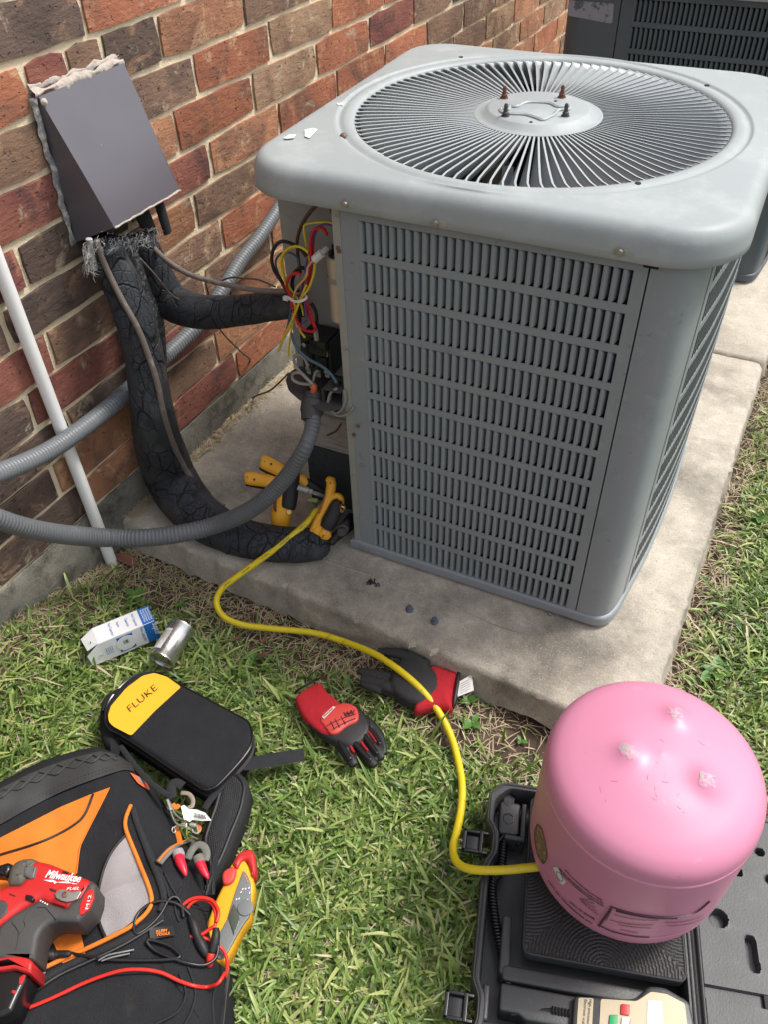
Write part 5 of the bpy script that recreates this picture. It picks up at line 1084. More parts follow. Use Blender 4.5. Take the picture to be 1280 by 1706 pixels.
patch('brand_plate', rnd([Z2(*p) for p in [(268, 548), (335, 486), (350, 490), (282, 560)]], 1), lambda a, b: at(a, b, z=GT + .0335), M_TAG, G1, cuts=1)
o_ = at(*Z2(284, 552), z=GT + .034); x_ = at(*Z2(342, 494), z=GT + .034) - o_
text('lettering', 'Milwaukee', o_, x_, Vector((-x_.y, x_.x, 0)), .0055, M_RED, G1, sx=x_.length / .0055 / 4.7)
for pts in ([(400, 520), (412, 545), (420, 515), (432, 540), (440, 512)], [(405, 535), (450, 520)], [(445, 508), (452, 535), (462, 505)], [(415, 545), (440, 540)]): T1('ink_scrawl', [at(*Z2(*p), z=GT + .0338) for p in pts], .0007, M_INK, G1, seg=4, smooth=2)
mb = MB(); tube(mb, [at(*Z2(*p), z=GT + z) for p, z in [((110, 408), .008), ((135, 385), .022), ((180, 358), .027), ((225, 333), .022), ((250, 322), .006)]], .0024, seg=6); mb.build('cuff_hem', M_BLK, G1)
G2 = empty('work_glove', at(700, 1140, z=GT), 'black-palmed work glove lying palm up under the yellow hose against the concrete edge', 'glove', 'pair of work gloves')
mb = MB(); gslab(mb, [(915, 240), (1000, 250), (1080, 275), (1068, 380), (1050, 492), (980, 478), (900, 490), (820, 500), (860, 380)], GT + .004, GT + .030, .010, zz=GT + .030); fuse(mb, 'knit_cuff', M_REDK, G2, .0018, 8)
mb = MB(); gslab(mb, [(720, 215), (800, 190), (900, 225), (965, 290), (975, 370), (930, 425), (850, 465), (760, 440), (690, 380), (680, 300)], GT + .002, GT + .035, .012, zz=GT + .034)
for f in ([(900, 250, 80, .012), (800, 195, 76, .014), (700, 168, 66, .014), (600, 160, 46, .012)], [(720, 310, 66, .004), (620, 300, 60, .002), (530, 285, 58, 0), (480, 272, 42, 0)], [(640, 350, 60, .002), (560, 335, 60, 0), (500, 322, 44, 0)], [(860, 420, 90, .006), (760, 400, 86, .004), (660, 370, 76, .002), (610, 352, 56, 0)], [(620, 395, 52, -.002), (540, 365, 48, -.004), (500, 345, 36, -.004)], [(800, 460, 44, -.004), (700, 420, 44, -.004), (600, 380, 40, -.006)]): gfinger(mb, f, GT + .018)
fuse(mb, 'black_palm', mat('coated_black_palm', (.020, .020, .021), .75, var=.25, vs=50, bump=.5, bs=160), G2, .0019, 5)
mb = MB(); tube(mb, [at(*Z2(*p), z=GT + z) for p, z in [((1078, 272), .012), ((1086, 290), .029), ((1072, 390), .033), ((1056, 480), .026), ((1044, 496), .008)]], .0034, seg=8); mb.build('cuff_hem', M_BLK, G2)
mb = MB(); sheet(mb, [at(*Z2(1072, 350), z=GT + .030), at(*Z2(1163, 296), z=GT + .034), at(*Z2(1175, 392), z=GT + .028), at(*Z2(1080, 430), z=GT + .026)], .0005); mb.build('care_label', M_TAG, G2, smooth=0, recalc=True)
for k in range(5): T1('label_print', [at(*Z2(1090 + 2 * k, 356 + k * 13), z=GT + .0318 - .0006 * k), at(*Z2(1150 + 2 * k, 325 + k * 13), z=GT + .0345 - .0006 * k)], .0003, M_DECAL, G2, seg=4, smooth=0)
# ---------------------------------------------------------------- scale case
EX = Vector((.966, .258, 0)).normalized(); EY = Vector((EX.y, -EX.x, 0))     # EX to the right, EY towards the viewer
RZ = -.012; SO = at(818, 1298, z=RZ)
def LQ(u, v, z=RZ): p = at(u, v, z=z) - SO; return (p.dot(EX), p.dot(EY))
def SF(z=0): return Matrix(((EX.x, -EY.x, 0, SO.x), (EX.y, -EY.y, 0, SO.y), (0, 0, 1, z), (0, 0, 0, 1)))
def L3(a, b, z): q = SO + EX * a + EY * b; return Vector((q.x, q.y, z))
SCL = empty('scale_case', L3(.15, .2, GZ), 'open black plastic case holding the charging scale under the pink tank', 'scale')
Wc, Hc = .300, .40; FZ_ = -.060
Fm = SF()
def rect(a0, b0, a1, b1, r): return rnd([(a0, -b0), (a1, -b0), (a1, -b1), (a0, -b1)], r, 5)
def tray(mb, outl, inn, z0, zr, zf, F):
    N = len(outl); vs = []
    for q, z in ((outl, z0), (outl, zr - .002), (inset(outl, .0015), zr), (inset(inn, -.0015), zr), (inn, zr - .002), (inset(inn, .003), zf)): vs += [F @ Vector((p[0], p[1], z)) for p in q]
    fs = [(i * N + k, i * N + (k + 1) % N, (i + 1) * N + (k + 1) % N, (i + 1) * N + k) for i in range(5) for k in range(N)]; fs.append(tuple(5 * N + k for k in range(N)))
    mb.add(vs, fs)
# outline with the two latch recesses in the left rim
def side(off):
    return [(off + .022, -off), (off, -(off + .022)), (off, -.070), (off + .006, -.078), (off + .011, -.088), (off + .011, -.118), (off + .004, -.130), (off - .000, -.142), (off, -.300), (off + .010, -.318), (off + .010, -.350), (off, -.368), (off, -Hc + off), (Wc - off, -Hc + off), (Wc - off, -(off + .022)), (Wc - off - .022, -off)]
mb = MB(); oo = rnd(side(0), .008, 3); ii = rnd(side(.011), .008, 3); tray(mb, oo, ii, GZ, RZ, FZ_, Fm); shell = mb.build('case_tray', M_CASE, SCL, smooth=40, recalc=True)
mb = MB(); q_ = inset(oo, .0048); tube(mb, [Fm @ Vector((p[0], p[1], RZ + .0006)) for p in q_ + [q_[0]]], .0016, seg=6, smooth=0, cap=False); mb.build('rim_bead', M_CASE, SCL)
# moulded islands inside
i1 = MB(); slab(i1, rect(.020, .028, .052, .082, .006), FZ_, RZ - .012, .003, Fm)
isl = i1.build('accessory_island', M_CASE, SCL, smooth=40)
for k, (u, v) in enumerate([(849, 1334), (848, 1364)]):
    a, b_ = LQ(u, v, RZ - .012); m_ = MB(); lathe(m_, L3(a, b_, RZ - .0125), [(.0095, .0012), (.0082, .0014), (.0078, .0), (.0001, .0002)], 6, cap=False); m_.build('hex_socket', M_BLKG if k else M_BLK, SCL, smooth=0)
m_ = MB(); slab(m_, rect(.054, .030, .062, .086, .003), FZ_, RZ - .006, .002, Fm); slab(m_, rect(.030, .084, .062, .092, .003), FZ_, RZ - .007, .002, Fm); m_.build('moulded_rib', M_CASE, SCL, smooth=40)
m_ = MB(); slab(m_, rect(.036, .205, .050, .285, .006), FZ_, RZ - .006, .003, Fm); slab(m_, rect(.040, .272, Wc - .014, .292, .008), FZ_, RZ - .005, .003, Fm); m_.build('moulded_ledge', M_CASE, SCL, smooth=40)
m_ = MB(); slab(m_, rnd([(.040, -.296), (.286, -.296), (.286, -.324), (.150, -.324), (.140, -.336), (.075, -.336), (.066, -.330), (.040, -.330)], .004), FZ_, RZ - .004, .003, Fm); m_.build('moulded_shelf', M_CASE, SCL, smooth=40)
m_ = MB(); slab(m_, rect(.014, .345, .080, .396, .006), FZ_, RZ - .010, .003, Fm); slab(m_, rect(.016, .30, .026, .345, .004), FZ_, RZ - .006, .003, Fm); m_.build('moulded_rib', M_CASE, SCL, smooth=40)
# latches outside the left rim
for b0 in (.086, .316):
    z_ = RZ - .012; m_ = MB(); w_ = .036
    for a0, a1, bb0, bb1, zz0, zz1 in ((-.034, -.028, b0, b0 + w_, z_, z_ + .006), (-.034, .006, b0, b0 + .005, z_, z_ + .006), (-.034, .006, b0 + w_ - .005, b0 + w_, z_, z_ + .006), (-.008, -.002, b0, b0 + w_, z_ + .001, z_ + .007), (-.030, -.006, b0 + .003, b0 + w_ - .003, z_ - .006, z_ - .002)):
        slab(m_, rect(a0, bb0, a1, bb1, .0015), zz0, zz1, .0012, Fm)
    m_.build('latch', M_BLKG, SCL, smooth=40)
# platform with a moulded ring relief
PA0, PB0 = LQ(876, 1310, RZ + .006); PL_ = .222; PB1 = PB0 + .228
PT = RZ + .006
mb = MB(); slab(mb, rect(.066, .022, .066 + PL_, .022 + .235, .012), PT - .024, PT - .0015, .004, Fm); plat = mb.build('platform', M_CASE, SCL, smooth=40)
mb = MB(); mb2 = MB(); cxs, cys = .066 + PL_ / 2, .022 + .235 / 2
NX_, NY_ = 150, 158
def relief(a, b):
    a0, b0 = a - .066, b - .022
    if b0 < .022: return (1 if (a0 % .0055) < .0038 and (b0 % .0055) < .0038 else 0)
    cands = [(0.03, .115, .1), (PL_ - .03, .115, .1), (.111, .235, .11), (.111, .03, .1), (.02, .235, .05)]
    d = min(math.hypot(a0 - p, b0 - q) for p, q in ((.111, .235), (.0, .115), (PL_, .115), (.111, .03)))
    return 1 if (d % .0048) < .0030 else 0
for j in range(NY_ + 1):
    for i in range(NX_ + 1):
        a = .069 + (PL_ - .006) * i / NX_; b = .025 + .229 * j / NY_; mb.v.append(L3(a, b, PT - .0012 + .0011 * relief(a, b)))
mb.f = [(j * (NX_ + 1) + i, (j + 1) * (NX_ + 1) + i, (j + 1) * (NX_ + 1) + i + 1, j * (NX_ + 1) + i + 1) for j in range(NY_) for i in range(NX_)]
mb.build('ribbed_mat', M_MAT, plat, smooth=30)
mb = MB(); q_ = rect(.0672, .0232, .066 + PL_ - .0012, .022 + .2338, .011); tube(mb, [Fm @ Vector((p[0], p[1], PT - .0012)) for p in q_ + [q_[0]]], .0015, seg=6, smooth=0, cap=False); mb.build('platform_rim', M_CASE, plat)
# coiled lead
def coil(name, pts, R_, rw, pitch, m, par):
    c = np.array(catmull([tuple(p) for p in pts], 10)); c, t = resample(c, pitch / 10); n = len(c); T = np.gradient(c, axis=0); T /= np.linalg.norm(T, axis=1)[:, None]
    up = np.array((0, 0, 1.)); out = []
    for i in range(n):
        s1 = np.cross(T[i], up); s1 /= np.linalg.norm(s1); s2 = np.cross(s1, T[i]); a = 2 * math.pi * i / 10; out.append(c[i] + R_ * (s1 * math.cos(a) + s2 * math.sin(a)))
    mb = MB(); tube(mb, out, rw, seg=6, smooth=0); return mb.build(name, m, par, smooth=180)
coil('coiled_lead', [at(u, v, z=-.032) for u, v in [(868, 1408), (858, 1392), (846, 1392), (840, 1406), (838, 1430), (834, 1452)]] + [at(u, v, z=-.030) for u, v in [(822, 1468), (822, 1500), (828, 1545), (838, 1590), (845, 1630), (850, 1668), (854, 1690)]], .0056, .0019, .0046, M_BLKG, SCL)
T1('lead_tail', [at(u, v, z=z) for u, v, z in [(853, 1690, -.024), (880, 1688, -.020), (905, 1683, -.018), (925, 1684, -.016)]], .0026, M_BLKG, SCL)
mb = MB()
for k in range(6): lathe(mb, at(920, 1683, z=-.016) + EX * .0042 * k, [(.0045, 0), (.0056, .0014), (.0045, .0028)], 12, axis=EX)
mb.build('strain_relief', M_BLK, SCL)
T1('lead_tail', [at(u, v, z=-.028) for u, v in [(824, 1470), (822, 1440), (826, 1415), (838, 1394), (852, 1386), (866, 1384)]], .0022, M_BLKG, SCL)
# hand controller
CT = -.004
hc = MB(); q_ = [LQ(u, v, CT) for u, v in [(958, 1658), (1050, 1664), (1066, 1660), (1082, 1642), (1108, 1644), (1150, 1668), (1160, 1712), (1160, 1760), (950, 1760)]]
q_ = rnd([(a, -b) for a, b in q_], .006, 4)
slab(hc, q_, FZ_ + .02, CT, .004, Fm); ctl = hc.build('controller', M_CASE, SCL, smooth=40)
fz = CT + .0012
def cpatch(name, pts, m, r=0, lift=0.0):
    P_ = rnd(pts, r, 3) if r else pts; return patch(name, P_, lambda a, b: at(a, b, z=fz + lift), m, ctl, cuts=1)
cpatch('face_plate', [(965, 1662), (990, 1663), (986, 1740), (960, 1740)], M_GOLD, 3)
cpatch('face_plate', [(1002, 1664), (1062, 1668), (1086, 1652), (1112, 1656), (1142, 1672), (1150, 1740), (998, 1740)], M_GOLD, 4)
for pts, m_ in (([(1036, 1672), (1051, 1674), (1050, 1692), (1035, 1690)], M_RED), ([(1017, 1690), (1031, 1691), (1030, 1712), (1015, 1711)], M_GRN), ([(1037, 1694), (1050, 1695), (1049, 1712), (1036, 1711)], M_WHITE)):
    bb = MB(); slab(bb, rnd([(a, -b) for a, b in [LQ(u, v, fz + .002) for u, v in pts]], .002), fz, fz + .0022, .0006, Fm); bb.build('button', m_, ctl, smooth=40)
cpatch('display', [(1080, 1666), (1104, 1668), (1108, 1735), (1078, 1735)], M_LCD, 2, .0006)
def ctext(s_, p, q, size, m_, sx=1):
    o = at(*p, z=fz + .0004); x = at(*q, z=fz + .0004) - o; text('print', s_, o, x, Vector((-x.y, x.x, 0)), size, m_, ctl, lift=.0003, extrude=.00004, sx=sx)
ctext('High precision portable', (983, 1664), (976, 1730), .0052, M_BLKW); ctext('Electronic scale', (975, 1664), (969, 1730), .0052, M_BLKW)
ctext('ON', (1047, 1676), (1045, 1690), .005, M_WHITE); ctext('LAMP', (1027, 1692), (1025, 1712), .005, M_WHITE); ctext('ZERO', (1047, 1697), (1045, 1712), .005, M_BLKW)
# folded-back lid with moulded holes
LID = 'case_lid'; lo = .312; lz = -.010
lidf = MB(); NXl, NYl = 116, 140; LW, LH = .34, .46; cut = []
holes = [(1267, 1420, .0065), (1231, 1453, .0063), (1284, 1466, .0070), (1199, 1530, .0125), (1300, 1395, .007)]
hl_ = [(*LQ(u, v, lz), r) for u, v, r in holes]; sA, sB = LQ(1251, 1567, lz), LQ(1259, 1612, lz)
def hdist(a, b):
    d = min(math.hypot(a - p, b - q) - r for p, q, r in hl_)
    ax_, bx_ = sA; cx_, dx_ = sB; L2 = (cx_ - ax_) ** 2 + (dx_ - bx_) ** 2; t = max(0, min(1, ((a - ax_) * (cx_ - ax_) + (b - bx_) * (dx_ - bx_)) / L2)); d = min(d, math.hypot(a - ax_ - t * (cx_ - ax_), b - bx_ - t * (dx_ - bx_)) - .0068); return d
g0, g1 = LQ(1175, 1640, lz)[1], LQ(1175, 1662, lz)[1]
def lidz(a, b):
    d = hdist(a, b); z = lz
    if d < .0: z = lz - (.016 if d < -.0012 else .010)
    elif d < .0012: z = lz + .0004
    if g0 < b < g1: z = min(z, lz - .007)
    z += .0008 * noise.noise(Vector((a * 12, b * 12, 0))); return z
b00 = .004
for j in range(NYl * 2 + 1):
    for i in range(NXl * 2 + 1):
        a = lo + LW * i / NXl / 2; b = b00 + LH * j / NYl / 2; lidf.v.append(L3(a, b, lidz(a, b)))
nn_ = NXl * 2 + 1
lidf.f = [(j * nn_ + i, (j + 1) * nn_ + i, (j + 1) * nn_ + i + 1, j * nn_ + i + 1) for j in range(NYl * 2) for i in range(NXl * 2)]
lidf.build('lid_lining', M_CASEL, SCL, smooth=35)
m_ = MB(); slab(m_, rect(lo - .004, b00 - .006, lo + LW + .01, b00 + LH + .01, .014), GZ - .01, lz - .022, .006, Fm)
for a0, a1, bb0, bb1 in ((lo - .006, lo + LW + .01, b00 - .010, b00 + .0005), (lo - .006, lo - .0005, b00, b00 + LH)): slab(m_, rect(a0, bb0, a1, bb1, .003), GZ, lz + .002, .003, Fm)
m_.build('case_lid', M_CASE, SCL, smooth=40)
for a0 in (Wc + .0015, Wc + .0052): m_ = MB(); lathe(m_, L3(a0 + .001, .03, RZ - .004), [(.0026, 0), (.0026, .37)], 8, axis=EY); m_.build('hinge_rod', M_CASE, SCL)
bb = MB(); a_, b_ = LQ(1275, 1672, lz); slab(bb, rect(a_, b_ - .012, a_ + .05, b_ + .006, .002), lz - .006, lz - .001, .001, Fm); bb.build('lid_catch', M_BLKG, SCL, smooth=40)
# ---------------------------------------------------------------- pink tank, standing upside down on the platform
TC = Vector((.6407, -.4211, PT)); RT = .1363; HT = .3241
TK = empty('refrigerant_tank', TC, 'glossy pink refrigerant tank standing upside down on the black scale', 'gas tank')
_px = [0, .4, .7, .86, .94, .985, 1.0]; _pz = [0, -.005, -.016, -.026, -.036, -.048, -.062]
prof = [(.060, .042), (RT * .74, .038), (RT * .80, .040), (RT * .93, .055), (RT * .985, .075), (RT, .095), (RT, .0995), (RT * .9965, .1007), (RT, .1019), (RT, .108), (RT, .126), (RT, .16), (RT, .2), (RT, HT - .10), (RT, HT - .078), (RT, HT - .068), (RT, HT - .062)]
prof = [prof[0], prof[1]] + [tuple(p) for p in catmull(prof[2:6], 4)] + prof[6:]
top_ = catmull([(RT, HT - .072), (RT, HT - .062), (RT * .985, HT - .046), (RT * .94, HT - .0345), (RT * .86, HT - .0255), (RT * .7, HT - .0165), (RT * .4, HT - .0055), (0, HT)], 7)[7:]
tp_, _ = resample([(p[0], p[1], 0) for p in top_], .0026)
prof += [(p[0], p[1]) for p in tp_]
mb = MB(); lathe(mb, (TC.x, TC.y, PT), prof, 220, cap=False)
bz = [(1128, 1190), (1048, 1256), (1180, 1302)]; tb_ = [at(u, v, z=PT + HT - .004) for u, v in bz]; R0 = RT * .8
V2 = []
for v in mb.v:
    p = Vector(v)
    if p.z > PT + HT - .06:
        for t in tb_:
            d = math.hypot(p.x - t.x, p.y - t.y); p.z += .0082 / (1 + (d / .0155) ** 3)
    V2.append(p)
mb.v = V2
tank = mb.build('tank_shell', M_PINK, TK, smooth=180)
_tr = np.array([p[0] for p in top_][::-1]); _tz = np.array([p[1] for p in top_][::-1])
def domez(x, y):
    z = PT + float(np.interp(math.hypot(x - TC.x, y - TC.y), _tr, _tz))
    for t in tb_: z += .0082 / (1 + (math.hypot(x - t.x, y - t.y) / .0155) ** 3)
    return z
for t in tb_:
    m_ = MB(); rs2 = random.Random(int(t.x * 1e4))
    for ring_ in range(4):
        rr = (.0001, .0040, .0080, .0108)[ring_]
        for k in range(14):
            a = 2 * math.pi * k / 14; q = rr * (1 + (rs2.uniform(-.3, .3) if ring_ == 3 else 0)); x, y = t.x + q * math.cos(a) - .001, t.y + q * math.sin(a); m_.v.append((x, y, domez(x, y) + .0005))
    for i in range(3):
        for k in range(14): a = i * 14 + k; b = i * 14 + (k + 1) % 14; m_.f.append((a, a + 14, b + 14, b))
    m_.build('worn_bump', M_PINKM, TK, smooth=180)
for k in range(16):   # scratches
    u, v = random.choice([(1100, 1290), (1085, 1330), (1150, 1250), (1130, 1330), (1015, 1300), (1100, 1270)]); u += random.gauss(0, 18); v += random.gauss(0, 14); p = at(u, v, z=PT + HT - .002)
    if math.hypot(p.x - TC.x, p.y - TC.y) > R0 * .92: continue
    a = random.uniform(0, 3.14); L_ = random.uniform(.001, .0045); q = [(p.x + math.cos(a) * L_ * s_, p.y + math.sin(a) * L_ * s_ + .0008 * s_ * s_) for s_ in (-1, 0, 1)]
    T1('scratch', [(x, y, domez(x, y) + .0002) for x, y in q], .00016, random.choice((M_PINKM, M_RUST, M_RED)), TK, seg=4, smooth=2)
# collar (handle ring) with its cut-outs, valve inside
m_ = MB(); Nc = 96; a_gap = math.atan2(-.46 + .02 - TC.y, .53 - TC.x)
for k in range(Nc):
    a0, a1 = 2 * math.pi * k / Nc, 2 * math.pi * (k + 1) / Nc; am = (a0 + a1) / 2
    dg_ = min(abs((am - g_ + math.pi) % (2 * math.pi) - math.pi) for g_ in (math.radians(188), math.radians(20)))
    zlow = 0.0 if dg_ > .42 else .030
    for (r_a, r_b) in ((.0905, .0880),):
        v = []
        for a in (a0, a1):
            c, s_ = math.cos(a), math.sin(a); v += [(TC.x + (r_a + .0 ) * c, TC.y + r_a * s_, PT + zlow), (TC.x + (r_a + .006) * c, TC.y + (r_a + .006) * s_, PT + .046), (TC.x + r_b * c, TC.y + r_b * s_, PT + zlow), (TC.x + (r_b + .006) * c, TC.y + (r_b + .006) * s_, PT + .046)]
        m_.add(v, [(0, 4, 5, 1), (3, 7, 6, 2), (2, 6, 4, 0)])
m_.build('collar', M_PINK, TK, smooth=40)
m_ = MB(); lathe(m_, (TC.x, TC.y, PT + .012), [(.012, 0), (.012, .02), (.018, .022), (.018, .045)], 12); m_.build('valve', M_BRASS, TK)
# printed side: wrap flat lettering round the cylinder
def angz(u, v, R_=RT + .0008):
    r = ray(u, v); ox, oy = CAM.x - TC.x, CAM.y - TC.y; A_ = r.x ** 2 + r.y ** 2; B_ = 2 * (ox * r.x + oy * r.y); C2 = ox * ox + oy * oy - R_ * R_; t = (-B_ - math.sqrt(max(0, B_ * B_ - 4 * A_ * C2))) / (2 * A_); p = CAM + r * t; return math.atan2(p.y - TC.y, p.x - TC.x), p.z
_br = np.array([p[0] for p in prof[2:20]]); _bz = np.array([p[1] for p in prof[2:20]])
def tr_(z): return float(np.interp(z - PT, _bz, _br))
def onT(u, v, R_=RT + .0008):
    r = ray(u, v); lift = R_ - RT; z = PT + .1
    for _ in range(14):
        a, z = angz(u, v, tr_(z) + lift)
    rr = tr_(z) + lift; return Vector((TC.x + rr * math.cos(a), TC.y + rr * math.sin(a), z))
def onT_old(u, v, R_=RT + .0008):
    a, z = angz(u, v, R_); rr = R_
    zz_ = z - PT
    if zz_ < .072: rr = R_ - RT * .045 * max(0, (.072 - zz_) / .016) ** 1.5
    return Vector((TC.x + rr * math.cos(a), TC.y + rr * math.sin(a), z))
def ttext(s_, p, q, size, m_, fit=True):
    """lettering upside down: starts at the right-hand pixel p and reads towards q"""
    P0, P1 = onT(*p), onT(*q); a0, z0 = math.atan2(P0.y - TC.y, P0.x - TC.x), P0.z; a1, z1 = math.atan2(P1.y - TC.y, P1.x - TC.x), P1.z; L_ = math.hypot((a1 - a0) * RT, z1 - z0); dx, dz = (a1 - a0) * RT / L_, (z1 - z0) / L_
    c = bpy.data.curves.new('t', 'FONT'); c.body = s_; c.size = size; c.offset = .00022; c.resolution_u = 2; t = bpy.data.objects.new('t', c); COL.objects.link(t); dg = bpy.context.evaluated_depsgraph_get(); me = bpy.data.meshes.new_from_object(t.evaluated_get(dg)); bpy.data.objects.remove(t)
    w_ = max(v.co.x for v in me.vertices); k = L_ / w_ if fit else 1.0
    for v in me.vertices:
        x, y = v.co.x * k, v.co.y; sa = x * dx - y * dz * 1; sz = x * dz + y * dx; a = a0 + sa / RT; z = z0 + sz; R_ = tr_(z) + .0009; v.co = Vector((TC.x + R_ * math.cos(a), TC.y + R_ * math.sin(a), z)) - WL[TK]
    me.materials.clear(); me.materials.append(m_); me.name = 'print'; return link('print', me, WL[TK], TK)
Z5 = sl((860, 1100), 3.0476)
ttext('FOR PROFESSIONAL USE ONLY', Z5(392, 1335), Z5(165, 1112), .0078, M_PINK3)
ttext('MADE IN USA', Z5(402, 1312), Z5(275, 1222), .0072, M_PINK3)
ttext('WARNING LIQUID AND GAS UNDER PRESSURE DO NOT PUNCTURE', Z5(448, 1246), Z5(225, 1065), .0056, M_PINK3)
ttext('KEEP OUT OF REACH OF CHILDREN READ SAFETY SHEET FIRST', Z5(446, 1232), Z5(222, 1052), .0050, M_PINK3)
ttext('FEDERAL LAW FORBIDS REFILLING THIS CYLINDER', Z5(440, 1218), Z5(250, 1060), .0038, M_PINK3)
for k in range(5): ttext('NET WT 25 LB', Z5(420 - 8 * k, 1284 - 20 * k + 8), Z5(335 - 3 * k, 1226 - 4 * k), .0030, mat('grey_pink_ink', (.25, .12, .16), .6) if k == 0 else bpy.data.materials['grey_pink_ink'])
def tp(name, pts, m_, lift=.0010, cuts=3): return patch(name, [Z5(*p) for p in pts], lambda a, b: onT(a, b, RT + lift), m_, TK, cuts=cuts)
def rib(name, pts, wpx, m_):
    q = catmull([(*p,) for p in pts], 6); q = [onT(*Z5(*p), RT + .0006) for p in q]
    mb = MB(); tube(mb, q, wpx / 3.05 * .80 / FPX * 1.0, seg=6, flat=.25, up=None, smooth=0); return mb.build(name, m_, TK)
for pts, w_ in (([(490, 1252), (468, 1284), (445, 1316), (428, 1340)], 26), ([(480, 1248), (600, 1284), (760, 1302), (900, 1284), (985, 1222)], 9), ([(510, 1268), (600, 1290), (700, 1304), (820, 1308)], 13), ([(415, 1341), (500, 1378), (600, 1400), (680, 1406)], 8), ([(460, 1322), (485, 1274)], 4)): rib('label_border', pts, w_, M_PINK3)
for k, (a, b) in enumerate([((730, 1318), (500, 1290)), ((700, 1342), (480, 1318)), ((690, 1358), (520, 1340)), ((625, 1384), (530, 1366)), ((960, 1290), (760, 1330)), ((960, 1305), (770, 1346))]):
    ttext('CONTENTS UNDER PRESSURE STORE COOL' if k % 2 else 'TETRAFLUOROETHANE 1030 R410A', Z5(*a), Z5(*b), .0032, bpy.data.materials['grey_pink_ink'])
tp('seal_sticker', [(190, 1052), (212, 1050), (256, 1126), (242, 1142), (225, 1130)], M_TAG, .0010)
T1('seal_outline', [onT(*Z5(*p), RT + .0016) for p in [(208, 1075), (225, 1080), (240, 1112), (228, 1122), (212, 1100), (208, 1075)]], .0004, M_PINK3, TK, seg=4)
ov_ = [(110, 832), (130, 855), (148, 920), (158, 990), (150, 1022), (135, 1030), (112, 985), (98, 920), (97, 868)]
tp('oval_sticker', ov_, mat('old_gold_print', (.40, .24, .15), .5, col2=(.12, .09, .05), c2=(.45, .5), c2s=160), .0010, 2)
T1('oval_outline', [onT(*Z5(*p), RT + .0014) for p in ov_ + [ov_[0]]], .0006, M_PINK3, TK, seg=4)
# ---------------------------------------------------------------- tool backpack
Z3 = sl((0, 1230), 2.783); ZR1 = sl((0, 1390), 5.4); ZR2 = sl((240, 1280), 5.02); ZR3 = sl((0, 1240), 4.923)
BO = [(-150, 1420), (-70, 1352), (0, 1314), (51, 1288), (101, 1267), (150, 1253), (178, 1251), (204, 1260), (226, 1275), (252, 1302), (280, 1345), (305, 1390), (325, 1430), (343, 1470), (357, 1520), (370, 1570), (380, 1620), (383, 1680), (383, 1760), (370, 1850), (-150, 1850)]
bo = catmull([(lambda p: (p.x, p.y))(at(u, v, z=-.035)) for u, v in BO], 6, closed=True); BP_ = np.array([tuple(p) for p in bo])
_A = BP_; _B = np.roll(BP_, -1, axis=0); _D = _B - _A; _L = (_D ** 2).sum(1)
def bdist(x, y):
    t = np.clip(((x - _A[:, 0]) * _D[:, 0] + (y - _A[:, 1]) * _D[:, 1]) / _L, 0, 1); d = np.hypot(x - _A[:, 0] - t * _D[:, 0], y - _A[:, 1] - t * _D[:, 1]).min()
    c = ((_A[:, 1] > y) != (_B[:, 1] > y)) & (x < (_B[:, 0] - _A[:, 0]) * (y - _A[:, 1]) / (_B[:, 1] - _A[:, 1] + 1e-12) + _A[:, 0]); return d if c.sum() % 2 else -d
def bagh(x, y):
    d = bdist(x, y)
    if d <= 0: return GT - .015
    k = min(d / .060, 1); h = GT - .015 + .108 * math.sqrt(max(0, 1 - (1 - k) ** 2.4))
    h += .0095 * noise.noise(Vector((x * 11, y * 11, 2))) * k + .0035 * noise.noise(Vector((x * 26 + y * 9, y * 24, 5))) * k - .008 * abs(noise.noise(Vector((x * 17 - y * 22, y * 9, 8)))) * k
    return h
def drape(u, v, lift=.0):
    z = .03
    for _ in range(7):
        p = at(u, v, z=z); z = .5 * z + .5 * (bagh(p.x, p.y) + lift)
    return at(u, v, z=z)
BAG = empty('tool_backpack', at(190, 1500, z=GZ), 'black tool backpack with orange and grey panels lying on its back in the grass', 'backpack')
c_ = Vector((at(190, 1500, z=0).x, at(190, 1500, z=0).y)); mb = MB(); NB = len(BP_); SC_ = [1.0, .985, .965, .94, .91, .875, .84, .79, .74, .68, .62, .55, .48, .40, .32, .24, .16, .08]
mb.v = [(BP_[k][0], BP_[k][1], GZ - .01) for k in range(NB)]
for s_ in SC_:
    for k in range(NB): x, y = c_.x + (BP_[k][0] - c_.x) * s_, c_.y + (BP_[k][1] - c_.y) * s_; mb.v.append((x, y, bagh(x, y) if s_ < 1 else GT - .012))
mb.v.append((c_.x, c_.y, bagh(c_.x, c_.y))); last = len(mb.v) - 1
for r_i in range(len(SC_)):
    for k in range(NB): a = r_i * NB + k; b = r_i * NB + (k + 1) % NB; mb.f.append((a, b, b + NB, a + NB))
o0 = len(SC_) * NB; mb.f += [(o0 + k, o0 + (k + 1) % NB, last) for k in range(NB)]
mb.build('bag_body', M_FAB, BAG, smooth=180, recalc=True)
def dp(name, pts, m_, zf=Z3, lift=.0022, cuts=3, r=0): 
    P_ = [zf(*p) for p in pts]; P_ = rnd(P_, r, 3) if r else P_
    return patch(name, P_, lambda a, b: drape(a, b, lift), m_, BAG, cuts=cuts, smooth=180)
def dt(name, pts, r, m_, zf=Z3, lift=.003, seg=6, par=BAG, flat=1.0):
    q = catmull([zf(*p) for p in pts], 5); q = [drape(a, b, lift) for a, b in q]; mb = MB(); tube(mb, q, r, seg=seg, smooth=0, flat=flat, up=(0, 0, 1) if flat != 1 else None); return mb.build(name, m_, par, smooth=180)
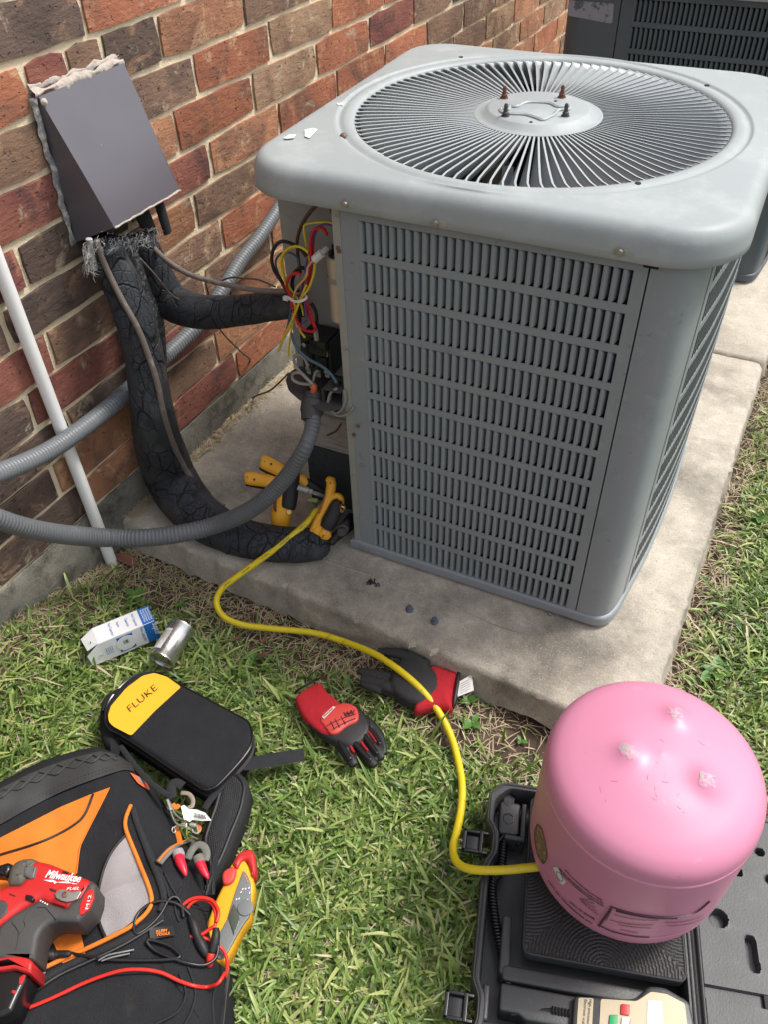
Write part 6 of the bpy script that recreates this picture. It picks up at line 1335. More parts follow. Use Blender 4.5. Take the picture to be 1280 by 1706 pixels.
# rubber base along the upper edge with its diamond tread
def strip(name, A_, B_, m_, lift, zf=ZR3, n=46, lvl=4):
    a = catmull([zf(*p) for p in A_], 12); b = catmull([zf(*p) for p in B_], 12); a, _ = resample([(p[0], p[1], 0) for p in a], 4); b, _ = resample([(p[0], p[1], 0) for p in b], 4); ta = np.linspace(0, 1, len(a)); tb2 = np.linspace(0, 1, len(b)); t = np.linspace(0, 1, n)
    a = np.stack([np.interp(t, ta, a[:, 0]), np.interp(t, ta, a[:, 1])], 1); b = np.stack([np.interp(t, tb2, b[:, 0]), np.interp(t, tb2, b[:, 1])], 1); mb = MB()
    for i in range(n):
        for k in range(lvl + 1): q = a[i] + (b[i] - a[i]) * k / lvl; mb.v.append(drape(q[0], q[1], lift))
    mb.f = [(i * (lvl + 1) + k, i * (lvl + 1) + k + 1, (i + 1) * (lvl + 1) + k + 1, (i + 1) * (lvl + 1) + k) for i in range(n - 1) for k in range(lvl)]
    me = mb.mesh(name, WL[BAG])
    if sum((p.normal.z for p in me.polygons)) < 0: me.flip_normals()
    return link(name, fin(me, m_, 180), WL[BAG], BAG)
M_RUB = mat('moulded_black_rubber', (.038, .038, .039), .6, var=.1, vs=40, bump=.12, bs=300)
strip('rubber_base', [(-700, 700), (-300, 505), (0, 362), (250, 238), (500, 140), (750, 72), (850, 60), (960, 90), (1080, 165)], [(-700, 990), (-300, 800), (0, 655), (250, 515), (500, 390), (750, 292), (1000, 212), (1060, 214), (1100, 222)], M_RUB, .0042)
MID = [(-300, 585), (0, 438), (150, 370), (300, 308), (450, 250), (600, 196), (750, 150), (850, 132), (950, 130)]; OUT = [(-300, 512), (0, 368), (150, 294), (300, 222), (450, 162), (600, 112), (750, 76), (850, 64), (950, 86)]
for k in range(8):
    a, b = MID[k], MID[k + 1]; c, d = OUT[k], OUT[k + 1]
    for p, q in ((a, d), (c, b), ((a[0] + 16, a[1] - 4), (d[0] + 14, d[1] + 2)), ((c[0] + 16, c[1]), (b[0] + 14, b[1] - 4))): dt('tread_rib', [p, ((p[0] + q[0]) / 2, (p[1] + q[1]) / 2), q], .0013, M_RUB, ZR3, .0058, 5)
for dv in (0, 26):
    pts = [(-200, 680 + dv), (0, 590 + dv), (250, 455 + dv), (500, 335 + dv), (750, 235 + dv), (960, 170 + dv), (1060, 165 + dv)]; q = catmull([ZR3(*p) for p in pts], 16)
    for i in range(4, len(q) - 2, 2): mb = MB(); 
    mb = MB()
    for i in range(4, len(q) - 2, 2): tube(mb, [drape(*q[i], .0047), drape(*(q[i] + (q[i + 1] - q[i]) * .6), .0047)], .0005, seg=4, smooth=0)
    o = mb.build('stitching', M_INK, BAG); o['kind'] = 'stuff'
# panels
dp('orange_panel', [(-700, 1130), (-300, 900), (0, 765), (250, 638), (500, 510), (740, 410), (900, 352), (800, 545), (680, 765), (640, 900), (620, 1060), (600, 1230), (560, 1300), (300, 1300), (0, 1300), (-700, 1500)], M_ORG, ZR3, cuts=4)
dp('orange_panel', [(395, 800), (700, 770), (765, 1075), (560, 1160), (420, 850)], M_ORG, ZR1)
dt('panel_seam', [(-300, 1000), (0, 905), (250, 830), (450, 750), (620, 650), (700, 560), (760, 410)], .0019, M_BLK, ZR3, .0032)
dt('panel_seam', [(895, 356), (800, 545), (690, 760), (650, 860), (625, 1060)], .0010, M_ORG, ZR3, .0036)
dp('mesh_panel', [(1030, 745), (1060, 800), (1110, 930), (1170, 1060), (1200, 1160), (1225, 1250), (1225, 1310), (1100, 1440), (960, 1545), (880, 1590), (800, 1450), (795, 1250), (850, 1020), (930, 860)], M_GREYM, ZR3, cuts=4)
dt('mesh_piping', [(1030, 742), (930, 855), (850, 1015), (797, 1250), (805, 1440), (870, 1600)], .0024, M_BLK, ZR3, .003)
dt('orange_piping', [(1070, 500), (1030, 600), (1028, 690), (1080, 830), (1150, 1000), (1220, 1180), (1240, 1290), (1200, 1380), (1090, 1480), (950, 1560), (700, 1680), (430, 1800), (250, 1900), (130, 2020)], .0032, M_ORG, ZR3, .004, 8)
dt('zip_fold', [(1085, 520), (1120, 640), (1180, 800), (1250, 980), (1310, 1130), (1340, 1260), (1310, 1370)], .0050, M_FABN, ZR3, .003, 8, flat=.6)
dt('zip_fold', [(1340, 1400), (1200, 1490), (1000, 1610), (760, 1720), (480, 1850), (260, 1990), (150, 2080)], .0055, M_FABN, ZR3, .002, 8, flat=.6)
dt('zip_teeth', [(1340, 1440), (1200, 1530), (1000, 1650), (760, 1765), (480, 1895), (280, 2030)], .0016, M_DGREY, ZR3, .0045, 5)
dp('grey_patch', [(330, 1120), (410, 1245), (170, 1430), (240, 1250)], M_GREYM, ZR1, lift=.0026)
dp('orange_reflector', [(1065, 232), (1150, 270), (1200, 320), (1225, 365), (1215, 375), (1130, 320), (1085, 262)], mat('orange_red_trim', (.85, .16, .06), .6), ZR3, lift=.0055, cuts=2)
dp('reflector_patch', [(1120, 262), (1160, 280), (1200, 330), (1160, 318)], M_GREYM, ZR3, lift=.0068, cuts=1)
# lower pocket with its folds and seams
for pts in ([(1000, 1130), (985, 1220), (990, 1325), (990, 1420)], [(830, 1090), (860, 1180), (820, 1270), (700, 1340), (640, 1420)], [(870, 1060), (905, 1180), (870, 1300), (800, 1400)], [(770, 1100), (650, 1085), (450, 1110), (300, 1190)], [(840, 690), (810, 780), (830, 850)], [(760, 620), (800, 700), (850, 760), (960, 800)], [(620, 330), (700, 520), (760, 660), (790, 760)]): dt('seam', pts, .0016, M_FABN, Z3, .0015, 6)
mb = MB(); q = catmull([Z3(*p) for p in [(1050, 1000), (1052, 1100), (1038, 1200), (1025, 1325), (1015, 1450)]], 30); tube(mb, [drape(a, b, .006) for a, b in q], .0035, seg=8, smooth=0, flat=.5, up=(0, 0, 1)); mb.build('side_zip', M_DGREY, BAG)
mb = MB()
for i in range(0, len(q) - 1): p = drape(*q[i], .0085); mb.box(p, (.0052, .0012, .0012))
o = mb.build('zip_links', M_BLKG, BAG); o['kind'] = 'stuff'
lb = [(690, 880), (802, 868), (812, 912), (694, 934)]; dp('brand_label', lb, M_BLK, Z3, lift=.0055, cuts=2)
for s_, p, q_ in (('KLEIN', (722, 903), (778, 896)), ('TOOLS', (722, 918), (780, 912))):
    o_ = drape(*Z3(*p), .0068); x_ = drape(*Z3(*q_), .0068) - o_; x_.z *= .3; text('lettering', s_, o_, x_, Vector((0, 0, 1)).cross(x_), .0048, M_ORG, BAG, sx=x_.length / .0048 / 2.9, bold=.0002)
T1('zip_pull', [drape(*Z3(*p), .008) for p in [(455, 1030), (500, 1005), (560, 992), (620, 980)]], .0012, M_ZINC, BAG)
T1('zip_pull', [drape(*Z3(*p), .008) for p in [(470, 1032), (520, 1015), (600, 998)]], .0012, M_ZINC, BAG)
# shoulder strap in air mesh
ss = [ZR2(*p) for p in [(640, 60), (700, 22), (800, 40), (862, 110), (880, 180), (868, 270), (835, 400), (770, 560), (700, 740), (600, 960), (560, 1090), (530, 1090), (528, 940), (500, 760), (470, 620), (510, 470), (560, 330), (600, 190)]]
sp = [(lambda p: (p.x, p.y))(at(u, v, z=-.028)) for u, v in ss]; sp = [tuple(p) for p in catmull(sp, 5, closed=True)]
mb = MB(); slab(mb, sp, GT - .012, -.022, .012, seg=5, dome=.004); mb.build('shoulder_strap', M_FABN, BAG, smooth=60)
mb = MB(); q = inset(sp, .0085); tube(mb, [(p[0], p[1], -.0225) for p in q + [q[0]]], .0028, seg=6, smooth=0, cap=False); mb.build('strap_binding', M_BLK, BAG)
mb = MB(); sa = np.array(inset(sp, .013)); SX = (sa[:, 0].min(), sa[:, 0].max()); SY = (sa[:, 1].min(), sa[:, 1].max()); pitch = .0042; pth = [tuple(p) for p in sa]
def inpoly(x, y, P):
    c = False; j = len(P) - 1
    for i in range(len(P)):
        if (P[i][1] > y) != (P[j][1] > y) and x < (P[j][0] - P[i][0]) * (y - P[i][1]) / (P[j][1] - P[i][1] + 1e-12) + P[i][0]: c = not c
        j = i
    return c
i = 0; y = SY[0]
while y < SY[1]:
    x = SX[0] + (pitch / 2 if i % 2 else 0)
    while x < SX[1]:
        if inpoly(x, y, pth): h = .0011; mb.add([(x - h, y, -.0188), (x, y - h, -.0188), (x + h, y, -.0188), (x, y + h, -.0188), (x, y, -.0180)], [(0, 1, 4), (1, 2, 4), (2, 3, 4), (3, 0, 4)])
        x += pitch
    y += pitch * .6; i += 1
o = mb.build('air_mesh_knots', M_DGREY, BAG, smooth=0); o['kind'] = 'stuff'
# clip hardware, loops and tag
CB = empty('carabiner', drape(*ZR2(270, 430), .004), 'silver carabiner with a white barcode tag clipped at the side of the backpack', 'carabiner')
def zt(pts, z, r, m_, par, seg=7, name='ring', zf=ZR2, closed=False, flat=1.0, up=None):
    q = [at(*zf(p[0], p[1]), z=(p[2] if len(p) > 2 else z)) for p in pts]; mb = MB(); tube(mb, q, r, seg=seg, flat=flat, up=up); return mb.build(name, m_, par, smooth=180)
zt([(190, 262), (215, 350), (250, 440), (290, 478), (335, 480), (352, 462), (350, 430), (300, 420), (250, 370), (215, 290), (190, 262)], .006, .0016, M_ZINC, CB, name='carabiner_loop')
zt([(190, 262), (222, 352)], .009, .0026, M_GALV, CB, name='gate')
zt([(240, 490), (230, 520), (245, 540), (262, 520), (250, 492), (300, 470), (340, 495), (358, 470)], .004, .0012, M_ZINC, CB, name='split_ring')
zt([(370, 460), (400, 500), (380, 455), (430, 470), (450, 540), (410, 535), (400, 510)], .0, .0015, M_GALV, CB, name='key_ring')
zt([(380, 470), (430, 480)], .003, .0036, M_GALV, CB, name='swivel'); zt([(235, 300), (262, 330), (290, 305)], .004, .0042, M_ORG, CB, name='orange_loop', flat=.4, up=(0, 0, 1)); zt([(430, 470), (462, 500), (450, 535)], .0, .0034, WIRE['orange'], CB, name='orange_loop', flat=.4, up=(0, 0, 1))
zt([(305, 205), (370, 215), (405, 265), (395, 320), (360, 330)], -.01, .0040, mat('tan_leather', (.27, .23, .19), .6), CB, name='leather_ring', flat=.4, up=(0, 0, 1))
zt([(320, 150), (260, 120), (225, 150), (225, 210), (240, 250)], .004, .0085, M_FABN, BAG, name='webbing_loop', flat=.2, up=(0, 0, 1)); zt([(700, 60), (640, 150), (560, 250), (500, 340)], -.02, .0065, M_FABN, BAG, name='webbing_strap', flat=.2, up=(0, 0, 1))
tagp = [ZR2(*p) for p in [(305, 320), (330, 305), (372, 342), (440, 345), (510, 372), (560, 436), (480, 440), (400, 430), (380, 448), (330, 425)]]
patch('barcode_tag', tagp, lambda a, b: at(a, b, z=.012 + .002 * math.sin(a * .15)), M_WHITE, CB, cuts=2)
for k in range(11): zt([(412 + k * 9, 372 + k * 2.0, .0152), (418 + k * 9.5, 410 + k * 1.5, .0152)], 0, .0003 + .00012 * (k % 3), M_INK, CB, seg=4, name='bar')
for k in range(3): zt([(335, 345 + 20 * k, .0150), (375, 362 + 18 * k, .0150)], 0, .0003, M_DECAL, CB, seg=4, name='print_line')
# two red-tipped markers in grey holders
for i, (loop, slv, tip, lab) in enumerate([([(120, 790), (180, 720), (260, 650), (370, 615), (408, 640), (405, 668)], [(300, 690), (280, 735), (262, 765)], [(290, 740, 88), (300, 780, 84), (322, 830, 70), (342, 880, 40), (350, 900, 10)], 'red-tipped marker in a grey and orange loop, nearer the backpack centre'),
                                    ([(360, 760), (400, 680), (450, 640), (500, 660), (520, 720), (505, 770)], [(450, 700), (445, 750), (430, 790)], [(462, 785, 84), (478, 820, 80), (500, 865, 66), (524, 905, 40), (532, 925, 10)], 'red-tipped marker in a grey loop, nearer the yellow clamp meter')]):
    mk = empty('marker', drape(*ZR2(tip[0][0], tip[0][1])), lab, 'marker', 'red-tipped markers on the backpack'); mb = MB()
    def zd(u, v, l):
        q = drape(*ZR2(u, v), l); return q if i == 0 else at(*ZR2(u, v), z=max(q.z, .0 + l))
    tube(mb, [zd(*p, .010) for p in loop], .0062, seg=8, flat=.35, up=(0, 0, 1)); mb.build('grey_loop', mat('dirty_grey_rubber', (.17, .165, .145), .85, var=.3, vs=90, bump=.3, bs=200) if i == 0 else bpy.data.materials['dirty_grey_rubber'], mk, smooth=180)
    mb = MB(); tube(mb, [(*zd(p[0], p[1], .016), .5 * p[2] / 5.02 * .95 / FPX * 1.28) for p in [(tip[0][0] - 14, tip[0][1] - 45, 96), (tip[0][0], tip[0][1] - 8, 98), (tip[0][0] + 4, tip[0][1] + 8, 90)]], 0, seg=16); mb.build('sleeve', bpy.data.materials['dirty_grey_rubber'] if i else M_GREYM, mk, smooth=60)
    mb = MB(); tube(mb, [(*zd(p[0], p[1], .017), .5 * p[2] / 5.02 * .95 / FPX * 1.22) for p in tip], 0, seg=16); mb.build('red_tip', mat('red_pink_tip', (.68, .02, .045), .35), mk, smooth=180)
    if i == 0: mb = MB(); tube(mb, [zd(*p, .0155) for p in [(115, 780), (180, 700), (260, 640), (340, 605)]], .0016, seg=6); mb.build('orange_edge', M_ORG, mk); mb = MB(); tube(mb, [zd(*p, .012) for p in [(262, 500), (285, 560), (300, 640)]], .0045, seg=6, flat=.3, up=(0, 0, 1)); mb.build('orange_webbing', M_ORG, mk)
# ---------------------------------------------------------------- clamp meter
ZM = -.004; CM = empty('clamp_meter', at(375, 1500, z=GT), 'yellow and grey clamp meter with red jaws leaning on the backpack edge', 'clamp meter')
def msl(name, pts, z0, z1, m_, bev, r=.004, par=CM, dome=0, zf=ZR2): return SL(name, pxpoly([zf(*p) for p in pts], z1, r=r, n=3), z0, z1, m_, par, bev=bev, seg=4, dome=dome)
msl('yellow_body', [(722, 792), (830, 752), (872, 805), (905, 900), (920, 980), (905, 1090), (890, 1130), (885, 1240), (845, 1292), (800, 1352), (720, 1530), (670, 1605), (600, 1620), (478, 1390), (540, 1230), (600, 1080), (660, 960)], ZM - .034, ZM, M_YEL, .006)
msl('grey_faceplate', [(826, 845), (862, 890), (890, 960), (890, 1120), (880, 1238), (838, 1286), (780, 1380), (700, 1536), (656, 1592), (604, 1596), (580, 1500), (575, 1440), (640, 1350), (690, 1262), (720, 1150), (762, 1020)], ZM - .004, ZM + .0022, M_SLATE, .002)
msl('red_jaw', [(775, 712), (830, 678), (888, 668), (918, 700), (934, 830), (925, 900), (897, 906), (880, 830), (852, 758), (812, 772), (775, 850), (730, 800)], ZM - .024, ZM + .004, M_RED, .005)
msl('jaw_lever', [(655, 862), (690, 832), (745, 815), (770, 840), (748, 930), (705, 966), (655, 968), (645, 905)], ZM - .02, ZM + .008, M_REDR, .004)
msl('display', [(746, 1130), (772, 1172), (798, 1268), (748, 1400), (696, 1250)], ZM, ZM + .003, mat('dark_lcd', (.07, .08, .06), .15), .0008, r=.001)
p = at(*ZR2(848, 1170), z=ZM + .002); mb = MB(); lathe(mb, p, [(.0115, 0), (.0112, .0025), (.0095, .003), (.0001, .003)], 24); mb.build('rotary_dial', M_SLATE, CM)
for u, v in [(770, 1095), (792, 1090), (822, 1010), (808, 1035), (845, 1008), (862, 1100), (796, 1160), (875, 1000), (880, 1040)]: p = at(*ZR2(u, v), z=ZM + .0035); mb = MB(); mb.box(p, (.0014, .0026, .0004)); mb.build('dial_mark', M_WHITE, CM)
for u, v in [(850, 920), (860, 945), (842, 900)]: p = at(*ZR2(u, v), z=ZM + .0035); mb = MB(); mb.box(p, (.0014, .003, .0004)); mb.build('dial_mark', M_ORG, CM)
# ---------------------------------------------------------------- test leads
def lead(name, pts, r, m_, label, cat='test lead'):
    q = []
    for p in pts:
        z = p[2] if len(p) > 2 else None; q.append(at(p[0], p[1], z=z) if z is not None else drape(p[0], p[1], .0055))
    mb = MB(); tube(mb, q, r, seg=9, smooth=6); o = mb.build(name, m_, None, org=q[0], smooth=180); return tag(o, label, cat), q
def rr2(L_, z=None): return [(*ZR2(p[0], p[1]), p[2]) if len(p) > 2 else ((*ZR2(*p), z) if z is not None else ZR2(*p)) for p in L_]
def rr3(L_): return [(*Z3(p[0], p[1]), p[2]) if len(p) > 2 else Z3(*p) for p in L_]
RL, _q = lead('test_lead', rr2([(585, 1340, .024), (598, 1250, .024), (575, 1150, .024), (510, 1100, .024), (430, 1105, .024), (365, 1160, .022), (350, 1230, .020), (390, 1330, .020), (470, 1400, .018), (560, 1450, .014), (640, 1500, .008), (680, 1560, .006), (694, 1640, .006), (680, 1740, .012)]) + rr3([(1040, 1090, .024), (1010, 1135, .030), (960, 1153), (900, 1148), (830, 1125), (740, 1085), (640, 1072), (540, 1082), (400, 1130), (250, 1200), (130, 1250), (40, 1278), (-60, 1300)]), .0024, M_REDW, 'red test lead looping beside the yellow meter and running down across the backpack')
R2_, _q = lead('test_lead', rr2([(600, 1290, .027), (620, 1200, .028), (570, 1110, .028), (480, 1082, .028), (380, 1100, .027), (300, 1170, .026), (265, 1280, .024), (300, 1370, .024), (390, 1408, .024), (460, 1400, .024), (540, 1350, .024), (585, 1320, .026)]), .0025, M_REDW, 'round coil of red test lead lying on the black probe handles')
R3_, _q = lead('test_lead', [(*ZR1(p[0], p[1]),) for p in [(600, 770), (500, 815), (400, 870), (330, 905), (250, 940)]], .0028, M_REDW, 'short stretch of red test lead passing under the red cordless driver')
BL_, _q = lead('test_lead', rr3([(320, 995), (400, 1010), (500, 1025), (620, 1030), (740, 1028), (820, 1020), (830, 1000), (780, 960), (700, 935), (680, 945), (720, 985), (800, 1020), (880, 1045, .034), (950, 1050, .026), (1000, 1015, .022), (1010, 950, .024), (995, 905, .026)]), .0023, M_BLKW, 'black test lead looping across the zip to the meter')
B2_, _q = lead('test_lead', rr3([(890, 830, .030), (850, 790, .034), (800, 760), (720, 758), (650, 800), (620, 860), (630, 905), (680, 880), (740, 820), (780, 750), (810, 735), (835, 760), (850, 830)]), .0023, M_BLKW, 'black test lead arching over the grey mesh panel')
PR = empty('test_probe', at(*ZR2(450, 1400), z=.02), 'black test probe with a red tip guard lying between the leads and the meter', 'probe')
def tz(name, pts, m_, par, seg=12):
    mb = MB(); tube(mb, [(*at(*ZR2(p[0], p[1]), z=p[2]), p[3]) for p in pts], 0, seg=seg, smooth=4); return mb.build(name, m_, par, smooth=180)
tz('probe_handle', [(380, 1240, .030, .0035), (410, 1300, .030, .0058), (440, 1400, .028, .0060), (480, 1480, .026, .0068), (510, 1540, .022, .0060), (530, 1580, .018, .0035)], M_BLK, PR)
P2_ = empty('test_probe', at(*ZR2(590, 1450), z=.02), 'second black test probe, upright one with red tip beside the meter corner', 'probe')
tz('probe_handle', [(598, 1340, .030, .0045), (598, 1400, .029, .0062), (585, 1470, .026, .0064), (565, 1540, .022, .0056)], M_BLK, P2_)
tz('tip_guard', [(560, 1545, .022, .0052), (552, 1590, .019, .0060), (545, 1640, .015, .0045), (538, 1660, .012, .0020)], M_REDW, P2_)
P3_ = empty('test_probe', drape(*ZR1(450, 1080)), 'black and yellow plug lying on the backpack beside the driver handle', 'plug')
mb = MB(); tube(mb, [(*drape(*ZR1(p[0], p[1]), .010), p[2]) for p in [(300, 1090, .0045), (360, 1085, .0070), (480, 1085, .0066), (500, 1078, .0048), (600, 1075, .0046), (630, 1076, .0030)]], 0, seg=12, smooth=3); mb.build('plug_body', M_BLK, P3_, smooth=180)
mb = MB(); tube(mb, [drape(*ZR1(322, 1050), .017), drape(*ZR1(385, 1058), .017)], .0020, seg=6); mb.build('yellow_mark', M_YEL, P3_)
# ---------------------------------------------------------------- cordless driver
ZD = .098; DR = empty('cordless_driver', drape(*ZR1(200, 900)), 'red and grey cordless impact driver lying on the backpack at the left edge', 'power tool')
def ds(name, pts, z0, z1, m_, bev, r=.003, dome=0, par=DR): return SL(name, pxpoly([ZR1(*p) for p in pts], z1, r=r, n=4), z0, z1, m_, par, bev=bev, seg=5, dome=dome)
zb_ = .045
ds('chuck', [(-90, 275), (0, 258), (60, 238), (104, 258), (100, 310), (50, 372), (0, 352), (-90, 345)], ZD - .034, ZD - .006, M_BLKG, .008)
ds('nose_housing', [(44, 400), (62, 300), (105, 238), (175, 200), (262, 190), (330, 215), (300, 300), (250, 390), (170, 448), (60, 448)], zb_ - .004, ZD + .0015, mat('brown_grey_rubber', (.10, .092, .075), .45, var=.15, vs=40, col2=(.2, .18, .14), c2=(.62, .7), c2s=70), .013)
ds('red_housing', [(262, 262), (305, 218), (430, 245), (620, 320), (805, 400), (830, 470), (740, 600), (600, 680), (480, 640), (350, 590), (200, 670), (80, 760), (-20, 830), (-160, 850), (-160, 520), (0, 470), (60, 446), (170, 442), (212, 385)], zb_, ZD, M_RED, .011)
ds('grip', [(350, 577), (470, 622), (590, 662), (620, 605), (700, 570), (760, 470), (812, 402), (858, 440), (852, 540), (812, 660), (730, 745), (690, 785), (500, 776), (425, 802), (372, 850), (340, 905), (328, 970), (305, 1128), (0, 1128), (-90, 1110), (-70, 900), (0, 805), (120, 705), (205, 662)], zb_ + .002, ZD + .0012, M_DGREY, .007)
ds('nose_block', [(212, 300), (240, 262), (325, 292), (300, 388), (270, 398), (205, 366)], ZD - .01, ZD + .004, mat('mid_grey_plastic', (.12, .12, .115), .4), .003, r=.001)
ds('red_collar', [(-90, 1105), (0, 1108), (60, 1092), (150, 1088), (240, 1102), (288, 1142), (270, 1252), (230, 1240), (120, 1204), (0, 1222), (-90, 1224)], zb_ - .002, ZD + .0016, M_RED, .004)
ds('battery', [(-90, 1204), (0, 1208), (120, 1190), (236, 1236), (240, 1290), (165, 1440), (100, 1590), (0, 1640), (-90, 1650)], zb_ - .004, ZD - .007, M_BLKG, .007)
ds('battery_stripe', [(170, 1290), (205, 1260), (228, 1262), (190, 1350), (165, 1345)], ZD - .012, ZD - .0062, M_RED, .0005, r=.001); ds('battery_stripe', [(95, 1420), (110, 1398), (150, 1410), (130, 1440)], ZD - .012, ZD - .0062, M_RED, .0005, r=.001)
ds('end_badge', [(792, 490), (836, 488), (842, 560), (802, 662), (732, 726), (706, 715), (712, 640), (752, 540)], ZD - .006, ZD + .0022, M_RED, .001, r=.003)
ds('switch', [(228, 540), (282, 548), (304, 572), (286, 600), (222, 584)], ZD - .004, ZD + .0035, M_BLKG, .0012, r=.001)
ds('trigger', [(0, 580), (50, 600), (75, 650), (60, 700), (0, 760), (-60, 760), (-60, 590)], ZD - .03, ZD + .0016, M_DGREY, .003)
clip = [(490, 535), (520, 500), (565, 490), (640, 520), (722, 502), (728, 520), (690, 582), (640, 600), (592, 606), (540, 592), (500, 570)]
ds('belt_clip', clip, ZD + .0014, ZD + .0042, M_ZINC, .0008, r=.001); p = at(*ZR1(582, 542), z=ZD + .0042); mb = MB(); lathe(mb, p, [(.004, 0), (.004, .0015), (.0022, .002), (.0021, .0006), (.0001, .0006)], 14); mb.build('clip_screw', M_SCREW, DR)
for pts in ([(120, 740), (105, 800), (165, 880), (140, 1050)], [(250, 690), (210, 780), (225, 830), (165, 900)], [(330, 660), (400, 660), (440, 700), (500, 770)], [(20, 800), (0, 900), (-20, 1000)]): T1('grip_groove', [at(*ZR1(*p), z=ZD + .0012) for p in pts], .0006, M_BLK, DR, seg=5, smooth=2)
for pts in ([(75, 530), (130, 548), (136, 562), (80, 545)], [(440, 482), (500, 500), (498, 522), (445, 505)], [(560, 325), (610, 338), (608, 350), (562, 338)], [(480, 572), (585, 610), (580, 650), (470, 612)]): ds('vent_slot', pts, ZD - .002, ZD + .0006, M_BLK if pts[0][0] != 480 else mat('dark_red', (.28, .012, .012), .4), .0002, r=.0005)
for k in range(4): p = at(*ZR1(362 + 20 * k, 597 + 11 * k), z=ZD + .0016); mb = MB(); mb.box(p, (.0018, .0018, .0004)); mb.build('charge_light', M_WHITE, DR)
o_ = at(*ZR1(398, 388), z=ZD + .0002); x_ = at(*ZR1(736, 436), z=ZD + .0002) - o_
text('lettering', 'Milwaukee', o_, x_, Vector((-x_.y, x_.x, 0)), .0150, M_WHITE, DR, sx=x_.length / .0150 / 4.65, shear=.25, bold=.0003)
o_ = at(*ZR1(590, 503), z=ZD + .0002); x_ = at(*ZR1(715, 500), z=ZD + .0002) - o_; text('lettering', 'FUEL', o_, x_, Vector((-x_.y, x_.x, 0)), .0055, M_WHITE, DR, sx=x_.length / .0055 / 2.3, shear=.3)
o_ = at(*ZR1(790, 680), z=ZD + .0024); x_ = at(*ZR1(828, 520), z=ZD + .0024) - o_; text('lettering', 'M12', o_, x_, Vector((-x_.y, x_.x, 0)), .0060, M_WHITE, DR, sx=x_.length / .0060 / 2.1)
mb = MB(); z_ = ZD + .0008
for pts in ([(388, 410), (478, 410), (468, 428), (445, 428)], [(470, 414), (484, 414), (510, 432), (486, 446), (465, 440)], [(490, 430), (612, 424), (640, 438), (600, 440)], [(598, 428), (625, 430), (650, 446), (705, 448), (700, 452), (612, 456)]): n0 = len(mb.v); mb.v += [at(*ZR1(*p), z=z_) for p in pts]; mb.f.append(tuple(range(n0, n0 + 4)))
mb.build('lightning_mark', M_WHITE, DR, smooth=0)
# ---------------------------------------------------------------- lawn
def blk(polys):
    P_ = [np.array(p) for p in polys]
    def f(x, y):
        m = np.zeros(len(x), bool)
        for P in P_:
            c = np.zeros(len(x), bool); j = len(P) - 1
            for i in range(len(P)):
                k = ((P[i][1] > y) != (P[j][1] > y)) & (x < (P[j][0] - P[i][0]) * (y - P[i][1]) / (P[j][1] - P[i][1] + 1e-12) + P[i][0]); c ^= k; j = i
            m |= c
        return m
    return f
shr = lambda P, k: [tuple(np.mean(np.array(P), axis=0) + (np.array(p) - np.mean(np.array(P), axis=0)) * k) for p in P]
lx = lambda a, b: tuple((SO + EX * a + EY * b)[:2])
blocked = blk([[(-.552, -.120), (.640, -.194), (.688, 1.055), (.745, 2.76), (-.42, 2.79), (-.5, 1.09)], shr([tuple(p) for p in BP_], .95), shr(ol, .93), [lx(-.002, .004), lx(.68, -.004), lx(.68, .50), lx(-.002, .402)], shr(sp, .85),
               [(bxp(0, 0, 0).x, bxp(0, 0, 0).y), (bxp(Lx, 0, 0).x, bxp(Lx, 0, 0).y), (bxp(Lx, wy, 0).x, bxp(Lx, wy, 0).y), (bxp(0, wy, 0).x, bxp(0, wy, 0).y)],
               shr(pxpoly([ZR2(*p) for p in [(700, 800), (840, 760), (910, 960), (890, 1200), (800, 1380), (680, 1600), (520, 1450)]], GT), .9)])
softs = blk([shr(pxpoly([Z2(*p) for p in [(118, 410), (245, 335), (385, 470), (490, 490), (640, 750), (580, 838), (450, 820), (350, 680), (170, 545)]], GT + .01), .93), shr(pxpoly([Z2(*p) for p in [(480, 262), (620, 290), (600, 150), (740, 165), (1080, 275), (1165, 380), (1050, 492), (820, 500), (600, 400)]], GT + .01), .95), shr(pxpoly([Z1(*p) for p in [(410, 370), (520, 165), (655, 215), (560, 410)]], GT), .85)])
def gz(x, y):
    out = np.empty(len(x))
    for i in range(len(x)): out[i] = ground_z(x[i], y[i])
    return out
def nz2(x, y, s, k=0): return np.array([noise.noise(Vector((a * s, b * s, k))) for a, b in zip(x, y)])
def padd(x, y):
    """distance outwards from the concrete edge"""
    n = np.array((.0614, .9981)); fy = (-.128 + (x + .540) * (-.072 / 1.172)) - y
    rx = x - (.640 + (y + .19) * .0375); wl = x - (WX + WT * y)
    return np.where(y < (-.128 + (x + .540) * (-.072 / 1.172)), np.where(x > .64, np.hypot(np.maximum(rx, 0), fy), fy), rx), wl
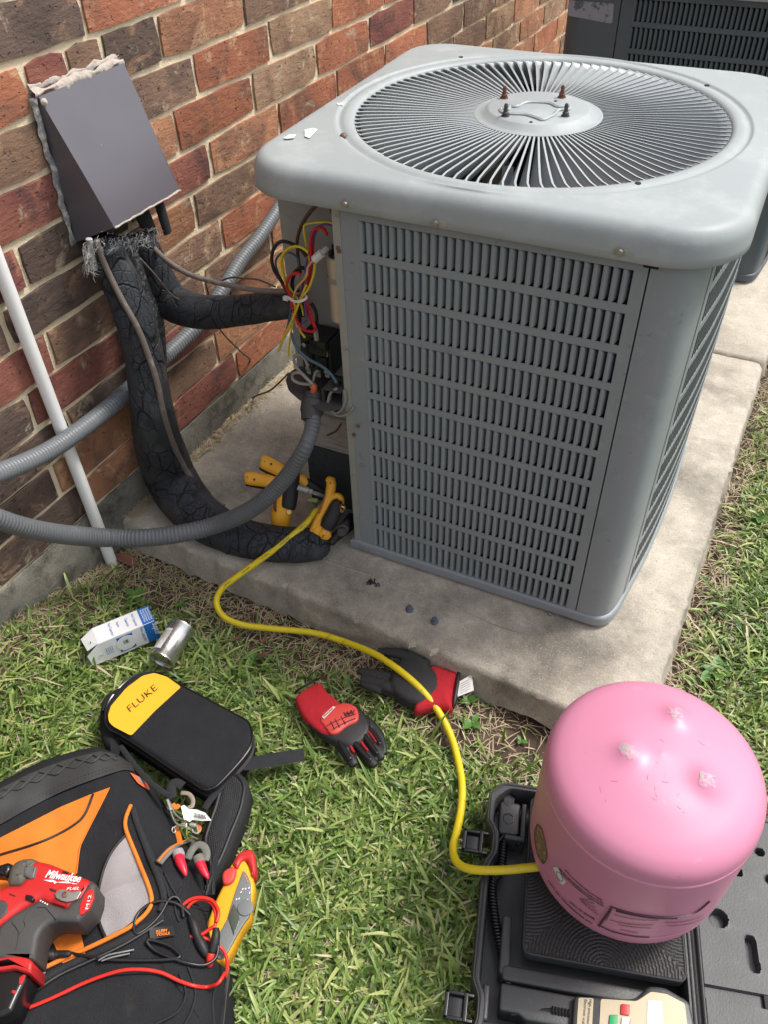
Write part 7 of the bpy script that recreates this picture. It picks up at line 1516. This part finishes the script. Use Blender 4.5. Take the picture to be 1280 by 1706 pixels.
def blades(name, x, y, length, width, lean, tint, label, z=None, seg=3, curl=.6, flatz=0.0):
    n = len(x); z = gz(x, y) if z is None else z; az = NR.uniform(0, 2 * np.pi, n); a0 = lean; rows = seg + 1
    t = np.linspace(0, 1, rows); V = np.zeros((n, rows, 3, 3)); cx, cy, cz = x.copy(), y.copy(), z.copy(); ang = a0.copy(); st = length / seg
    curv = NR.uniform(.2, 1.0, n) * curl; ax_ = az.copy(); tw = NR.uniform(-.9, .9, n)
    for r in range(rows):
        wv = width * (1.0 if r < rows - 1 else 1.0) * np.array([.55, 1.0, .92, .30, .3])[min(r, 3) if seg == 3 else r] * .5
        rot = tw * r / seg; sx, sy = -np.sin(ax_ + rot), np.cos(ax_ + rot)
        nx_, ny_, nz_ = -np.cos(ax_) * np.cos(ang), -np.sin(ax_) * np.cos(ang), np.sin(ang)
        for c, k in ((0, -1), (1, 0), (2, 1)):
            f = .22 * wv * (1 if k == 0 else 0)
            V[:, r, c, 0] = cx + sx * wv * k - nx_ * f; V[:, r, c, 1] = cy + sy * wv * k - ny_ * f; V[:, r, c, 2] = cz - nz_ * f + wv * k * .25 * np.sin(rot)
        cx += np.cos(ax_) * np.sin(ang) * st; cy += np.sin(ax_) * np.sin(ang) * st; cz += np.cos(ang) * st; ang = np.minimum(ang + curv, 1.75)
    base = np.arange(n)[:, None, None] * rows * 3; q = []
    for r in range(seg):
        for c in range(2): a = r * 3 + c; q.append([a, a + 1, a + 4, a + 3])
    F_ = (base + np.array(q)[None]).reshape(-1, 4)
    me = bpy.data.meshes.new(name); me.vertices.add(n * rows * 3); me.vertices.foreach_set('co', V.reshape(-1)); me.loops.add(F_.size); me.loops.foreach_set('vertex_index', F_.reshape(-1).astype(np.int32))
    me.polygons.add(len(F_)); me.polygons.foreach_set('loop_start', np.arange(0, F_.size, 4, dtype=np.int32)); me.polygons.foreach_set('loop_total', np.full(len(F_), 4, dtype=np.int32)); me.update(); me.validate()
    at_ = me.attributes.new('tint', 'FLOAT', 'POINT'); at_.data.foreach_set('value', np.repeat(np.clip(tint, 0, 1), rows * 3).astype(np.float32)); me.shade_smooth(); me.materials.append(M_GRASS)
    o = bpy.data.objects.new(name, me); COL.objects.link(o); o['kind'] = 'stuff'; o['label'] = label; o['category'] = 'grass'; return o
def scatter(n, x0, x1, y0, y1): return NR.uniform(x0, x1, n), NR.uniform(y0, y1, n)
def visible(x, y, m=70):
    q = (np.stack([x, y, np.full(len(x), -.06)], 1) - np.array(CAM)) @ np.array(RM); u = 640 + FPX * q[:, 0] / -q[:, 2]; v = 853 - FPX * q[:, 1] / -q[:, 2]; return (q[:, 2] < 0) & (u > -m) & (u < 1280 + m) & (v > -m) & (v < 1706 + m)
X, Y = scatter(235000, -.62, 1.25, -1.0, 1.7); k = visible(X, Y); X, Y = X[k], Y[k]
fy, wl = padd(X, Y); k = (wl > .02) & ~blocked(X, Y); X, Y, fy, wl = X[k], Y[k], fy[k], wl[k]
nn_ = nz2(X, Y, 7, 1); n3 = nz2(X, Y, 22, 4); right = X > .60
# how green: thin close to the concrete and wall, bare in the scooped spot
e = np.where(right & (Y > -.1), np.clip((fy - .02 + .03 * n3) / .10, 0, 1), np.clip((fy - np.where(X < .05, .09, .06) + .05 * nn_ + .03 * n3) / .13, 0, 1)); e = np.minimum(e, np.clip((wl - .04) / .12, .12, 1))
dens = np.clip(e * (1.05 + .45 * nn_) + .02, 0.010, 1) * np.where((X < -.20) & (Y > -.40), .55, 1.0)
spot = np.exp(-((X - .44) / .15) ** 2 - ((Y + .235) / .055) ** 2) + .9 * np.exp(-((X - .30) / .12) ** 2 - ((Y + .285) / .045) ** 2) + .75 * np.exp(-((X - .02) / .13) ** 2 - ((Y + .235) / .05) ** 2) + .6 * np.exp(-((X + .45) / .12) ** 2 - ((Y + .22) / .06) ** 2)
dens = np.clip(dens * (1 - np.clip(spot, 0, .985)) - .12 * (n3 > .30), .006, 1)
k = NR.random(len(X)) < dens; X, Y, spot, fy = X[k], Y[k], spot[k], fy[k]; n = len(X); so = softs(X, Y)
tint = np.clip(NR.normal(.40, .25, n) + .20 * nz2(X, Y, 6, 9) + .10 * nz2(X, Y, 25, 2), .02, .73); dead = NR.random(n) < np.clip(np.where(X > .6, .22, .15) + .45 * np.maximum(0, nz2(X, Y, 11, 6) - .12), 0, .7); tint[dead] = NR.uniform(.78, .98, dead.sum())
L_ = NR.uniform(.018, .048, n) * np.where(dead, .8, 1); W_ = NR.uniform(.0028, .0056, n) * np.where(dead, .7, 1); lean = np.abs(NR.normal(.92, .36, n)); lg = NR.random(n) < .04; L_[lg] = NR.uniform(.055, .085, lg.sum()); W_[lg] *= 1.15; lean[so] = 1.45; L_[so] *= .6; lean[dead] = NR.uniform(1.0, 1.5, dead.sum())
blades('lawn_grass', X, Y, L_, W_, lean, tint, 'short broad-bladed green lawn grass around the concrete and tools')
# low undergrowth that closes the gaps with darker and straw-coloured blades
X, Y = scatter(170000, -.62, 1.25, -1.0, 1.7); k = visible(X, Y, 40); X, Y = X[k], Y[k]; fy, wl = padd(X, Y); k = (wl > .012) & (fy > .003) & ~blocked(X, Y); X, Y, fy, wl = X[k], Y[k], fy[k], wl[k]
spot = np.exp(-((X - .46) / .11) ** 2 - ((Y + .232) / .04) ** 2); near = np.exp(-(fy / .11) ** 2); k = NR.random(len(X)) < np.clip(.55 + .45 * near - .93 * spot, .04, 1) * .62; X, Y, fy, near = X[k], Y[k], fy[k], near[k]; n = len(X)
st = NR.random(n) < (.40 + .55 * np.clip(near + .25 * nz2(X, Y, 9, 3), 0, 1)); tint = np.where(st, NR.uniform(.80, 1.0, n), NR.uniform(.15, .62, n))
blades('dry_thatch', X, Y, NR.uniform(.014, .040, n), np.where(st, NR.uniform(.0010, .0022, n), NR.uniform(.0018, .0034, n)), NR.uniform(1.15, 1.6, n), tint, 'dry straw-coloured thatch and clippings along the concrete edge', z=gz(X, Y) + NR.uniform(.0, .010, n), curl=.35)
# lawn beyond the picture, thinner
X, Y = scatter(85000, -.5, 2.4, -2.1, 2.9); k = ~visible(X, Y, 40); X, Y = X[k], Y[k]; fy, wl = padd(X, Y); k = (wl > .04) & ((fy > .02) | (Y < -.25)) & ~blocked(X, Y); X, Y = X[k], Y[k]; n = len(X)
blades('outer_lawn', X, Y, NR.uniform(.03, .06, n), NR.uniform(.005, .009, n), np.abs(NR.normal(.8, .3, n)), np.clip(NR.normal(.3, .15, n), 0, .7), 'lawn grass continuing beyond the tools and the concrete', seg=2)
# dry debris lying in the joint between wall and concrete and scattered on the pad edge
n = 2600; Yd = NR.uniform(-.12, 1.3, n); Xd = WX + WT * Yd + .014 + np.abs(NR.normal(0, .012, n)) + .022 * (np.exp(-((Yd - .50) / .12) ** 2)) * NR.random(n)
blades('dry_clippings', Xd, Yd, NR.uniform(.006, .022, n), NR.uniform(.0009, .0020, n), NR.uniform(1.3, 1.57, n), NR.uniform(.80, 1.0, n), 'dry grass clippings gathered on the concrete along the wall', z=NR.uniform(.0005, .009, n), curl=.1)
n = 1500; Yd = NR.uniform(-.95, -.11, n); Xd = WX + WT * Yd + .012 + np.abs(NR.normal(0, .02, n)); k = ~blocked(Xd, Yd); Xd, Yd = Xd[k], Yd[k]; n = len(Xd)
blades('wall_foot_litter', Xd, Yd, NR.uniform(.01, .03, n), NR.uniform(.001, .0024, n), NR.uniform(1.2, 1.57, n), NR.uniform(.78, 1.0, n), 'dry litter along the foot of the wall at the left', curl=.2)
# broad weed leaves
def weed(u, v, n, s, label, seed, grp='small weeds in the grass'):
    rs_ = random.Random(seed); c = at(u, v, z=GT); c.z = ground_z(c.x, c.y) + .004; mb = MB()
    for k in range(n):
        a = 2 * math.pi * k / n + rs_.uniform(-.5, .5); L_ = s * rs_.uniform(.7, 1.2); e = Vector((math.cos(a), math.sin(a), 0)); sd_ = Vector((-e.y, e.x, 0)); o0 = len(mb.v); el = rs_.uniform(.25, .75)
        for i in range(6):
            t = i / 5; w_ = L_ * .26 * math.sin(math.pi * min(1, t * .95 + .06)) ** .8; p = c + e * L_ * t * math.cos(el) + Vector((0, 0, L_ * math.sin(el) * (t - .5 * t * t) + .004))
            for q in (-1, 0, 1): mb.v.append(p + sd_ * w_ * q + Vector((0, 0, .25 * w_ * abs(q))))
        for i in range(5):
            for q in range(2): b_ = o0 + i * 3 + q; mb.f.append((b_, b_ + 1, b_ + 4, b_ + 3))
    o = mb.build('weed', M_WEED, None, org=c, smooth=180); tag(o, label, 'weed', grp)
M_WEED = mat('weed_leaf', (.085, .20, .032), .45, var=.25, vs=60, bump=.3, bs=250)
weed(788, 1202, 4, .024, 'bright green ruffled weed by the scooped soil right of the gloves', 1); weed(780, 1165, 5, .018, 'tiny weed sprouting against the concrete beside the glove tag', 2); weed(222, 990, 6, .028, 'broad weed in thin grass just above the blue carton end', 3); weed(300, 995, 3, .020, 'small round-leaved weed right of the one above the carton', 4); weed(420, 1090, 4, .018, 'small clover-like weed below the hose between can and gloves', 5); weed(345, 1065, 4, .020, 'leafy weed just right of the metal can', 6); weed(1190, 1130, 6, .040, 'spreading weed right of the concrete corner above the tank', 7); weed(1260, 880, 4, .030, 'weed beside the right concrete edge', 8); weed(870, 1225, 3, .017, 'narrow weed on bare soil left of the pink tank', 9)
def leaf(u, v, L_, a, label, seed, z=None):
    rs_ = random.Random(seed); c = at(u, v, z=z if z is not None else GT - .004); e = Vector((math.cos(a), math.sin(a), 0)); s_ = Vector((-e.y, e.x, 0)); mb = MB()
    for i in range(8):
        t = i / 7; w_ = L_ * .17 * math.sin(math.pi * t) ** .8 + .0003
        for q in (-1, 0, 1): mb.v.append(c + e * L_ * (t - .5) + s_ * (w_ * q + L_ * .06 * math.sin(t * 3)) + Vector((0, 0, .35 * w_ * abs(q) + .004 * math.sin(t * 3 + seed))))
    for i in range(7):
        for q in range(2): b_ = i * 3 + q; mb.f.append((b_, b_ + 1, b_ + 4, b_ + 3))
    o = mb.build('dead_leaf', M_LEAF, None, org=c, smooth=180); tag(o, label, 'leaf', 'dead brown leaves on the ground')
leaf(205, 935, .075, .1, 'long reddish-brown dead leaf by the foot of the white pipe', 1, -.062); leaf(122, 998, .035, .4, 'dark curled dead leaf near the foundation at the left', 2, -.066); leaf(395, 1062, .024, 1.2, 'small brown dead leaf below the hose bend', 3); leaf(440, 1065, .020, 1.5, 'small upright brown dead leaf in front of the ragged concrete edge', 4); leaf(437, 1093, .026, .3, 'reddish dead leaf lying in the grass right of the can', 5); leaf(268, 1000, .02, .9, 'tiny brown dead leaf above the can', 6)
# twigs and roots by the pipe foot
mb = MB()
for _ in range(70):
    u, v = random.gauss(250, 60), random.gauss(955, 18); p = at(u, v, z=-.066); p.z = ground_z(p.x, p.y) + .006
    if p.y > pad_edge_y(p.x) - .012 or p.x < WX + .03: continue
    a = random.uniform(0, 6.28); L_ = random.uniform(.01, .045); tube(mb, [p, p + Vector((math.cos(a) * L_ * .5, math.sin(a) * L_ * .5, random.uniform(0, .006))), p + Vector((math.cos(a + .4) * L_, math.sin(a + .4) * L_, 0))], random.uniform(.0005, .0011), seg=4, smooth=3)
o = mb.build('twig_litter', mat('grey_twig', (.27, .20, .14), .9, var=.3, vs=50), None, org=(0, 0, 0)); o['kind'] = 'stuff'; o['label'] = 'dry twigs and roots below the ragged concrete edge'; o['category'] = 'litter'
